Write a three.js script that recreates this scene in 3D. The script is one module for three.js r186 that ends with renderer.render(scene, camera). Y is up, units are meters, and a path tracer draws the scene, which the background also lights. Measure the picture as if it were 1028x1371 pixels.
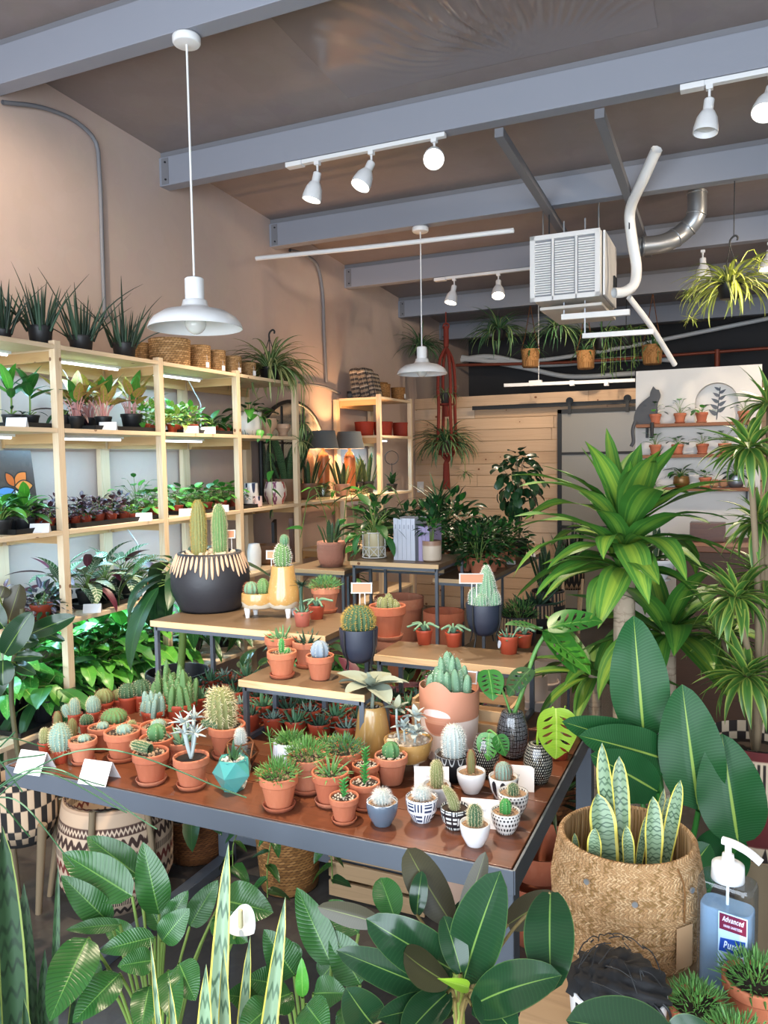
import * as THREE from 'three';
import { RectAreaLightUniformsLib } from 'three/addons/lights/RectAreaLightUniformsLib.js';
import { RoundedBoxGeometry } from 'three/addons/geometries/RoundedBoxGeometry.js';

// ---------------------------------------------------------------- camera, sky, daylight, exposure
const scene = new THREE.Scene();
const CAM = new THREE.Vector3(0, 1.6, 0);
const camera = new THREE.PerspectiveCamera(66.59, 1028 / 1371, 0.05, 60);
camera.position.copy(CAM);
camera.rotation.set(THREE.MathUtils.degToRad(-3.93), THREE.MathUtils.degToRad(24.29), THREE.MathUtils.degToRad(-0.909), 'YXZ');
camera.updateMatrixWorld(true);
scene.add(camera);
const renderer = new THREE.WebGLRenderer({ antialias: true });
renderer.toneMapping = THREE.LinearToneMapping;
renderer.toneMappingExposure = 1.22;
renderer.shadowMap.enabled = true;
RectAreaLightUniformsLib.init();
scene.background = new THREE.Color(0.62, 0.76, 1.0);          // overcast daylight outside the storefront
function daylight(x0, x1, y0, y1, z, power) {                  // daylight coming in through one storefront opening
  const l = new THREE.RectAreaLight(new THREE.Color(0.80, 0.90, 1.0), power, x1 - x0, y1 - y0);
  l.position.set((x0 + x1) / 2, (y0 + y1) / 2, z); l.lookAt((x0 + x1) / 2, (y0 + y1) / 2, z - 1); scene.add(l);
}
const DAY = 8.0;
daylight(-2.9, -1.0, 0.35, 2.75, 1.72, DAY); daylight(-0.85, 0.35, 0.1, 2.75, 1.72, DAY); daylight(0.5, 2.3, 0.35, 2.75, 1.72, DAY);

// ---------------------------------------------------------------- helpers
function rng(seed) { let a = (seed * 2654435761) >>> 0; return () => { a = (a + 0x6D2B79F5) >>> 0; let t = a; t = Math.imul(t ^ (t >>> 15), t | 1); t ^= t + Math.imul(t ^ (t >>> 7), t | 61); return ((t ^ (t >>> 14)) >>> 0) / 4294967296; }; }
const V = (x, y, z) => new THREE.Vector3(x, y, z);
const FPX = 1043.75, PI = Math.PI, lerp = THREE.MathUtils.lerp, clamp = THREE.MathUtils.clamp;
function ray(px, py) { return V((px - 514) / FPX, -(py - 685.5) / FPX, -1).applyEuler(camera.rotation); }
const at = (px, py, h) => { const d = ray(px, py); return CAM.clone().addScaledVector(d, (h - 1.6) / d.y); };   // pixel -> point on a level surface
const atX = (px, py, X) => { const d = ray(px, py); return CAM.clone().addScaledVector(d, X / d.x); };            // ... on a plane parallel to the left wall
const atZ = (px, py, Z) => { const d = ray(px, py); return CAM.clone().addScaledVector(d, Z / d.z); };            // ... on a plane parallel to the back wall
function toPx(v) { const p = v.clone().project(camera); return [(p.x + 1) / 2 * 1028, (1 - p.y) / 2 * 1371]; }
function onShelf(px, h, X) { let y = 600, v; for (let i = 0; i < 6; i++) { v = atX(px, y, X); v.y = h; y = toPx(v)[1]; } return v; }
const FWD = V(0, 0, -1).applyEuler(camera.rotation);
const mpp = v => v.clone().sub(CAM).dot(FWD) / FPX;                                                              // metres per pixel at a point
const taken = {};
function numbered(n) { if (!(n in taken)) { taken[n] = 0; return n; } return n + '_' + String(++taken[n]).padStart(3, '0'); }
function thing(name, label, category, p = V(0, 0, 0), turn = 0, group) {
  const o = new THREE.Group(); o.name = numbered(name); o.position.copy(p); o.rotation.y = turn;
  o.userData = { label, category }; if (group) o.userData.group = group; scene.add(o); return o;
}
function struct(name, geo, mat, p) { const m = new THREE.Mesh(geo, mat); m.name = numbered(name); m.userData = { kind: 'structure' }; if (p) m.position.copy(p); shade(m); scene.add(m); return m; }
function shade(m) { m.castShadow = m.receiveShadow = true; return m; }
function part(par, name, geo, mat, x = 0, y = 0, z = 0, rx = 0, ry = 0, rz = 0) {
  const m = new THREE.Mesh(geo, mat); m.name = name; m.position.set(x, y, z); m.rotation.set(rx, ry, rz); shade(m); par.add(m); return m;
}
function copyOf(src, p, turn, label, group, s = 1) { const c = src.clone(); c.userData = { ...src.userData, label }; if (group) c.userData.group = group; else delete c.userData.group; c.name = numbered(src.name.replace(/_\d{3}$/, '')); c.position.copy(p); c.rotation.y = turn; c.scale.setScalar(s); scene.add(c); return c; }
class Acc {                                                     // joins geometries into one
  constructor() { this.p = []; this.n = []; this.u = []; this.i = []; }
  add(g, m) {
    const P = g.attributes.position, N = g.attributes.normal, U = g.attributes.uv, base = this.p.length / 3, v = V(), nm = m && new THREE.Matrix3().getNormalMatrix(m);
    for (let k = 0; k < P.count; k++) {
      v.fromBufferAttribute(P, k); if (m) v.applyMatrix4(m); this.p.push(v.x, v.y, v.z);
      v.fromBufferAttribute(N, k); if (m) v.applyMatrix3(nm).normalize(); this.n.push(v.x, v.y, v.z);
      this.u.push(U ? U.getX(k) : 0, U ? U.getY(k) : 0);
    }
    if (g.index) for (let k = 0; k < g.index.count; k++) this.i.push(base + g.index.getX(k)); else for (let k = 0; k < P.count; k++) this.i.push(base + k);
    return this;
  }
  geo() { const g = new THREE.BufferGeometry(); g.setAttribute('position', new THREE.Float32BufferAttribute(this.p, 3)); g.setAttribute('normal', new THREE.Float32BufferAttribute(this.n, 3)); g.setAttribute('uv', new THREE.Float32BufferAttribute(this.u, 2)); g.setIndex(this.i); return g; }
}
const mtx = (p, ry = 0, rx = 0, rz = 0, s = 1) => new THREE.Matrix4().compose(p, new THREE.Quaternion().setFromEuler(new THREE.Euler(rx, ry, rz, 'YXZ')), typeof s === 'number' ? V(s, s, s) : s);
function lathe(pts, seg = 24) { return new THREE.LatheGeometry(pts.map(p => new THREE.Vector2(Math.max(p[0], 1e-4), p[1])), seg); }
function tube(pts, r, seg = 16, rad = 6) { return new THREE.TubeGeometry(new THREE.CatmullRomCurve3(pts), seg, r, rad, false); }
const cyl = (r0, r1, h, seg = 16) => new THREE.CylinderGeometry(r0, r1, h, seg);
function box(w, h, d) { return new THREE.BoxGeometry(w, h, d); }
function rbox(w, h, d, r = .004, s = 2) { return new RoundedBoxGeometry(w, h, d, s, r); }
let woodShift = 0;
function wbox(w, h, d, axis = 'x', r = 0) {                     // a board: uv in metres, grain along the axis
  const g = r ? rbox(w, h, d, r, 1) : box(w, h, d), P = g.attributes.position, N = g.attributes.normal, U = g.attributes.uv; woodShift += .37; const o = woodShift % 3;
  for (let k = 0; k < P.count; k++) {
    const p = { x: P.getX(k), y: P.getY(k), z: P.getZ(k) }, n = { x: Math.abs(N.getX(k)), y: Math.abs(N.getY(k)), z: Math.abs(N.getZ(k)) };
    const rest = ['x', 'y', 'z'].filter(a => a !== axis); const across = n[rest[0]] > n[rest[1]] ? rest[1] : rest[0];
    if (n[axis] > .8) U.setXY(k, p[rest[0]] * .3 + o, p[rest[1]] + o); else U.setXY(k, p[axis] + o, p[across] * 1.0 + o * 1.7);
  }
  return g;
}
function barTo(a, b, w) { const d = b.clone().sub(a), g = box(w, w, d.length()); g.applyMatrix4(new THREE.Matrix4().lookAt(V(0, 0, 0), d.clone().negate(), Math.abs(d.y) > .99 * d.length() ? V(1, 0, 0) : V(0, 1, 0)).setPosition(a.clone().add(b).multiplyScalar(.5))); return g; }

// ---------------------------------------------------------------- textures
function canvas(w, h, draw, rx = 1, ry = 1, data = false) {
  const c = document.createElement('canvas'); c.width = w; c.height = h; const g = c.getContext('2d'); draw(g, w, h);
  const t = new THREE.CanvasTexture(c); if (!data) t.colorSpace = THREE.SRGBColorSpace; t.wrapS = t.wrapT = THREE.RepeatWrapping; t.repeat.set(rx, ry); t.magFilter = THREE.LinearFilter; return t;
}
function speckle(g, w, h, n, cols, a, s0, s1, seed) { const r = rng(seed); for (let i = 0; i < n; i++) { g.globalAlpha = a * (.3 + .7 * r()); g.fillStyle = cols[(r() * cols.length) | 0]; const s = lerp(s0, s1, r() * r()); g.beginPath(); g.ellipse(r() * w, r() * h, s, s * (.5 + r() * .5), r() * 3, 0, 7); g.fill(); } g.globalAlpha = 1; }
function woodTex(base, dark, light, knots, seed) {
  return canvas(512, 512, (g, w, h) => {
    const r = rng(seed); g.fillStyle = base; g.fillRect(0, 0, w, h);
    for (let i = 0; i < 150; i++) { g.strokeStyle = r() < .6 ? dark : light; g.globalAlpha = .06 + .2 * r(); g.lineWidth = .5 + 3 * r() * r(); const y = r() * h, a = 2 + 7 * r(), f = 1 + (r() * 2 | 0), ph = r() * 7; for (const dy of [-h, 0, h]) { g.beginPath(); for (let x = 0; x <= w; x += 16) g.lineTo(x, y + dy + a * Math.sin(x / w * 2 * PI * f + ph)); g.stroke(); } }
    for (let i = 0; i < knots; i++) { const x = 30 + r() * (w - 60), y = 20 + r() * (h - 40), s = 3 + 5 * r(); for (let k = 5; k > 0; k--) { g.globalAlpha = .16; g.strokeStyle = dark; g.lineWidth = 1.5; g.beginPath(); g.ellipse(x, y, s + k * 4, s * .7 + k * 2, 0, 0, 7); g.stroke(); } g.globalAlpha = .85; g.fillStyle = '#6d4227'; g.beginPath(); g.ellipse(x, y, s, s * .8, 0, 0, 7); g.fill(); } g.globalAlpha = 1;
  });
}
const TX = {
  pine: woodTex('#dcc2a0', '#b08c62', '#eedcc0', 5, 3), wall: woodTex('#d0b69c', '#a8856a', '#e2cdb6', 12, 5), stain: woodTex('#6c4430', '#43271b', '#86583c', 4, 8), crate: woodTex('#a98a66', '#6d5338', '#c4a57f', 2, 11),
  noise: canvas(256, 256, (g, w, h) => { g.fillStyle = '#808080'; g.fillRect(0, 0, w, h); speckle(g, w, h, 2600, ['#6a6a6a', '#969696', '#8a8a8a', '#757575'], .6, 1, 7, 2); }, 1, 1, true),
  plaster: canvas(512, 512, (g, w, h) => { g.fillStyle = '#c0aba0'; g.fillRect(0, 0, w, h); speckle(g, w, h, 900, ['#baa59a', '#c6b2a6', '#bda89d'], .25, 4, 40, 4); }, .5, .5),
  ceil: canvas(512, 512, (g, w, h) => { g.fillStyle = '#857976'; g.fillRect(0, 0, w, h); speckle(g, w, h, 700, ['#7e7370', '#8c807c'], .3, 5, 50, 14); }, .5, .5),
  floor: canvas(512, 512, (g, w, h) => { g.fillStyle = '#4a4643'; g.fillRect(0, 0, w, h); speckle(g, w, h, 1800, ['#3d3a38', '#56514d', '#443f3c', '#5d5853'], .3, 2, 34, 6); }, .6, .6),
  clay: canvas(256, 256, (g, w, h) => { g.fillStyle = '#bd7658'; g.fillRect(0, 0, w, h); speckle(g, w, h, 700, ['#b36c4e', '#c78465', '#c07c5d', '#d09a7e'], .22, 1, 22, 7); }, 2, 1),
  jute: canvas(256, 256, (g, w, h) => { g.fillStyle = '#a98258'; g.fillRect(0, 0, w, h); const r = rng(9); for (let y = 0; y < 8; y++) for (let x = 0; x < 17; x++) { g.strokeStyle = ['#c9a172', '#b98f60', '#d2ad80', '#94703f'][(r() * 4) | 0]; g.lineWidth = 7; g.beginPath(); g.moveTo(x * 16 - 4, y * 32 + 30); g.quadraticCurveTo(x * 16 + 3, y * 32 + 15, x * 16 + 14, y * 32 + 14); g.stroke(); g.beginPath(); g.moveTo(x * 16 - 4, y * 32); g.quadraticCurveTo(x * 16 + 3, y * 32 + 14, x * 16 + 12, y * 32 + 17); g.stroke(); } }),
  juteBump: canvas(256, 256, (g, w, h) => { g.fillStyle = '#222'; g.fillRect(0, 0, w, h); for (let y = 0; y < 8; y++) for (let x = 0; x < 17; x++) { g.strokeStyle = '#ccc'; g.lineWidth = 6; g.beginPath(); g.moveTo(x * 16 - 4, y * 32 + 30); g.quadraticCurveTo(x * 16 + 3, y * 32 + 15, x * 16 + 14, y * 32 + 14); g.stroke(); g.beginPath(); g.moveTo(x * 16 - 4, y * 32); g.quadraticCurveTo(x * 16 + 3, y * 32 + 14, x * 16 + 12, y * 32 + 17); g.stroke(); } }, 1, 1, true),
  caneBark: canvas(256, 512, (g, w, h) => { g.fillStyle = '#b3a08a'; g.fillRect(0, 0, w, h); speckle(g, w, h, 500, ['#a5917b', '#c2b29d', '#978470'], .5, 2, 14, 31); const r = rng(8); for (let i = 0; i < 46; i++) { g.strokeStyle = '#7d6a58'; g.globalAlpha = .25 + .4 * r(); g.lineWidth = 1 + 1.5 * r(); const y = r() * h; g.beginPath(); for (let x = 0; x <= w; x += 16) g.lineTo(x, y + 5 * r()); g.stroke(); } for (let i = 0; i < 60; i++) { g.globalAlpha = .5; g.strokeStyle = '#6f5c4b'; g.lineWidth = 1 + 2 * r(); const x = r() * w, y = r() * h; g.beginPath(); g.moveTo(x, y); g.lineTo(x + 6 * (r() - .5), y + 20 + 50 * r()); g.stroke(); } g.globalAlpha = 1; }),
  seagrass: canvas(256, 256, (g, w, h) => { const r = rng(19); g.fillStyle = '#6f5332'; g.fillRect(0, 0, w, h); for (let y = 0; y < 16; y++) for (let x = -1; x < 14; x++) { g.fillStyle = ['#a98456', '#9a7548', '#b59064', '#87653c'][(r() * 4) | 0]; g.beginPath(); g.ellipse(x * 20 + (y % 2) * 10 + 10, y * 16 + 8, 12, 6.2, -.35, 0, 7); g.fill(); } }),
};
const rep = (t, x, y) => { const c = t.clone(); c.repeat.set(x, y); return c; };
const mat = (color, roughness = .6, o = {}) => new THREE.MeshStandardMaterial({ color, roughness, side: THREE.DoubleSide, ...o });
const phys = (color, roughness, o = {}) => new THREE.MeshPhysicalMaterial({ color, roughness, side: THREE.DoubleSide, ...o });
const W = '#ffffff';
const M = {
  pine: mat(W, .62, { map: TX.pine, bumpMap: TX.pine, bumpScale: .0006 }), pineDark: mat('#e3cfae', .65, { map: TX.pine }),
  plank: ['#ffffff', '#f6ece0', '#fff4e6', '#efe2d2'].map(c => mat(c, .6, { map: TX.wall })), stain: ['#ffffff', '#efe0d6', '#fff0e4'].map(c => mat(c, .28, { map: TX.stain, bumpMap: TX.stain, bumpScale: .0008 })), crate: mat(W, .7, { map: TX.crate }), riser: mat('#fff4e2', .5, { map: TX.pine }), riserTop: mat('#857c73', .42, { map: TX.pine }),
  steel: mat('#666d77', .42, { metalness: .35 }), darkSteel: mat('#2b2d31', .5, { metalness: .5 }), black: mat('#17181a', .55), white: mat('#e9e9e8', .4), whiteMetal: mat('#e4e4e4', .32), beam: mat('#8b8e98', .55, { bumpMap: TX.noise, bumpScale: .001 }), beamTrim: mat('#75757a', .6), galv: mat('#aeb1b4', .35, { metalness: .8 }), copperPipe: mat('#9a4f3a', .5, { metalness: .3 }),
  wallL: mat(W, .62, { map: TX.plaster, bumpMap: TX.noise, bumpScale: .0015 }), ceil: mat(W, .42, { map: TX.ceil }), dark: mat('#3a393b', .8), floor: mat(W, .22, { map: TX.floor, bumpMap: TX.noise, bumpScale: .0008 }), wallWhite: mat('#dcd8d3', .7),
  clay: ['#ffffff', '#f3e2d8', '#fff0e2', '#e9cfc2'].map(c => mat(c, .78, { map: TX.clay })), nursery: mat('#a8452c', .5), blackPot: mat('#1d1e21', .45), soil: mat('#2f231b', .95, { bumpMap: TX.noise, bumpScale: .004 }), gravel: mat('#a08468', .9), gravelPale: mat('#c9bba8', .9), gravelWhite: mat('#dcd8d0', .9),
  jute: mat(W, .85, { map: rep(TX.jute, 7, 3), bumpMap: rep(TX.juteBump, 7, 3), bumpScale: .004 }), seagrass: mat(W, .8, { map: rep(TX.seagrass, 3, 1), bumpMap: rep(TX.seagrass, 3, 1), bumpScale: .003 }), seagrassPale: mat('#f0d8b4', .8, { map: rep(TX.seagrass, 3, 1.6), bumpMap: rep(TX.seagrass, 3, 1.6), bumpScale: .003 }), seagrassDark: mat('#b58d68', .8, { map: rep(TX.seagrass, 3, 1.6), bumpMap: rep(TX.seagrass, 3, 1.6), bumpScale: .003 }),
  jutePale: mat('#d9c8ae', .85, { map: rep(TX.jute, 3, 2), bumpMap: rep(TX.juteBump, 3, 2), bumpScale: .004 }), card: mat('#e9e8ea', .7), copperSign: mat('#c48a6c', .45), navy: mat('#2a3040', .45), tray: mat('#141517', .5), stem: mat('#6f8a3f', .6), bark: mat('#7b6a52', .85), wire: mat('#dddddd', .5), rope: mat('#7c2a1d', .8), glow: mat('#ffffff', .5, { emissive: new THREE.Color(.85, .93, 1), emissiveIntensity: 3 }), bulb: mat('#ffffff', .5, { emissive: new THREE.Color(1, .86, .66), emissiveIntensity: 7 }),
};
// leaf textures: u across, v from base (bottom) to tip; colour only
function leafTex(base, o = {}) {
  return canvas(128, 256, (g, w, h) => {
    const r = rng(o.seed || 1); g.fillStyle = base; g.fillRect(0, 0, w, h); const c = o.mix || [];
    if (c.length) speckle(g, w, h, o.n || 120, c, o.a || .5, o.s0 || 2, o.s1 || 16, (o.seed || 1) + 3);
    if (o.bands) for (let y = -4; y < h; y += 8 + r() * 9) { g.strokeStyle = o.bands; g.globalAlpha = .55 + .4 * r(); g.lineWidth = 2 + 3 * r(); g.beginPath(); const ph = r() * 6; for (let x = 0; x <= w; x += 6) g.lineTo(x, y + 2.5 * Math.sin(x * .13 + ph) + 2 * Math.abs((x * .06 + ph) % 2 - 1)); g.stroke(); } g.globalAlpha = 1;
    if (o.stripe) { g.fillStyle = o.stripe; g.globalAlpha = o.sa || .9; g.fillRect(w * (.5 - o.sw / 2), 0, w * o.sw, h); if (o.fine) for (let i = 0; i < 14; i++) { g.globalAlpha = .5; g.fillRect(w * (.5 + (r() - .5) * o.sw * 2.2), 0, 1 + 3 * r(), h); } g.globalAlpha = 1; }
    if (o.veins) { g.strokeStyle = o.veins; g.globalAlpha = o.va || .35; g.lineWidth = o.vw || 1.4; for (let y = -40; y < h + 10; y += o.vs || 13) for (const s of [-1, 1]) { g.beginPath(); g.moveTo(w / 2, h - y); g.quadraticCurveTo(w / 2 + s * w * .25, h - y - 14, w / 2 + s * w * .52, h - y - (o.vy || 34)); g.stroke(); } g.globalAlpha = 1; }
    if (o.rib) { g.fillStyle = o.rib; g.beginPath(); g.moveTo(w / 2 - (o.rw || 4), h); g.lineTo(w / 2 + (o.rw || 4), h); g.lineTo(w / 2 + 1, 0); g.lineTo(w / 2 - 1, 0); g.fill(); }
    if (o.edge) { g.fillStyle = o.edge; const e = o.ew || 12; g.fillRect(0, 0, e, h); g.fillRect(w - e, 0, e, h); }
  });
}
const leafM = (tex, rough = .4, o = {}) => phys(W, rough, { map: tex, ...o });
const L = {
  rubber: leafM(leafTex('#1c3821', { rib: '#66823f', rw: 3, veins: '#2a4c2b', va: .35, vs: 9, vy: 14, edge: '#3f5a30', ew: 2 }), .16, { specularIntensity: .75 }), rubberUnder: leafM(leafTex('#3b3722', { rib: '#6f783c', rw: 3, veins: '#4a4629', va: .4, vs: 9, vy: 14 }), .45),
  peace: leafM(leafTex('#2b5a26', { rib: '#5f8a40', rw: 3, veins: '#173d17', va: .42, vw: 3, vs: 13 }), .27, { bumpMap: leafTex('#999999', { veins: '#333333', va: .9, vw: 4, vs: 13 }), bumpScale: .0009 }), corn: leafM(leafTex('#47782f', { stripe: '#93aa3c', sw: .34, sa: .55, fine: 1 }), .46, { specularIntensity: .6 }), cornDark: leafM(leafTex('#3a6d29', { stripe: '#6f9436', sw: .26, sa: .6, fine: 1 }), .46, { specularIntensity: .6 }),
  bop: leafM(leafTex('#1b4a25', { rib: '#86a048', rw: 4, veins: '#5c8a58', va: .35, vw: 1, vs: 6, vy: 16 }), .3, { specularIntensity: .35 }), lime: leafM(leafTex('#48702c', { edge: '#82923f', ew: 20, stripe: '#3a6426', sw: .24, sa: .7, fine: 1 }), .45), snake: leafM(leafTex('#7b9373', { bands: '#2f4a33', edge: '#d6c658', ew: 13, seed: 4 }), .4), snakeDark: leafM(leafTex('#3c5a38', { bands: '#1d3320', seed: 6 }), .42), snakeBack: leafM(leafTex('#2f4a2f', { bands: '#1a2c1d', edge: '#7d8a45', ew: 9, seed: 9 }), .45),
  spear: mat('#24382a', .5), spider: leafM(leafTex('#446b38', { stripe: '#b9c48f', sw: .3, sa: .85 }), .5), spiderPale: leafM(leafTex('#5f6f38', { stripe: '#c9c48a', sw: .36, sa: .85 }), .5), spiderGreen: leafM(leafTex('#335e38', { stripe: '#7f9f78', sw: .2, sa: .8 }), .5), spiderLime: leafM(leafTex('#a9b53f', { stripe: '#d9dc86', sw: .35 }), .5),
  green: leafM(leafTex('#2c6a28', { rib: '#6f9c4a', rw: 2, veins: '#1d4d1c', va: .4 }), .4), bright: leafM(leafTex('#4f9a32', { rib: '#9cc560', rw: 2, veins: '#3a7f26', va: .4, mix: ['#7fbf4c', '#63aa3f'], n: 50, a: .6 }), .38), deep: leafM(leafTex('#1d4423', { rib: '#44703a', rw: 2, veins: '#12301a', va: .4 }), .36), dieff: leafM(leafTex('#4c9a3c', { rib: '#b5d47c', rw: 4, mix: ['#9ccc68', '#b4d884', '#6db04b'], n: 80, a: .7, s1: 12 }), .38), pothos: leafM(leafTex('#3c7a2c', { rib: '#6f9c44', rw: 2, mix: ['#a6b850', '#8fae45'], n: 14, a: .6 }), .35), limeLeaf: leafM(leafTex('#8cb032', { rib: '#b3c860', rw: 2, veins: '#6d9426', va: .5 }), .36),
  aglao: leafM(leafTex('#a89a45', { rib: '#d2806f', rw: 7, mix: ['#c7b24e', '#bf8f4a', '#c9776a', '#6d8f3a', '#5f8236'], n: 150, a: .9, s1: 15, edge: '#c07a64', ew: 7 }), .5), tri: leafM(leafTex('#3a6338', { rib: '#c7cfb4', rw: 5, veins: '#d6d3c4', va: .85, vw: 6, vs: 27, mix: ['#c9a0a0', '#2d4f2f'], n: 14, a: .8, s1: 14 }), .45), burg: leafM(leafTex('#4a2630', { rib: '#8a4d58', rw: 3, mix: ['#35502f', '#5d3140', '#6f7a66'], n: 50, a: .7, s1: 12 }), .5), purple: leafM(leafTex('#4c4a58', { stripe: '#9a94a8', sw: .3, sa: .7, mix: ['#5b3a5c'], n: 20 }), .4), fitt: leafM(leafTex('#8fae4a', { rib: '#d9e0a0', rw: 4, mix: ['#d5dc9a', '#c9d083', '#6b9440'], n: 70, a: .7, s1: 10 }), .5), red: leafM(leafTex('#5c1f33', { rib: '#8f4a5c', rw: 2, veins: '#3d1222', va: .5 }), .45),
  fuzzy: mat('#8b9484', .9), silver: mat('#a9b5b2', .85), aloe: mat('#4f7a58', .5), aloeDark: mat('#33503c', .55), haw: mat('#5f8e5a', .5), pencil: mat('#4f7f3a', .5), pencil2: mat('#5d8f45', .5), cactus: mat('#5a7f4a', .7), cactusDark: mat('#3e5c3d', .75), cactusBlue: mat('#7f9a8d', .75), cactusOlive: mat('#7c8150', .75), star: mat('#4e7d4c', .6), brightCactus: mat('#3d8a3f', .6), spine: mat('#d9cfa8', .8), spineGold: mat('#b79a4c', .8), spineWhite: mat('#e6e4de', .9), spineRed: mat('#a5654a', .8), sage: mat('#6c9174', .7),
};

// ---------------------------------------------------------------- plant geometry
const PROF = {
  ovate: t => Math.pow(Math.sin(PI * Math.pow(t, .72)), .75), lance: t => Math.sin(PI * Math.pow(t, .6)), strap: t => Math.min(1, .45 + t * 3) * Math.pow(1 - Math.pow(t, 3), .8), spear: t => (.62 + .55 * t) * Math.pow(1 - Math.pow(t, 4), .7), heart: t => t < .08 ? .55 + 4 * t : Math.pow(1 - Math.pow((t - .08) / .92, 1.5), .8), round: t => Math.sqrt(Math.max(0, 1 - Math.pow(2 * t - 1, 2))), paddle: t => Math.pow(Math.sin(PI * Math.pow(t, 1.15)), .5), bopl: t => Math.pow(Math.sin(PI * Math.pow(t, .8)), .62), corn: t => (.22 + .78 * Math.pow(Math.sin(PI * Math.pow(t, .92)), .8)) * Math.pow(1 - Math.pow(t, 7), .7), obl: t => Math.pow(Math.sin(PI * (.04 + .96 * t)), .55),
};
function leafGeo({ W = .35, shape = 'ovate', droop = .3, fold = .25, wave = 0, nl = 8, nw = 4, side = 0, tip = 0, seed = 1 }) {
  const P = [], U = [], I = [], r = rng(seed), ph = r() * 6; let z = 0, y = 0;
  for (let i = 0; i <= nl; i++) {
    const t = i / nl, a = -droop * t - tip * t * t * t, hw = W / 2 * PROF[shape](t);
    for (let j = 0; j <= nw; j++) { const s = j / nw * 2 - 1, lift = (fold * Math.abs(s) + wave * Math.sin(t * 14 + ph + s) * s * s) * hw; P.push(s * hw + side * t * t * .3, y + lift * Math.cos(a), z - lift * Math.sin(a)); U.push(j / nw, t); }
    z += Math.cos(a) / nl; y += Math.sin(a) / nl;
  }
  const n = nw + 1; for (let i = 0; i < nl; i++) for (let j = 0; j < nw; j++) { const k = i * n + j; I.push(k, k + n, k + 1, k + 1, k + n, k + n + 1); }
  const g = new THREE.BufferGeometry(); g.setAttribute('position', new THREE.Float32BufferAttribute(P, 3)); g.setAttribute('uv', new THREE.Float32BufferAttribute(U, 2)); g.setIndex(I); g.computeVertexNormals(); return g;
}
function spikeGeo({ W = .2, thick = .6, droop = .2, nl = 5, ns = 5, base = .8 }) {          // fleshy pointed leaf, length 1 along z
  const P = [], U = [], I = []; let z = 0, y = 0;
  for (let i = 0; i <= nl; i++) { const t = i / nl, a = -droop * t, w = W / 2 * (base + (1 - base) * Math.min(1, t * 4)) * Math.pow(1 - Math.pow(t, 1.7), .8) + .002; for (let j = 0; j <= ns; j++) { const q = j / ns * 2 * PI, x = Math.cos(q) * w, o = Math.sin(q) * w * thick; P.push(x, y + o * Math.cos(a), z - o * Math.sin(a)); U.push(j / ns, t); } z += Math.cos(a) / nl; y += Math.sin(a) / nl; }
  const n = ns + 1; for (let i = 0; i < nl; i++) for (let j = 0; j < ns; j++) { const k = i * n + j; I.push(k, k + 1, k + n, k + 1, k + n + 1, k + n); }
  const g = new THREE.BufferGeometry(); g.setAttribute('position', new THREE.Float32BufferAttribute(P, 3)); g.setAttribute('uv', new THREE.Float32BufferAttribute(U, 2)); g.setIndex(I); g.computeVertexNormals(); return g;
}
const geoCache = {};
function variants(o, n = 4) {
  const key = JSON.stringify([o.W, o.shape, o.droop, o.fold, o.wave, o.nl, o.nw, o.tip, o.spike, o.thick, o.base, n]);
  if (!geoCache[key]) geoCache[key] = Array.from({ length: n }, (_, i) => { const d = lerp(o.droop[0], o.droop[1], n > 1 ? i / (n - 1) : .5); return o.spike ? spikeGeo({ W: o.W, thick: o.thick, droop: d, nl: o.nl, ns: o.nw, base: o.base }) : leafGeo({ W: o.W, shape: o.shape, droop: d, fold: o.fold, wave: o.wave, nl: o.nl, nw: o.nw, tip: o.tip || 0, side: (i % 2 ? 1 : -1) * (o.side || .25), seed: i + 1 }); });
  return geoCache[key];
}
function setLeaves(par, list, o) {                              // list of {p, az, el, l, roll, v}
  const { mats, split, name = split ? 'leaf' : 'foliage' } = o, vs = variants(o, o.nv || 4);
  if (split) { for (const q of list) { const m = part(par, name, vs[q.v % vs.length], mats[q.m % mats.length]); m.position.copy(q.p); m.rotation.set(-q.el, q.az, q.roll || 0, 'YXZ'); m.scale.setScalar(q.l); } return; }
  mats.forEach((mt, mi) => { const a = new Acc(); for (const q of list) if (q.m % mats.length === mi) a.add(vs[q.v % vs.length], mtx(q.p, q.az, -q.el, q.roll || 0, q.l)); if (a.i.length) part(par, name, a.geo(), mt); });
}
function full(o) { return { n: 12, len: .1, wid: .3, shape: 'ovate', el: [.1, 1.3], droop: [.3, .9], fold: .25, wave: 0, r0: .004, y0: 0, pet: 0, nl: 6, nw: 2, seed: 1, jit: .25, mats: [L.green], stemMat: M.stem, stemR: .0025, thick: .6, base: .8, roll: .3, p0: V(0, 0, 0), ...o, W: o.wid ?? .3 }; }
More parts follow.
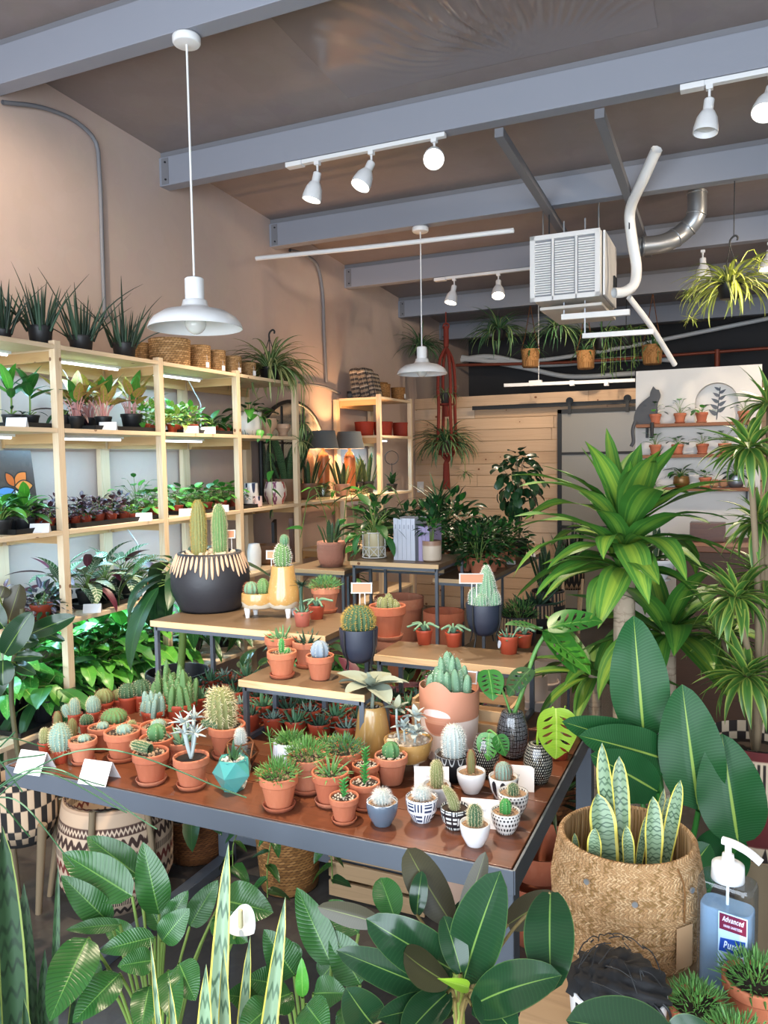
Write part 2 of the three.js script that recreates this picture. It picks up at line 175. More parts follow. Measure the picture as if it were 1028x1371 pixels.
function tuft(par, opt) {                                        // leaves from one crown, on petioles if pet > 0
  const o = full(opt), r = rng(o.seed * 77 + 5), list = [], st = new Acc();
  for (let i = 0; i < o.n; i++) {
    const q = (i + .5) / o.n; let az = o.az ? lerp(o.az[0], o.az[1], r()) : (i * 2.39996 + (r() - .5) * .7 + o.seed) % (2 * PI); if (az > PI) az -= 2 * PI; const el = lerp(o.el[1], o.el[0], Math.pow(q, .8)) + (r() - .5) * o.jit, l = o.len * (.72 + .45 * r());
    if (par.position.x < -2.6 && par.position.x + o.p0.x + Math.sin(az) * Math.cos(el) * (l * .95 + o.pet) < -3.12) az = -az * .8;
    const b = V(Math.sin(az) * o.r0 * (.3 + q), o.y0, Math.cos(az) * o.r0 * (.3 + q)).add(o.p0); let p = b, e2 = el;
    if (o.pet) { const pl = o.pet * (.65 + .5 * r()), e0 = Math.min(1.5, el + .45), mid = b.clone().add(V(Math.sin(az) * Math.cos(e0) * pl * .55, Math.sin(e0) * pl * .55, Math.cos(az) * Math.cos(e0) * pl * .55)), e1 = el; p = mid.clone().add(V(Math.sin(az) * Math.cos(e1) * pl * .5, Math.sin(e1) * pl * .5, Math.cos(az) * Math.cos(e1) * pl * .5)); st.add(tube([b, mid, p], o.stemR, 5, 4)); e2 = el - .35 - .3 * r(); }
    list.push({ p, az, el: e2, l, roll: (r() - .5) * o.roll, v: (r() * 4) | 0, m: (r() * 97) | 0 });
  }
  if (o.pet) part(par, 'stems', st.geo(), o.stemMat); setLeaves(par, list, o);
}
function bush(par, opt) {                                        // a dome of small leaves
  const o = full({ R: .08, H: .08, ...opt }), r = rng(o.seed * 31 + 2), list = [];
  for (let i = 0; i < o.n; i++) { const ph = Math.acos(1 - (o.low ?? 1.05) * (i + .5) / o.n), az = i * 2.39996 + r(), k = .45 + .58 * Math.sqrt(r()); list.push({ p: V(Math.sin(az) * Math.sin(ph) * o.R * k, o.y0 + Math.cos(ph) * o.H * k, Math.cos(az) * Math.sin(ph) * o.R * k).add(o.p0), az: az + (r() - .5), el: (PI / 2 - ph) * .8 - (o.tiltDown ?? .1) + (r() - .5) * .9, l: o.len * (.7 + .5 * r()), roll: (r() - .5), v: (r() * 4) | 0, m: (r() * 97) | 0 }); }
  const st = new Acc(); for (let i = 0; i < 6; i++) { const q = list[(i * 7 + 3) % list.length]; st.add(tube([V(0, Math.min(0, o.y0), 0).add(o.p0), q.p.clone().multiplyScalar(.5).setY(o.y0 + o.H * .25 + o.p0.y * .5), q.p], o.stemR * .7, 4, 4)); } part(par, 'stems', st.geo(), o.stemMat);
  setLeaves(par, list, o);
}
function stalk(par, opt) {                                       // leaves spiralling along a stem
  const o = full({ t0: .25, r: .005, ...opt }), r = rng(o.seed * 13 + 4), c = new THREE.CatmullRomCurve3(o.pts), list = [];
  part(par, 'stem', new THREE.TubeGeometry(c, 14, o.r, 7), o.stemMat);
  for (let i = 0; i < o.n; i++) { const t = lerp(o.t0, 1, (i + .3) / o.n), az = i * 2.39996 + o.seed + (r() - .5) * .5; list.push({ p: c.getPoint(Math.min(1, t)), az, el: lerp(o.el[0], o.el[1], (i + .5) / o.n) + (r() - .5) * o.jit, l: o.len * (.75 + .4 * r()) * (o.grow ? lerp(1, o.grow, t) : 1), roll: (r() - .5) * o.roll, v: (r() * 4) | 0, m: (r() * 97) | 0 }); }
  setLeaves(par, list, o);
}
function vine(par, pts, opt) {
  const o = full({ name: 'leaf', ...opt }), r = rng(o.seed * 17 + 9), c = new THREE.CatmullRomCurve3(pts), list = []; part(par, 'vine', new THREE.TubeGeometry(c, 20, o.stemR, 5), o.stemMat);
  for (let i = 0; i < o.n; i++) { const t = (i + .6) / o.n; list.push({ p: c.getPoint(Math.min(1, t)), az: (i % 2 ? 1 : -1) * 1.1 + (o.face ?? .4) + (r() - .5) * 1.2, el: lerp(o.el[0], o.el[1], r()), l: o.len * (.7 + .5 * r()), roll: (r() - .5) * .8, v: i, m: (r() * 97) | 0 }); }
  setLeaves(par, list, o);
}
// cactus body: ribbed solid of revolution, y from 0 to h
function cactusGeo(h, r, ribs, depth, prof = 'col', seg = 5, rows = 12, lean = 0) {
  const P = [], I = [], U = [], nc = ribs * seg, pr = prof === 'globe' ? t => Math.sqrt(Math.max(0, 1 - Math.pow(2 * t - .92, 2) / 1.17)) : prof === 'pear' ? t => Math.pow(1 - t, .6) * (.8 + .7 * Math.sin(t * 2.4)) : t => (.86 + .14 * Math.sin(t * PI * .9)) * Math.pow(1 - Math.pow(t, 6), .6);
  for (let i = 0; i <= rows; i++) { const t = 1 - Math.pow(1 - i / rows, 1.5), rr = r * pr(Math.min(1, t)); for (let j = 0; j <= nc; j++) { const a = j / nc * 2 * PI, k = 1 - depth * (1 - Math.abs(Math.cos(a * ribs / 2))); P.push(Math.cos(a) * rr * k + lean * t * t * h, t * h, Math.sin(a) * rr * k); U.push(j / nc, t); } }
  const n = nc + 1; for (let i = 0; i < rows; i++) for (let j = 0; j < nc; j++) { const q = i * n + j; I.push(q, q + n, q + 1, q + 1, q + n, q + n + 1); }
  const g = new THREE.BufferGeometry(); g.setAttribute('position', new THREE.Float32BufferAttribute(P, 3)); g.setAttribute('uv', new THREE.Float32BufferAttribute(U, 2)); g.setIndex(I); g.computeVertexNormals(); g.userData = { h, r, ribs, pr, lean }; return g;
}
const needle = new THREE.ConeGeometry(1, 1, 3, 1, true); needle.translate(0, .5, 0);
function spinesOn(acc, g, len, rad, rows, per, seed, m = new THREE.Matrix4()) {
  const { h, r, ribs, pr, lean } = g.userData, R = rng(seed);
  for (let k = 0; k < ribs; k++) for (let i = 0; i < rows; i++) { const t = .06 + .93 * (i + (k % 2) * .5) / rows, a = k / ribs * 2 * PI, rr = r * pr(Math.min(.995, t)), p = V(Math.cos(a) * rr + lean * t * t * h, t * h, Math.sin(a) * rr); for (let s = 0; s < per; s++) { const d = V(Math.cos(a), (t - .45) * 1.3, Math.sin(a)).add(V(R() - .5, R() - .5, R() - .5).multiplyScalar(1.6)).normalize(); acc.add(needle, m.clone().multiply(new THREE.Matrix4().compose(p, new THREE.Quaternion().setFromUnitVectors(V(0, 1, 0), d), V(rad, len * (.7 + .6 * R()), rad)))); } }
}
function cactus(par, o) {
  const q = { h: .06, r: .02, ribs: 10, depth: .2, prof: 'col', mat: L.cactus, sp: L.spine, sl: .006, sr: .0004, rows: 8, per: 3, y: 0, x: 0, z: 0, lean: 0, ry: 0, rz: 0, seed: 1, ...o };
  const g = cactusGeo(q.h, q.r, q.ribs, q.depth, q.prof, q.ribs > 12 ? 4 : 5, 12, q.lean), a = new Acc(); spinesOn(a, g, q.sl, q.sr, q.rows, q.per, q.seed);
  const b = part(par, 'cactus_body', g, q.mat, q.x, q.y, q.z, 0, q.ry, q.rz); const s = part(b, 'spines', a.geo(), q.sp); s.userData.kind = 'stuff'; return b;
}
function clump(par, o) {                                         // cluster of columnar stems
  const q = { n: 9, R: .04, h: .08, r: .012, mat: L.cactus, sp: L.spine, y: 0, seed: 1, ribs: 5, ...o }, r = rng(q.seed), a = new Acc();
  for (let i = 0; i < q.n; i++) { const d = q.R * Math.sqrt((i + .3) / q.n), t = i * 2.4 + q.seed, h = q.h * (1 - .45 * d / q.R) * (.75 + .35 * r()), g = cactusGeo(h, q.r * (.8 + .3 * r()), q.ribs, .3, 'col', 3, 7); part(par, 'cactus_stem', g, q.mat, Math.cos(t) * d, q.y, Math.sin(t) * d, (r() - .5) * .25, r() * 3, (r() - .5) * .25); spinesOn(a, g, q.sl || .005, .0004, q.rows || 7, 2, i + 1, mtx(V(Math.cos(t) * d, q.y, Math.sin(t) * d))); }
  const s = part(par, 'spines', a.geo(), q.sp); s.userData.kind = 'stuff';
}
// ---------------------------------------------------------------- pots (base at y = 0)
const pebble = new THREE.DodecahedronGeometry(1, 0);
function soil(par, y, r, m = M.soil, gravel, seed = 1) {
  part(par, 'soil', cyl(r, r * .96, .012, 20), m, 0, y - .006, 0);
  if (gravel) { const a = new Acc(), R = rng(seed); for (let i = 0; i < 46; i++) { const d = r * .94 * Math.sqrt(R()), t = R() * 7, s = r * (.05 + .07 * R()); a.add(pebble, mtx(V(Math.cos(t) * d, y + s * .4, Math.sin(t) * d), R() * 6, R() * 6, 0, V(s, s * .7, s))); } const g = part(par, 'gravel', a.geo(), gravel); g.userData.kind = 'stuff'; }
}
function clayPot(par, R, H, m = 0, sauc = true, o = {}) {         // classic terracotta pot with a banded rim; returns the soil height
  const y0 = sauc ? R * .14 : 0, rb = R * .66, rim = H * .27, mm = M.clay[m % 4];
  part(par, 'pot', lathe([[0, y0], [rb - .002, y0], [rb, y0 + .003], [R * .9, y0 + H - rim], [R * .985, y0 + H - rim], [R * .992, y0 + H - rim + .002], [R, y0 + H - .003], [R * .98, y0 + H], [R * .9, y0 + H], [R * .88, y0 + H - .004], [R * .82, y0 + H * .6], [0, y0 + H * .6]], 32), mm);
  if (sauc) part(par, 'saucer', lathe([[0, 0], [R * .74, 0], [R * .86, R * .26], [R * .8, R * .27], [R * .7, R * .13], [0, R * .13]], 32), M.clay[(m + 1) % 4]);
  soil(par, y0 + H * .9, R * .87, o.soil || M.soil, o.gravel, o.seed); return y0 + H * .9;
}
function tubPot(par, R, H, m = M.nursery, taper = .72, name = 'pot') {
  part(par, name, lathe([[0, 0], [R * taper, 0], [R * .93, H * .82], [R * .99, H * .83], [R, H], [R * .92, H], [R * .88, H * .7], [0, H * .7]], 22), m); part(par, 'soil', cyl(R * .9, R * .88, .008, 18), M.soil, 0, H * .86, 0); return H * .86;
}
function bowlPot(par, prof, m, soilY, soilR, sm = M.soil, gravel, name = 'pot') { part(par, name, lathe(prof, 36), m); if (soilY) soil(par, soilY, soilR, sm, gravel, 3); }
// an upright pot standing on a surface of height h whose lowest pixel is (px, py) and whose width is w pixels
const ORD = ['first', 'second', 'third', 'fourth', 'fifth', 'sixth', 'seventh', 'eighth', 'ninth', 'tenth', 'eleventh', 'twelfth', 'thirteenth'];
function inRow(list, i, mark) { const row = q => q[1] < .18 ? 'front' : 'back', same = list.filter(q => row(q) === row(list[i])); return `${ORD[same.indexOf(list[i])]} of the ${row(list[i])} row from ${mark}`; }
function potSpot(px, py, w, h) { const p = at(px, py - w * .17, h); return { p, R: w / 2 * mpp(p) }; }

// ================================================================ THE ROOM
const XL = -3.15, XR = 2.6, ZF = 1.7, ZB = -9.7, ZW = -7.8;
const beamY = z => 3.235 + (z + 3.85) * .058;                    // underside of the beams: the roof falls towards the back
const ceilY = z => beamY(z) + .2;
struct('floor', rbox(XR - XL + .4, .1, ZF - ZB + .4, .001), M.floor, V((XL + XR) / 2, -.05, (ZF + ZB) / 2));
{ const g = new THREE.PlaneGeometry(XR - XL + .4, ZF - ZB + .4); const u = g.attributes.uv; for (let k = 0; k < 4; k++) u.setXY(k, u.getX(k) * 6, u.getY(k) * 11); const f = scene.getObjectByName('floor'); f.geometry = box(XR - XL + .4, .1, ZF - ZB + .4); const P = f.geometry.attributes.position, U = f.geometry.attributes.uv; for (let k = 0; k < P.count; k++) U.setXY(k, P.getX(k), P.getZ(k)); }
function slab(name, w, h, d, m, p, ua, va) { const g = box(w, h, d), P = g.attributes.position, U = g.attributes.uv; for (let k = 0; k < P.count; k++) U.setXY(k, P['get' + ua](k), P['get' + va](k)); return struct(name, g, m, p); }
slab('wall_left', .12, 3.9, ZF - ZB + .4, M.wallL, V(XL - .06, 1.95, (ZF + ZB) / 2), 'Z', 'Y');
slab('wall_right', .12, 3.9, ZF - ZB + .4, M.wallWhite, V(XR + .06, 1.95, (ZF + ZB) / 2), 'Z', 'Y');
slab('wall_back', XR - XL, 3.9, .12, M.dark, V((XL + XR) / 2, 1.95, ZB - .06), 'X', 'Y');
for (const [x0, x1, y0, y1] of [[XL, XR, 0, .1], [XL, -2.9, .1, 2.75], [-1.0, -.85, .1, 2.75], [.35, .5, .1, 2.75], [2.3, XR, .1, 2.75], [-2.9, -1.0, .1, .35], [.5, 2.3, .1, .35], [XL, XR, 2.75, 3.9], [-1.98, -1.92, .35, 2.75], [1.37, 1.43, .35, 2.75]]) slab('wall_front', x1 - x0, y1 - y0, .12, M.wallWhite, V((x0 + x1) / 2, (y0 + y1) / 2, ZF + .1), 'X', 'Y');
{ const c = slab('ceiling', XR - XL + .4, .08, 11.9, M.ceil, V((XL + XR) / 2, ceilY((ZF + ZB) / 2) + .04, (ZF + ZB) / 2), 'X', 'Z'); c.rotation.x = -Math.atan(.058); }
{ // creased glossy facing of the roof insulation
  const g = new THREE.PlaneGeometry(1.5, .9, 110, 66), P = g.attributes.position, c = atZ(625, 60, -3.35);
  for (let k = 0; k < P.count; k++) { const x = P.getX(k), y = P.getY(k), e = Math.max(0, 1 - (x / .75) ** 2) * Math.max(0, 1 - (y / .45) ** 2), a = Math.atan2(y + .5, x - .2), d = Math.hypot(y + .5, x - .2); P.setZ(k, e * (.02 + .016 * Math.abs(Math.sin(a * 17 + d * 2)) * Math.exp(-((a - 1.9) ** 2) * 3) + .012 * Math.abs(Math.sin(a * 31 + 2 * Math.sin(d * 9))) * Math.exp(-((d - .45) ** 2) * 12))); }
  g.computeVertexNormals(); const m = struct('ceiling_film', g, phys('#857976', .14, {}), V(c.x, ceilY(-3.25) - .002, -3.25)); m.rotation.x = PI / 2 - Math.atan(.058);
}
for (let k = -4; k <= 5; k++) {
  const z = -3.85 - 1.2 * k, y = beamY(z), b = struct('ceiling_beam', rbox(XR - XL, .165, .085, .003), M.beam, V((XL + XR) / 2, y + .0825, z));
  part(b, 'ledger_strip', box(XR - XL, .035, .05), M.beamTrim, 0, .1, 0);
  if (k >= 0) { part(b, 'end_plate', box(.05, .15, .004), M.beamTrim, -(XR - XL) / 2 + .045, 0, .044); for (const dy of [-.05, .05]) part(b, 'bolt', cyl(.006, .006, .008, 8), M.darkSteel, -(XR - XL) / 2 + .05, dy, .048, PI / 2); }
}
// pine plank partition with the sliding door
{ const top = 2.23, w = struct('wall_partition', box(3.6, top, .06), M.pineDark, V(XL + 1.8, top / 2, ZW - .06)), ph = .1175, r = rng(3);
  for (let i = 0; i < 19; i++) { const h = Math.min(ph - .003, top - i * ph - .001), j = -1.2 + 2.4 * r(); for (const [a, b] of [[-1.8, j], [j, 1.8]]) part(w, 'plank', wbox(b - a - .004, h - .003, .018 + .002 * r(), 'x'), M.plank[(r() * 4) | 0], (a + b) / 2, -top / 2 + i * ph + ph / 2, .04); }
}
{ const d = thing('sliding_door', 'black framed frosted sliding barn door hung on the plank partition', 'door', V(-1.6, 0, ZW + .06)); d.userData.kind = 'structure'; d.name = 'door_1';
  for (const [x, y, w, h] of [[.02, 1.05, .04, 2.0], [1.04, 1.05, .04, 2.0], [.53, 2.03, 1.06, .04], [.53, .07, 1.06, .04], [.53, 1.62, .98, .025], [.53, .9, .98, .025]]) part(d, 'frame_bar', box(w, h, .03), M.black, x, y, .01);
  for (const [y, h] of [[1.82, .38], [1.26, .7], [.48, .8]]) part(d, 'pane', box(.98, h, .008), mat('#7f7a70', .3), .53, y, .01);
  for (const x of [.12, .66]) { part(d, 'hanger_wheel', cyl(.035, .035, .02, 20), M.black, x, 2.13, .03, PI / 2); part(d, 'hanger_strap', box(.03, .14, .006), M.black, x, 2.07, .045); }
  const r = thing('door_rail', 'long flat black steel rail above the frosted sliding door', 'rail', V(-1.5, 2.1, ZW + .07)); part(r, 'bar', box(1.95, .04, .012), M.black, 0, 0, 0); for (const x of [-.93, -.4, .2, .8]) part(r, 'standoff', cyl(.012, .012, .05, 10), M.black, x, 0, -.02, PI / 2);
}
{ const p = atZ(563, 652, ZW), t = thing('wall_switch', 'white switch plate on the pine plank partition', 'switch', V(p.x, p.y, ZW)); part(t, 'plate', rbox(.075, .115, .008, .003), M.white, 0, 0, .004); part(t, 'toggle', box(.012, .024, .014), M.white, 0, 0, .01); }

// conduits on the left wall and pipes at the back
function pipe(name, label, pts, r, m, cat = 'pipe', seg = 40) { const t = thing(name, label, cat); part(t, 'tube', tube(pts, r, seg, 8), m); return t; }
pipe('conduit', 'thin grey conduit bending down the beige wall behind the spiky black-potted plants', [V(XL + .02, 3.28, -2.7), atX(60, 145, XL + .02), atX(105, 165, XL + .02), atX(128, 190, XL + .02), atX(133, 230, XL + .02), atX(137, 340, XL + .02), atX(140, 425, XL + .02)], .011, M.beamTrim);
pipe('conduit', 'grey conduit dropping from the ceiling to an outlet behind the trailing spider plant', [atX(388, 335, XL + .02), atX(405, 340, XL + .02), atX(424, 355, XL + .02), atX(431, 385, XL + .02), atX(434, 450, XL + .02), atX(437, 512, XL + .02)], .014, M.beamTrim);
pipe('conduit', 'grey conduit running level along the beige wall above the arched mirror', [atX(395, 512, XL + .02), atX(435, 518, XL + .02), atX(455, 527, XL + .02)], .011, M.beamTrim);
pipe('ceiling_pipe', 'long white pipe slung under the beams from beige wall to heater', [V(XL + .05, 3.02, -4.75), V(-2.2, 2.99, -4.75), V(-1.25, 2.97, -4.75)], .016, M.whiteMetal);
const bz = -9.4;
[['white pipe curving low across the dark back wall', [[618, 546], [700, 560], [760, 572], [850, 568]], .03, M.white], ['white pipe running along the dark back wall above its lower twin', [[600, 530], [650, 545], [720, 556], [850, 548], [900, 550]], .03, M.white], ['long straight white pipe crossing the dark back wall behind hanging baskets', [[610, 525], [700, 528], [800, 515], [1030, 470]], .025, M.white]].forEach(([l, p, r, m]) => pipe('back_pipe', l, p.map(([x, y]) => atZ(x, y - 68 + (y > 540 ? 0 : 24), bz)), r, m));
pipe('sprinkler_pipe', 'rust red sprinkler pipe running level in front of the dark wall', [atZ(605, 489, -9.2), atZ(760, 485, -9.2), atZ(1030, 466, -9.2)], .018, M.copperPipe);
pipe('sprinkler_pipe', 'short upright rust red pipe rising behind the white shelf partition', [atZ(960, 505, -9.2), atZ(960, 468, -9.2)], .03, M.copperPipe);
{ const t = thing('tube_light', 'unlit white strip fixture hung from wires before the dark wall', 'light fixture'); const a = atZ(675, 516, -7.46), b = atZ(850, 509, -7.46); part(t, 'bar', barTo(a, b, .03), M.whiteMetal); for (const [x, w] of [[717, .12], [766, .04], [812, .04]]) { const c = atZ(x, x === 717 ? 513 : 513, -7.46); part(t, 'mount', box(w, .05, .05), M.whiteMetal, c.x, c.y, c.z); } part(t, 'wire', tube([atZ(721, 512, -7.46), atZ(721, 485, -7.46), V(atZ(721, 485, -7.46).x, beamY(-7.45) + .005, -7.46)], .004, 4, 5), M.wire); }

// ---------------------------------------------------------------- pendant lamps (unlit)
const shadeProf = [[.03, .11], [.045, .105], [.05, .085], [.06, .075], [.12, .062], [.155, .04], [.17, .02], [.178, .0], [.174, 0], [.166, .018], [.15, .036], [.118, .057], [.06, .068], [.03, .07]];
function pendant(label, px, py, z, rScale) {
  const c = atZ(px, py, z), t = thing('pendant_lamp', label, 'lamp', c), top = beamY(z) - c.y;
  part(t, 'shade', lathe(shadeProf.map(([a, b]) => [a * rScale, b * rScale]), 48), M.whiteMetal); part(t, 'socket', lathe([[0, .19], [.03, .19], [.036, .185], [.036, .11], [.03, .105], [0, .105]].map(([a, b]) => [a * rScale, b * rScale]), 24), M.whiteMetal);
  part(t, 'cord', cyl(.0045, .0045, top - .19 * rScale, 8), M.white, 0, (top + .19 * rScale) / 2, 0); part(t, 'ceiling_cup', lathe([[0, 0], [.05, 0], [.056, .008], [.056, .028], [.05, .036], [0, .036]], 24), M.white, 0, top - .036, 0);
  part(t, 'bulb', new THREE.SphereGeometry(.04 * rScale, 20, 14), phys('#f4f4f0', .1, { transmission: .5, thickness: 0 }), 0, .02, 0);
}
pendant('white dome pendant lamp hanging over the top shelf baskets', 262, 440, -2.65, 1.08);
pendant('white dome pendant lamp hanging before the red macrame hanger', 565, 501, -5.05, .98);

// ---------------------------------------------------------------- track lighting
const headProf = [[.0, .0], [.02, 0], [.022, .004], [.022, .05], [.03, .058], [.044, .085], [.052, .125], [.053, .15], [.05, .15], [.046, .125], [.038, .09], [.02, .062], [0, .06]];
function track(label, z, x0, x1) { const y = beamY(z) - .013, t = thing('light_track', label, 'track', V((x0 + x1) / 2, y, z + .02)); part(t, 'rail', rbox(x1 - x0, .022, .034, .002), M.whiteMetal); part(t, 'feed_box', rbox(.1, .026, .05, .003), M.whiteMetal, -(x1 - x0) / 2 + .05, -.004, 0); }
function spot(label, px, z, dir, lit, power = 26, cone = .55) {
  let x = atZ(px, 250, z).x; { const q = V(x, beamY(z), z); for (let i = 0; i < 6; i++) { const e = px - toPx(q)[0]; q.x += e * mpp(q) * 1.05; } x = q.x; }
  const y = beamY(z) - .026, t = thing('track_spotlight', label, 'spotlight', V(x, y, z + .02)), d = dir.clone().normalize();
  part(t, 'stem', cyl(.006, .006, .06, 8), M.whiteMetal, 0, -.03, 0); part(t, 'yoke', rbox(.03, .02, .03, .003), M.whiteMetal, 0, -.006, 0);
  const h = part(t, 'head', lathe(headProf, 28), M.whiteMetal, 0, -.055, 0); h.quaternion.setFromUnitVectors(V(0, 1, 0), d);
  const g = part(h, 'bulb_face', lathe([[0, 0], [.042, 0], [.045, .006], [.03, .014], [0, .018]], 24), lit ? M.bulb : mat('#d8d4cc', .3), 0, .118, 0);
  if (lit) { const s = new THREE.SpotLight(new THREE.Color(1, .80, .58), power, 0, cone, .8, 2); s.position.set(x, y - .055, z + .02).addScaledVector(d, .158); s.target.position.copy(s.position).add(d); s.castShadow = true; s.shadow.radius = 2; scene.add(s, s.target); }
}
const trackX = (px, z) => { const q = V(-1, beamY(z), z); for (let i = 0; i < 8; i++) q.x += (px - toPx(q)[0]) * mpp(q) * 1.05; return q.x; };
track('white ceiling track on the beam above the seagrass baskets', -3.85, trackX(387, -3.85), trackX(598, -3.85));
spot('white track spotlight, tilted away on the three-lamp track', 427, -3.85, V(-.22, -1, .12), true, 16);
spot('lit white track spotlight in the middle of the three-lamp track', 499, -3.85, V(-.3, -1, .45), true, 16);
spot('glaring white track spotlight at the end of the three-lamp track', 583, -3.85, V(.32, -.72, .95), true, 16);
track('white ceiling track on the beam in front of the heater duct', -3.85, trackX(911, -3.85), trackX(911, -3.85) + 1.1);
spot('unlit white track spotlight above the silver duct', 950, -3.85, V(-.1, -1, .12), false);
spot('lit white track spotlight beside the unlit one above the duct', 1033, -3.85, V(-.2, -.9, .5), true, 14);
for (const [z, x, p] of [[-3.85, 1.0, 4], [-5.05, 1.3, 6], [-6.25, 1.2, 6]]) { track('added unseen ceiling track over the far side of the shop, ' + (z === -3.85 ? 'on the duct beam' : z === -5.05 ? 'one beam behind the duct' : 'two beams behind the duct'), z, x - .3, x + .6); spot('added unseen track spotlight brightening the beige wall from across the shop, ' + (z === -3.85 ? 'on the duct beam' : z === -5.05 ? 'one beam behind the duct' : 'two beams behind the duct'), toPx(V(x, beamY(z), z))[0], z, V(-1, -.32, -.32), true, p, .75); }  // added out-of-view tracks and spots, fill light for the left wall and back
track('white ceiling track on the beam over the red macrame hanger', -6.25, trackX(583, -6.25), trackX(583, -6.25) + 1.35);
spot('white track spotlight turned sideways over the red macrame hanger', 609, -6.25, V(-.15, -1, .25), true, 16);
spot('glowing white track spotlight between macrame hanger and heater', 668, -6.25, V(.12, -1, .5), true, 16);
spot('added track spotlight hidden behind the heater, brightening the plank partition', 765, -6.25, V(-.25, -.75, -1), true, 5, .8); spot('added unseen track spotlight brightening the shelf partition from the duct track', 1120, -3.85, V(-.12, -.6, -1), true, 7, .6);  // two extra spots added out of sight to brighten the back partitions
spot('unlit white track spotlight beside the yellow-green hanging spider plant', 941, -6.25, V(.05, -1, .1), false);
spot('lit white track spotlight over the white shelf partition', 1030, -6.25, V(-.1, -1, .3), true, 16);
{ const z = -1.45; track('white ceiling track out over the shop front', z, -2.6, -.6); spot('white track spotlight washing the beige wall', toPx(V(-2.3, 3.3, z))[0], z, atX(35, 318, XL).sub(V(-2.3, 3.3, z)), true, 8, .42); spot('white track spotlight aimed down at the display table', toPx(V(-1.2, 3.3, z))[0], z, V(-.05, -1, -.25), true, 22, .6); }

// ---------------------------------------------------------------- heater unit and its ducts
{ const z = -5.0, a = atZ(709, 317, z), b = atZ(803, 396, z), w = b.x - a.x, h = a.y - b.y, t = thing('unit_heater', 'white boxy ceiling heater with louvred front grille', 'heater', V((a.x + b.x) / 2, b.y, z - .3)), cream = mat('#d5cfc6', .5);
  part(t, 'casing', rbox(w * .98, h * .96, .56, .006), cream, .01, h / 2, 0); const fr = [[0, h - .015, w, .03], [0, .015, w, .03], [-w / 2 + .016, h / 2, .032, h], [w / 2 - .016, h / 2, .032, h], [-w / 6, h / 2, .014, h], [w / 6, h / 2, .014, h]];
  for (const [x, y, ww, hh] of fr) part(t, 'grille_frame', rbox(ww, hh, .02, .003), M.whiteMetal, x, y, .292);
  part(t, 'grille_back', box(w - .05, h - .05, .004), mat('#84878c', .6), 0, h / 2, .284);
  const n = 22, sl = box(w / 3 - .026, .0085, .012); for (let c = -1; c < 2; c++) for (let i = 0; i < n; i++) part(t, 'louvre', sl, M.whiteMetal, c * w / 3, .04 + (h - .08) * (i + .5) / n, .29, .5);
  part(t, 'side_flange', box(.012, h * .95, .5), M.whiteMetal, w / 2 + .02, h / 2, .02); part(t, 'vent_opening', box(.012, .1, .1), M.black, w / 2 + .032, h * .35, -.12);
  for (const x of [-w / 2 + .04, w / 2 - .04]) part(t, 'hanger_rod', cyl(.005, .005, .4, 6), M.galv, x, h + .2, .1);
  part(t, 'drip_pan', rbox(w * .9, .02, .62, .004), cream, .02, -.03, -.1);
}
{ const m = (x, y, z) => atZ(x, y, z);
  pipe('flexible_hose', 'thick white insulated hose looping down beside the heater casing', [m(879, 200, -4.66), m(862, 238, -4.8), m(843, 285, -5.05), m(846, 320, -5.1), m(852, 360, -5.15), m(848, 382, -5.1), m(835, 391, -5.05), m(822, 392, -5.0)], .032, M.white, 'hose');
  { const t = thing('metal_duct', 'silver jointed metal duct elbow joining heater to roof', 'duct'), pts = [m(933, 256, -5.6), m(931, 290, -5.6), m(915, 310, -5.6), m(890, 325, -5.55), m(858, 330, -5.5)]; part(t, 'pipe', tube(pts, .06, 30, 20), M.galv); const c = new THREE.CatmullRomCurve3(pts); for (const u of [.02, .22, .42, .62, .98]) { const r = part(t, 'seam_ring', new THREE.TorusGeometry(.061, .005, 8, 24), M.galv); r.position.copy(c.getPoint(u)); r.quaternion.setFromUnitVectors(V(0, 0, 1), c.getTangent(u)); } }
  for (const [l, a, b, w] of [['white metal hanger bar running straight below the heater', [752, 425], [843, 418], .035], ['white metal hanger bar hung lowest behind the heater', [780, 450], [875, 444], .03]]) { const t = thing('hanger_bar', l, 'bar'); part(t, 'bar', barTo(m(...a, -5.15), m(...b, -5.15), w), M.white); part(t, 'rod', barTo(m(a[0] + 3, a[1], -5.15), V(m(a[0] + 3, a[1], -5.15).x, 3.1, -5.15), .008), M.galv); }
  pipe('gas_pipe', 'thin grey pipe slanting down behind the heater to the shelf partition', [m(842, 398, -5.4), m(870, 435, -5.6), m(903, 488, -5.9)], .02, M.white);
  for (const [l, a, b] of [['grey steel channel spanning two roof beams left of the heater rods', [664, 180], [738, 285]], ['grey steel channel spanning two roof beams above the white hose', [800, 153], [862, 298]]]) { const t = thing('steel_channel', l, 'channel'), A = trackX(a[0], -3.85), B = trackX(b[0], -5.05); part(t, 'bar', barTo(V(A, beamY(-3.9) - .02, -3.9), V(A, beamY(-6.2) - .02, -6.2), .045), M.beamTrim); part(t, 'threaded_rod', barTo(V(A, beamY(-5) - .03, -5.05), V(A, 2.97, -5.05), .007), M.darkSteel); }
}

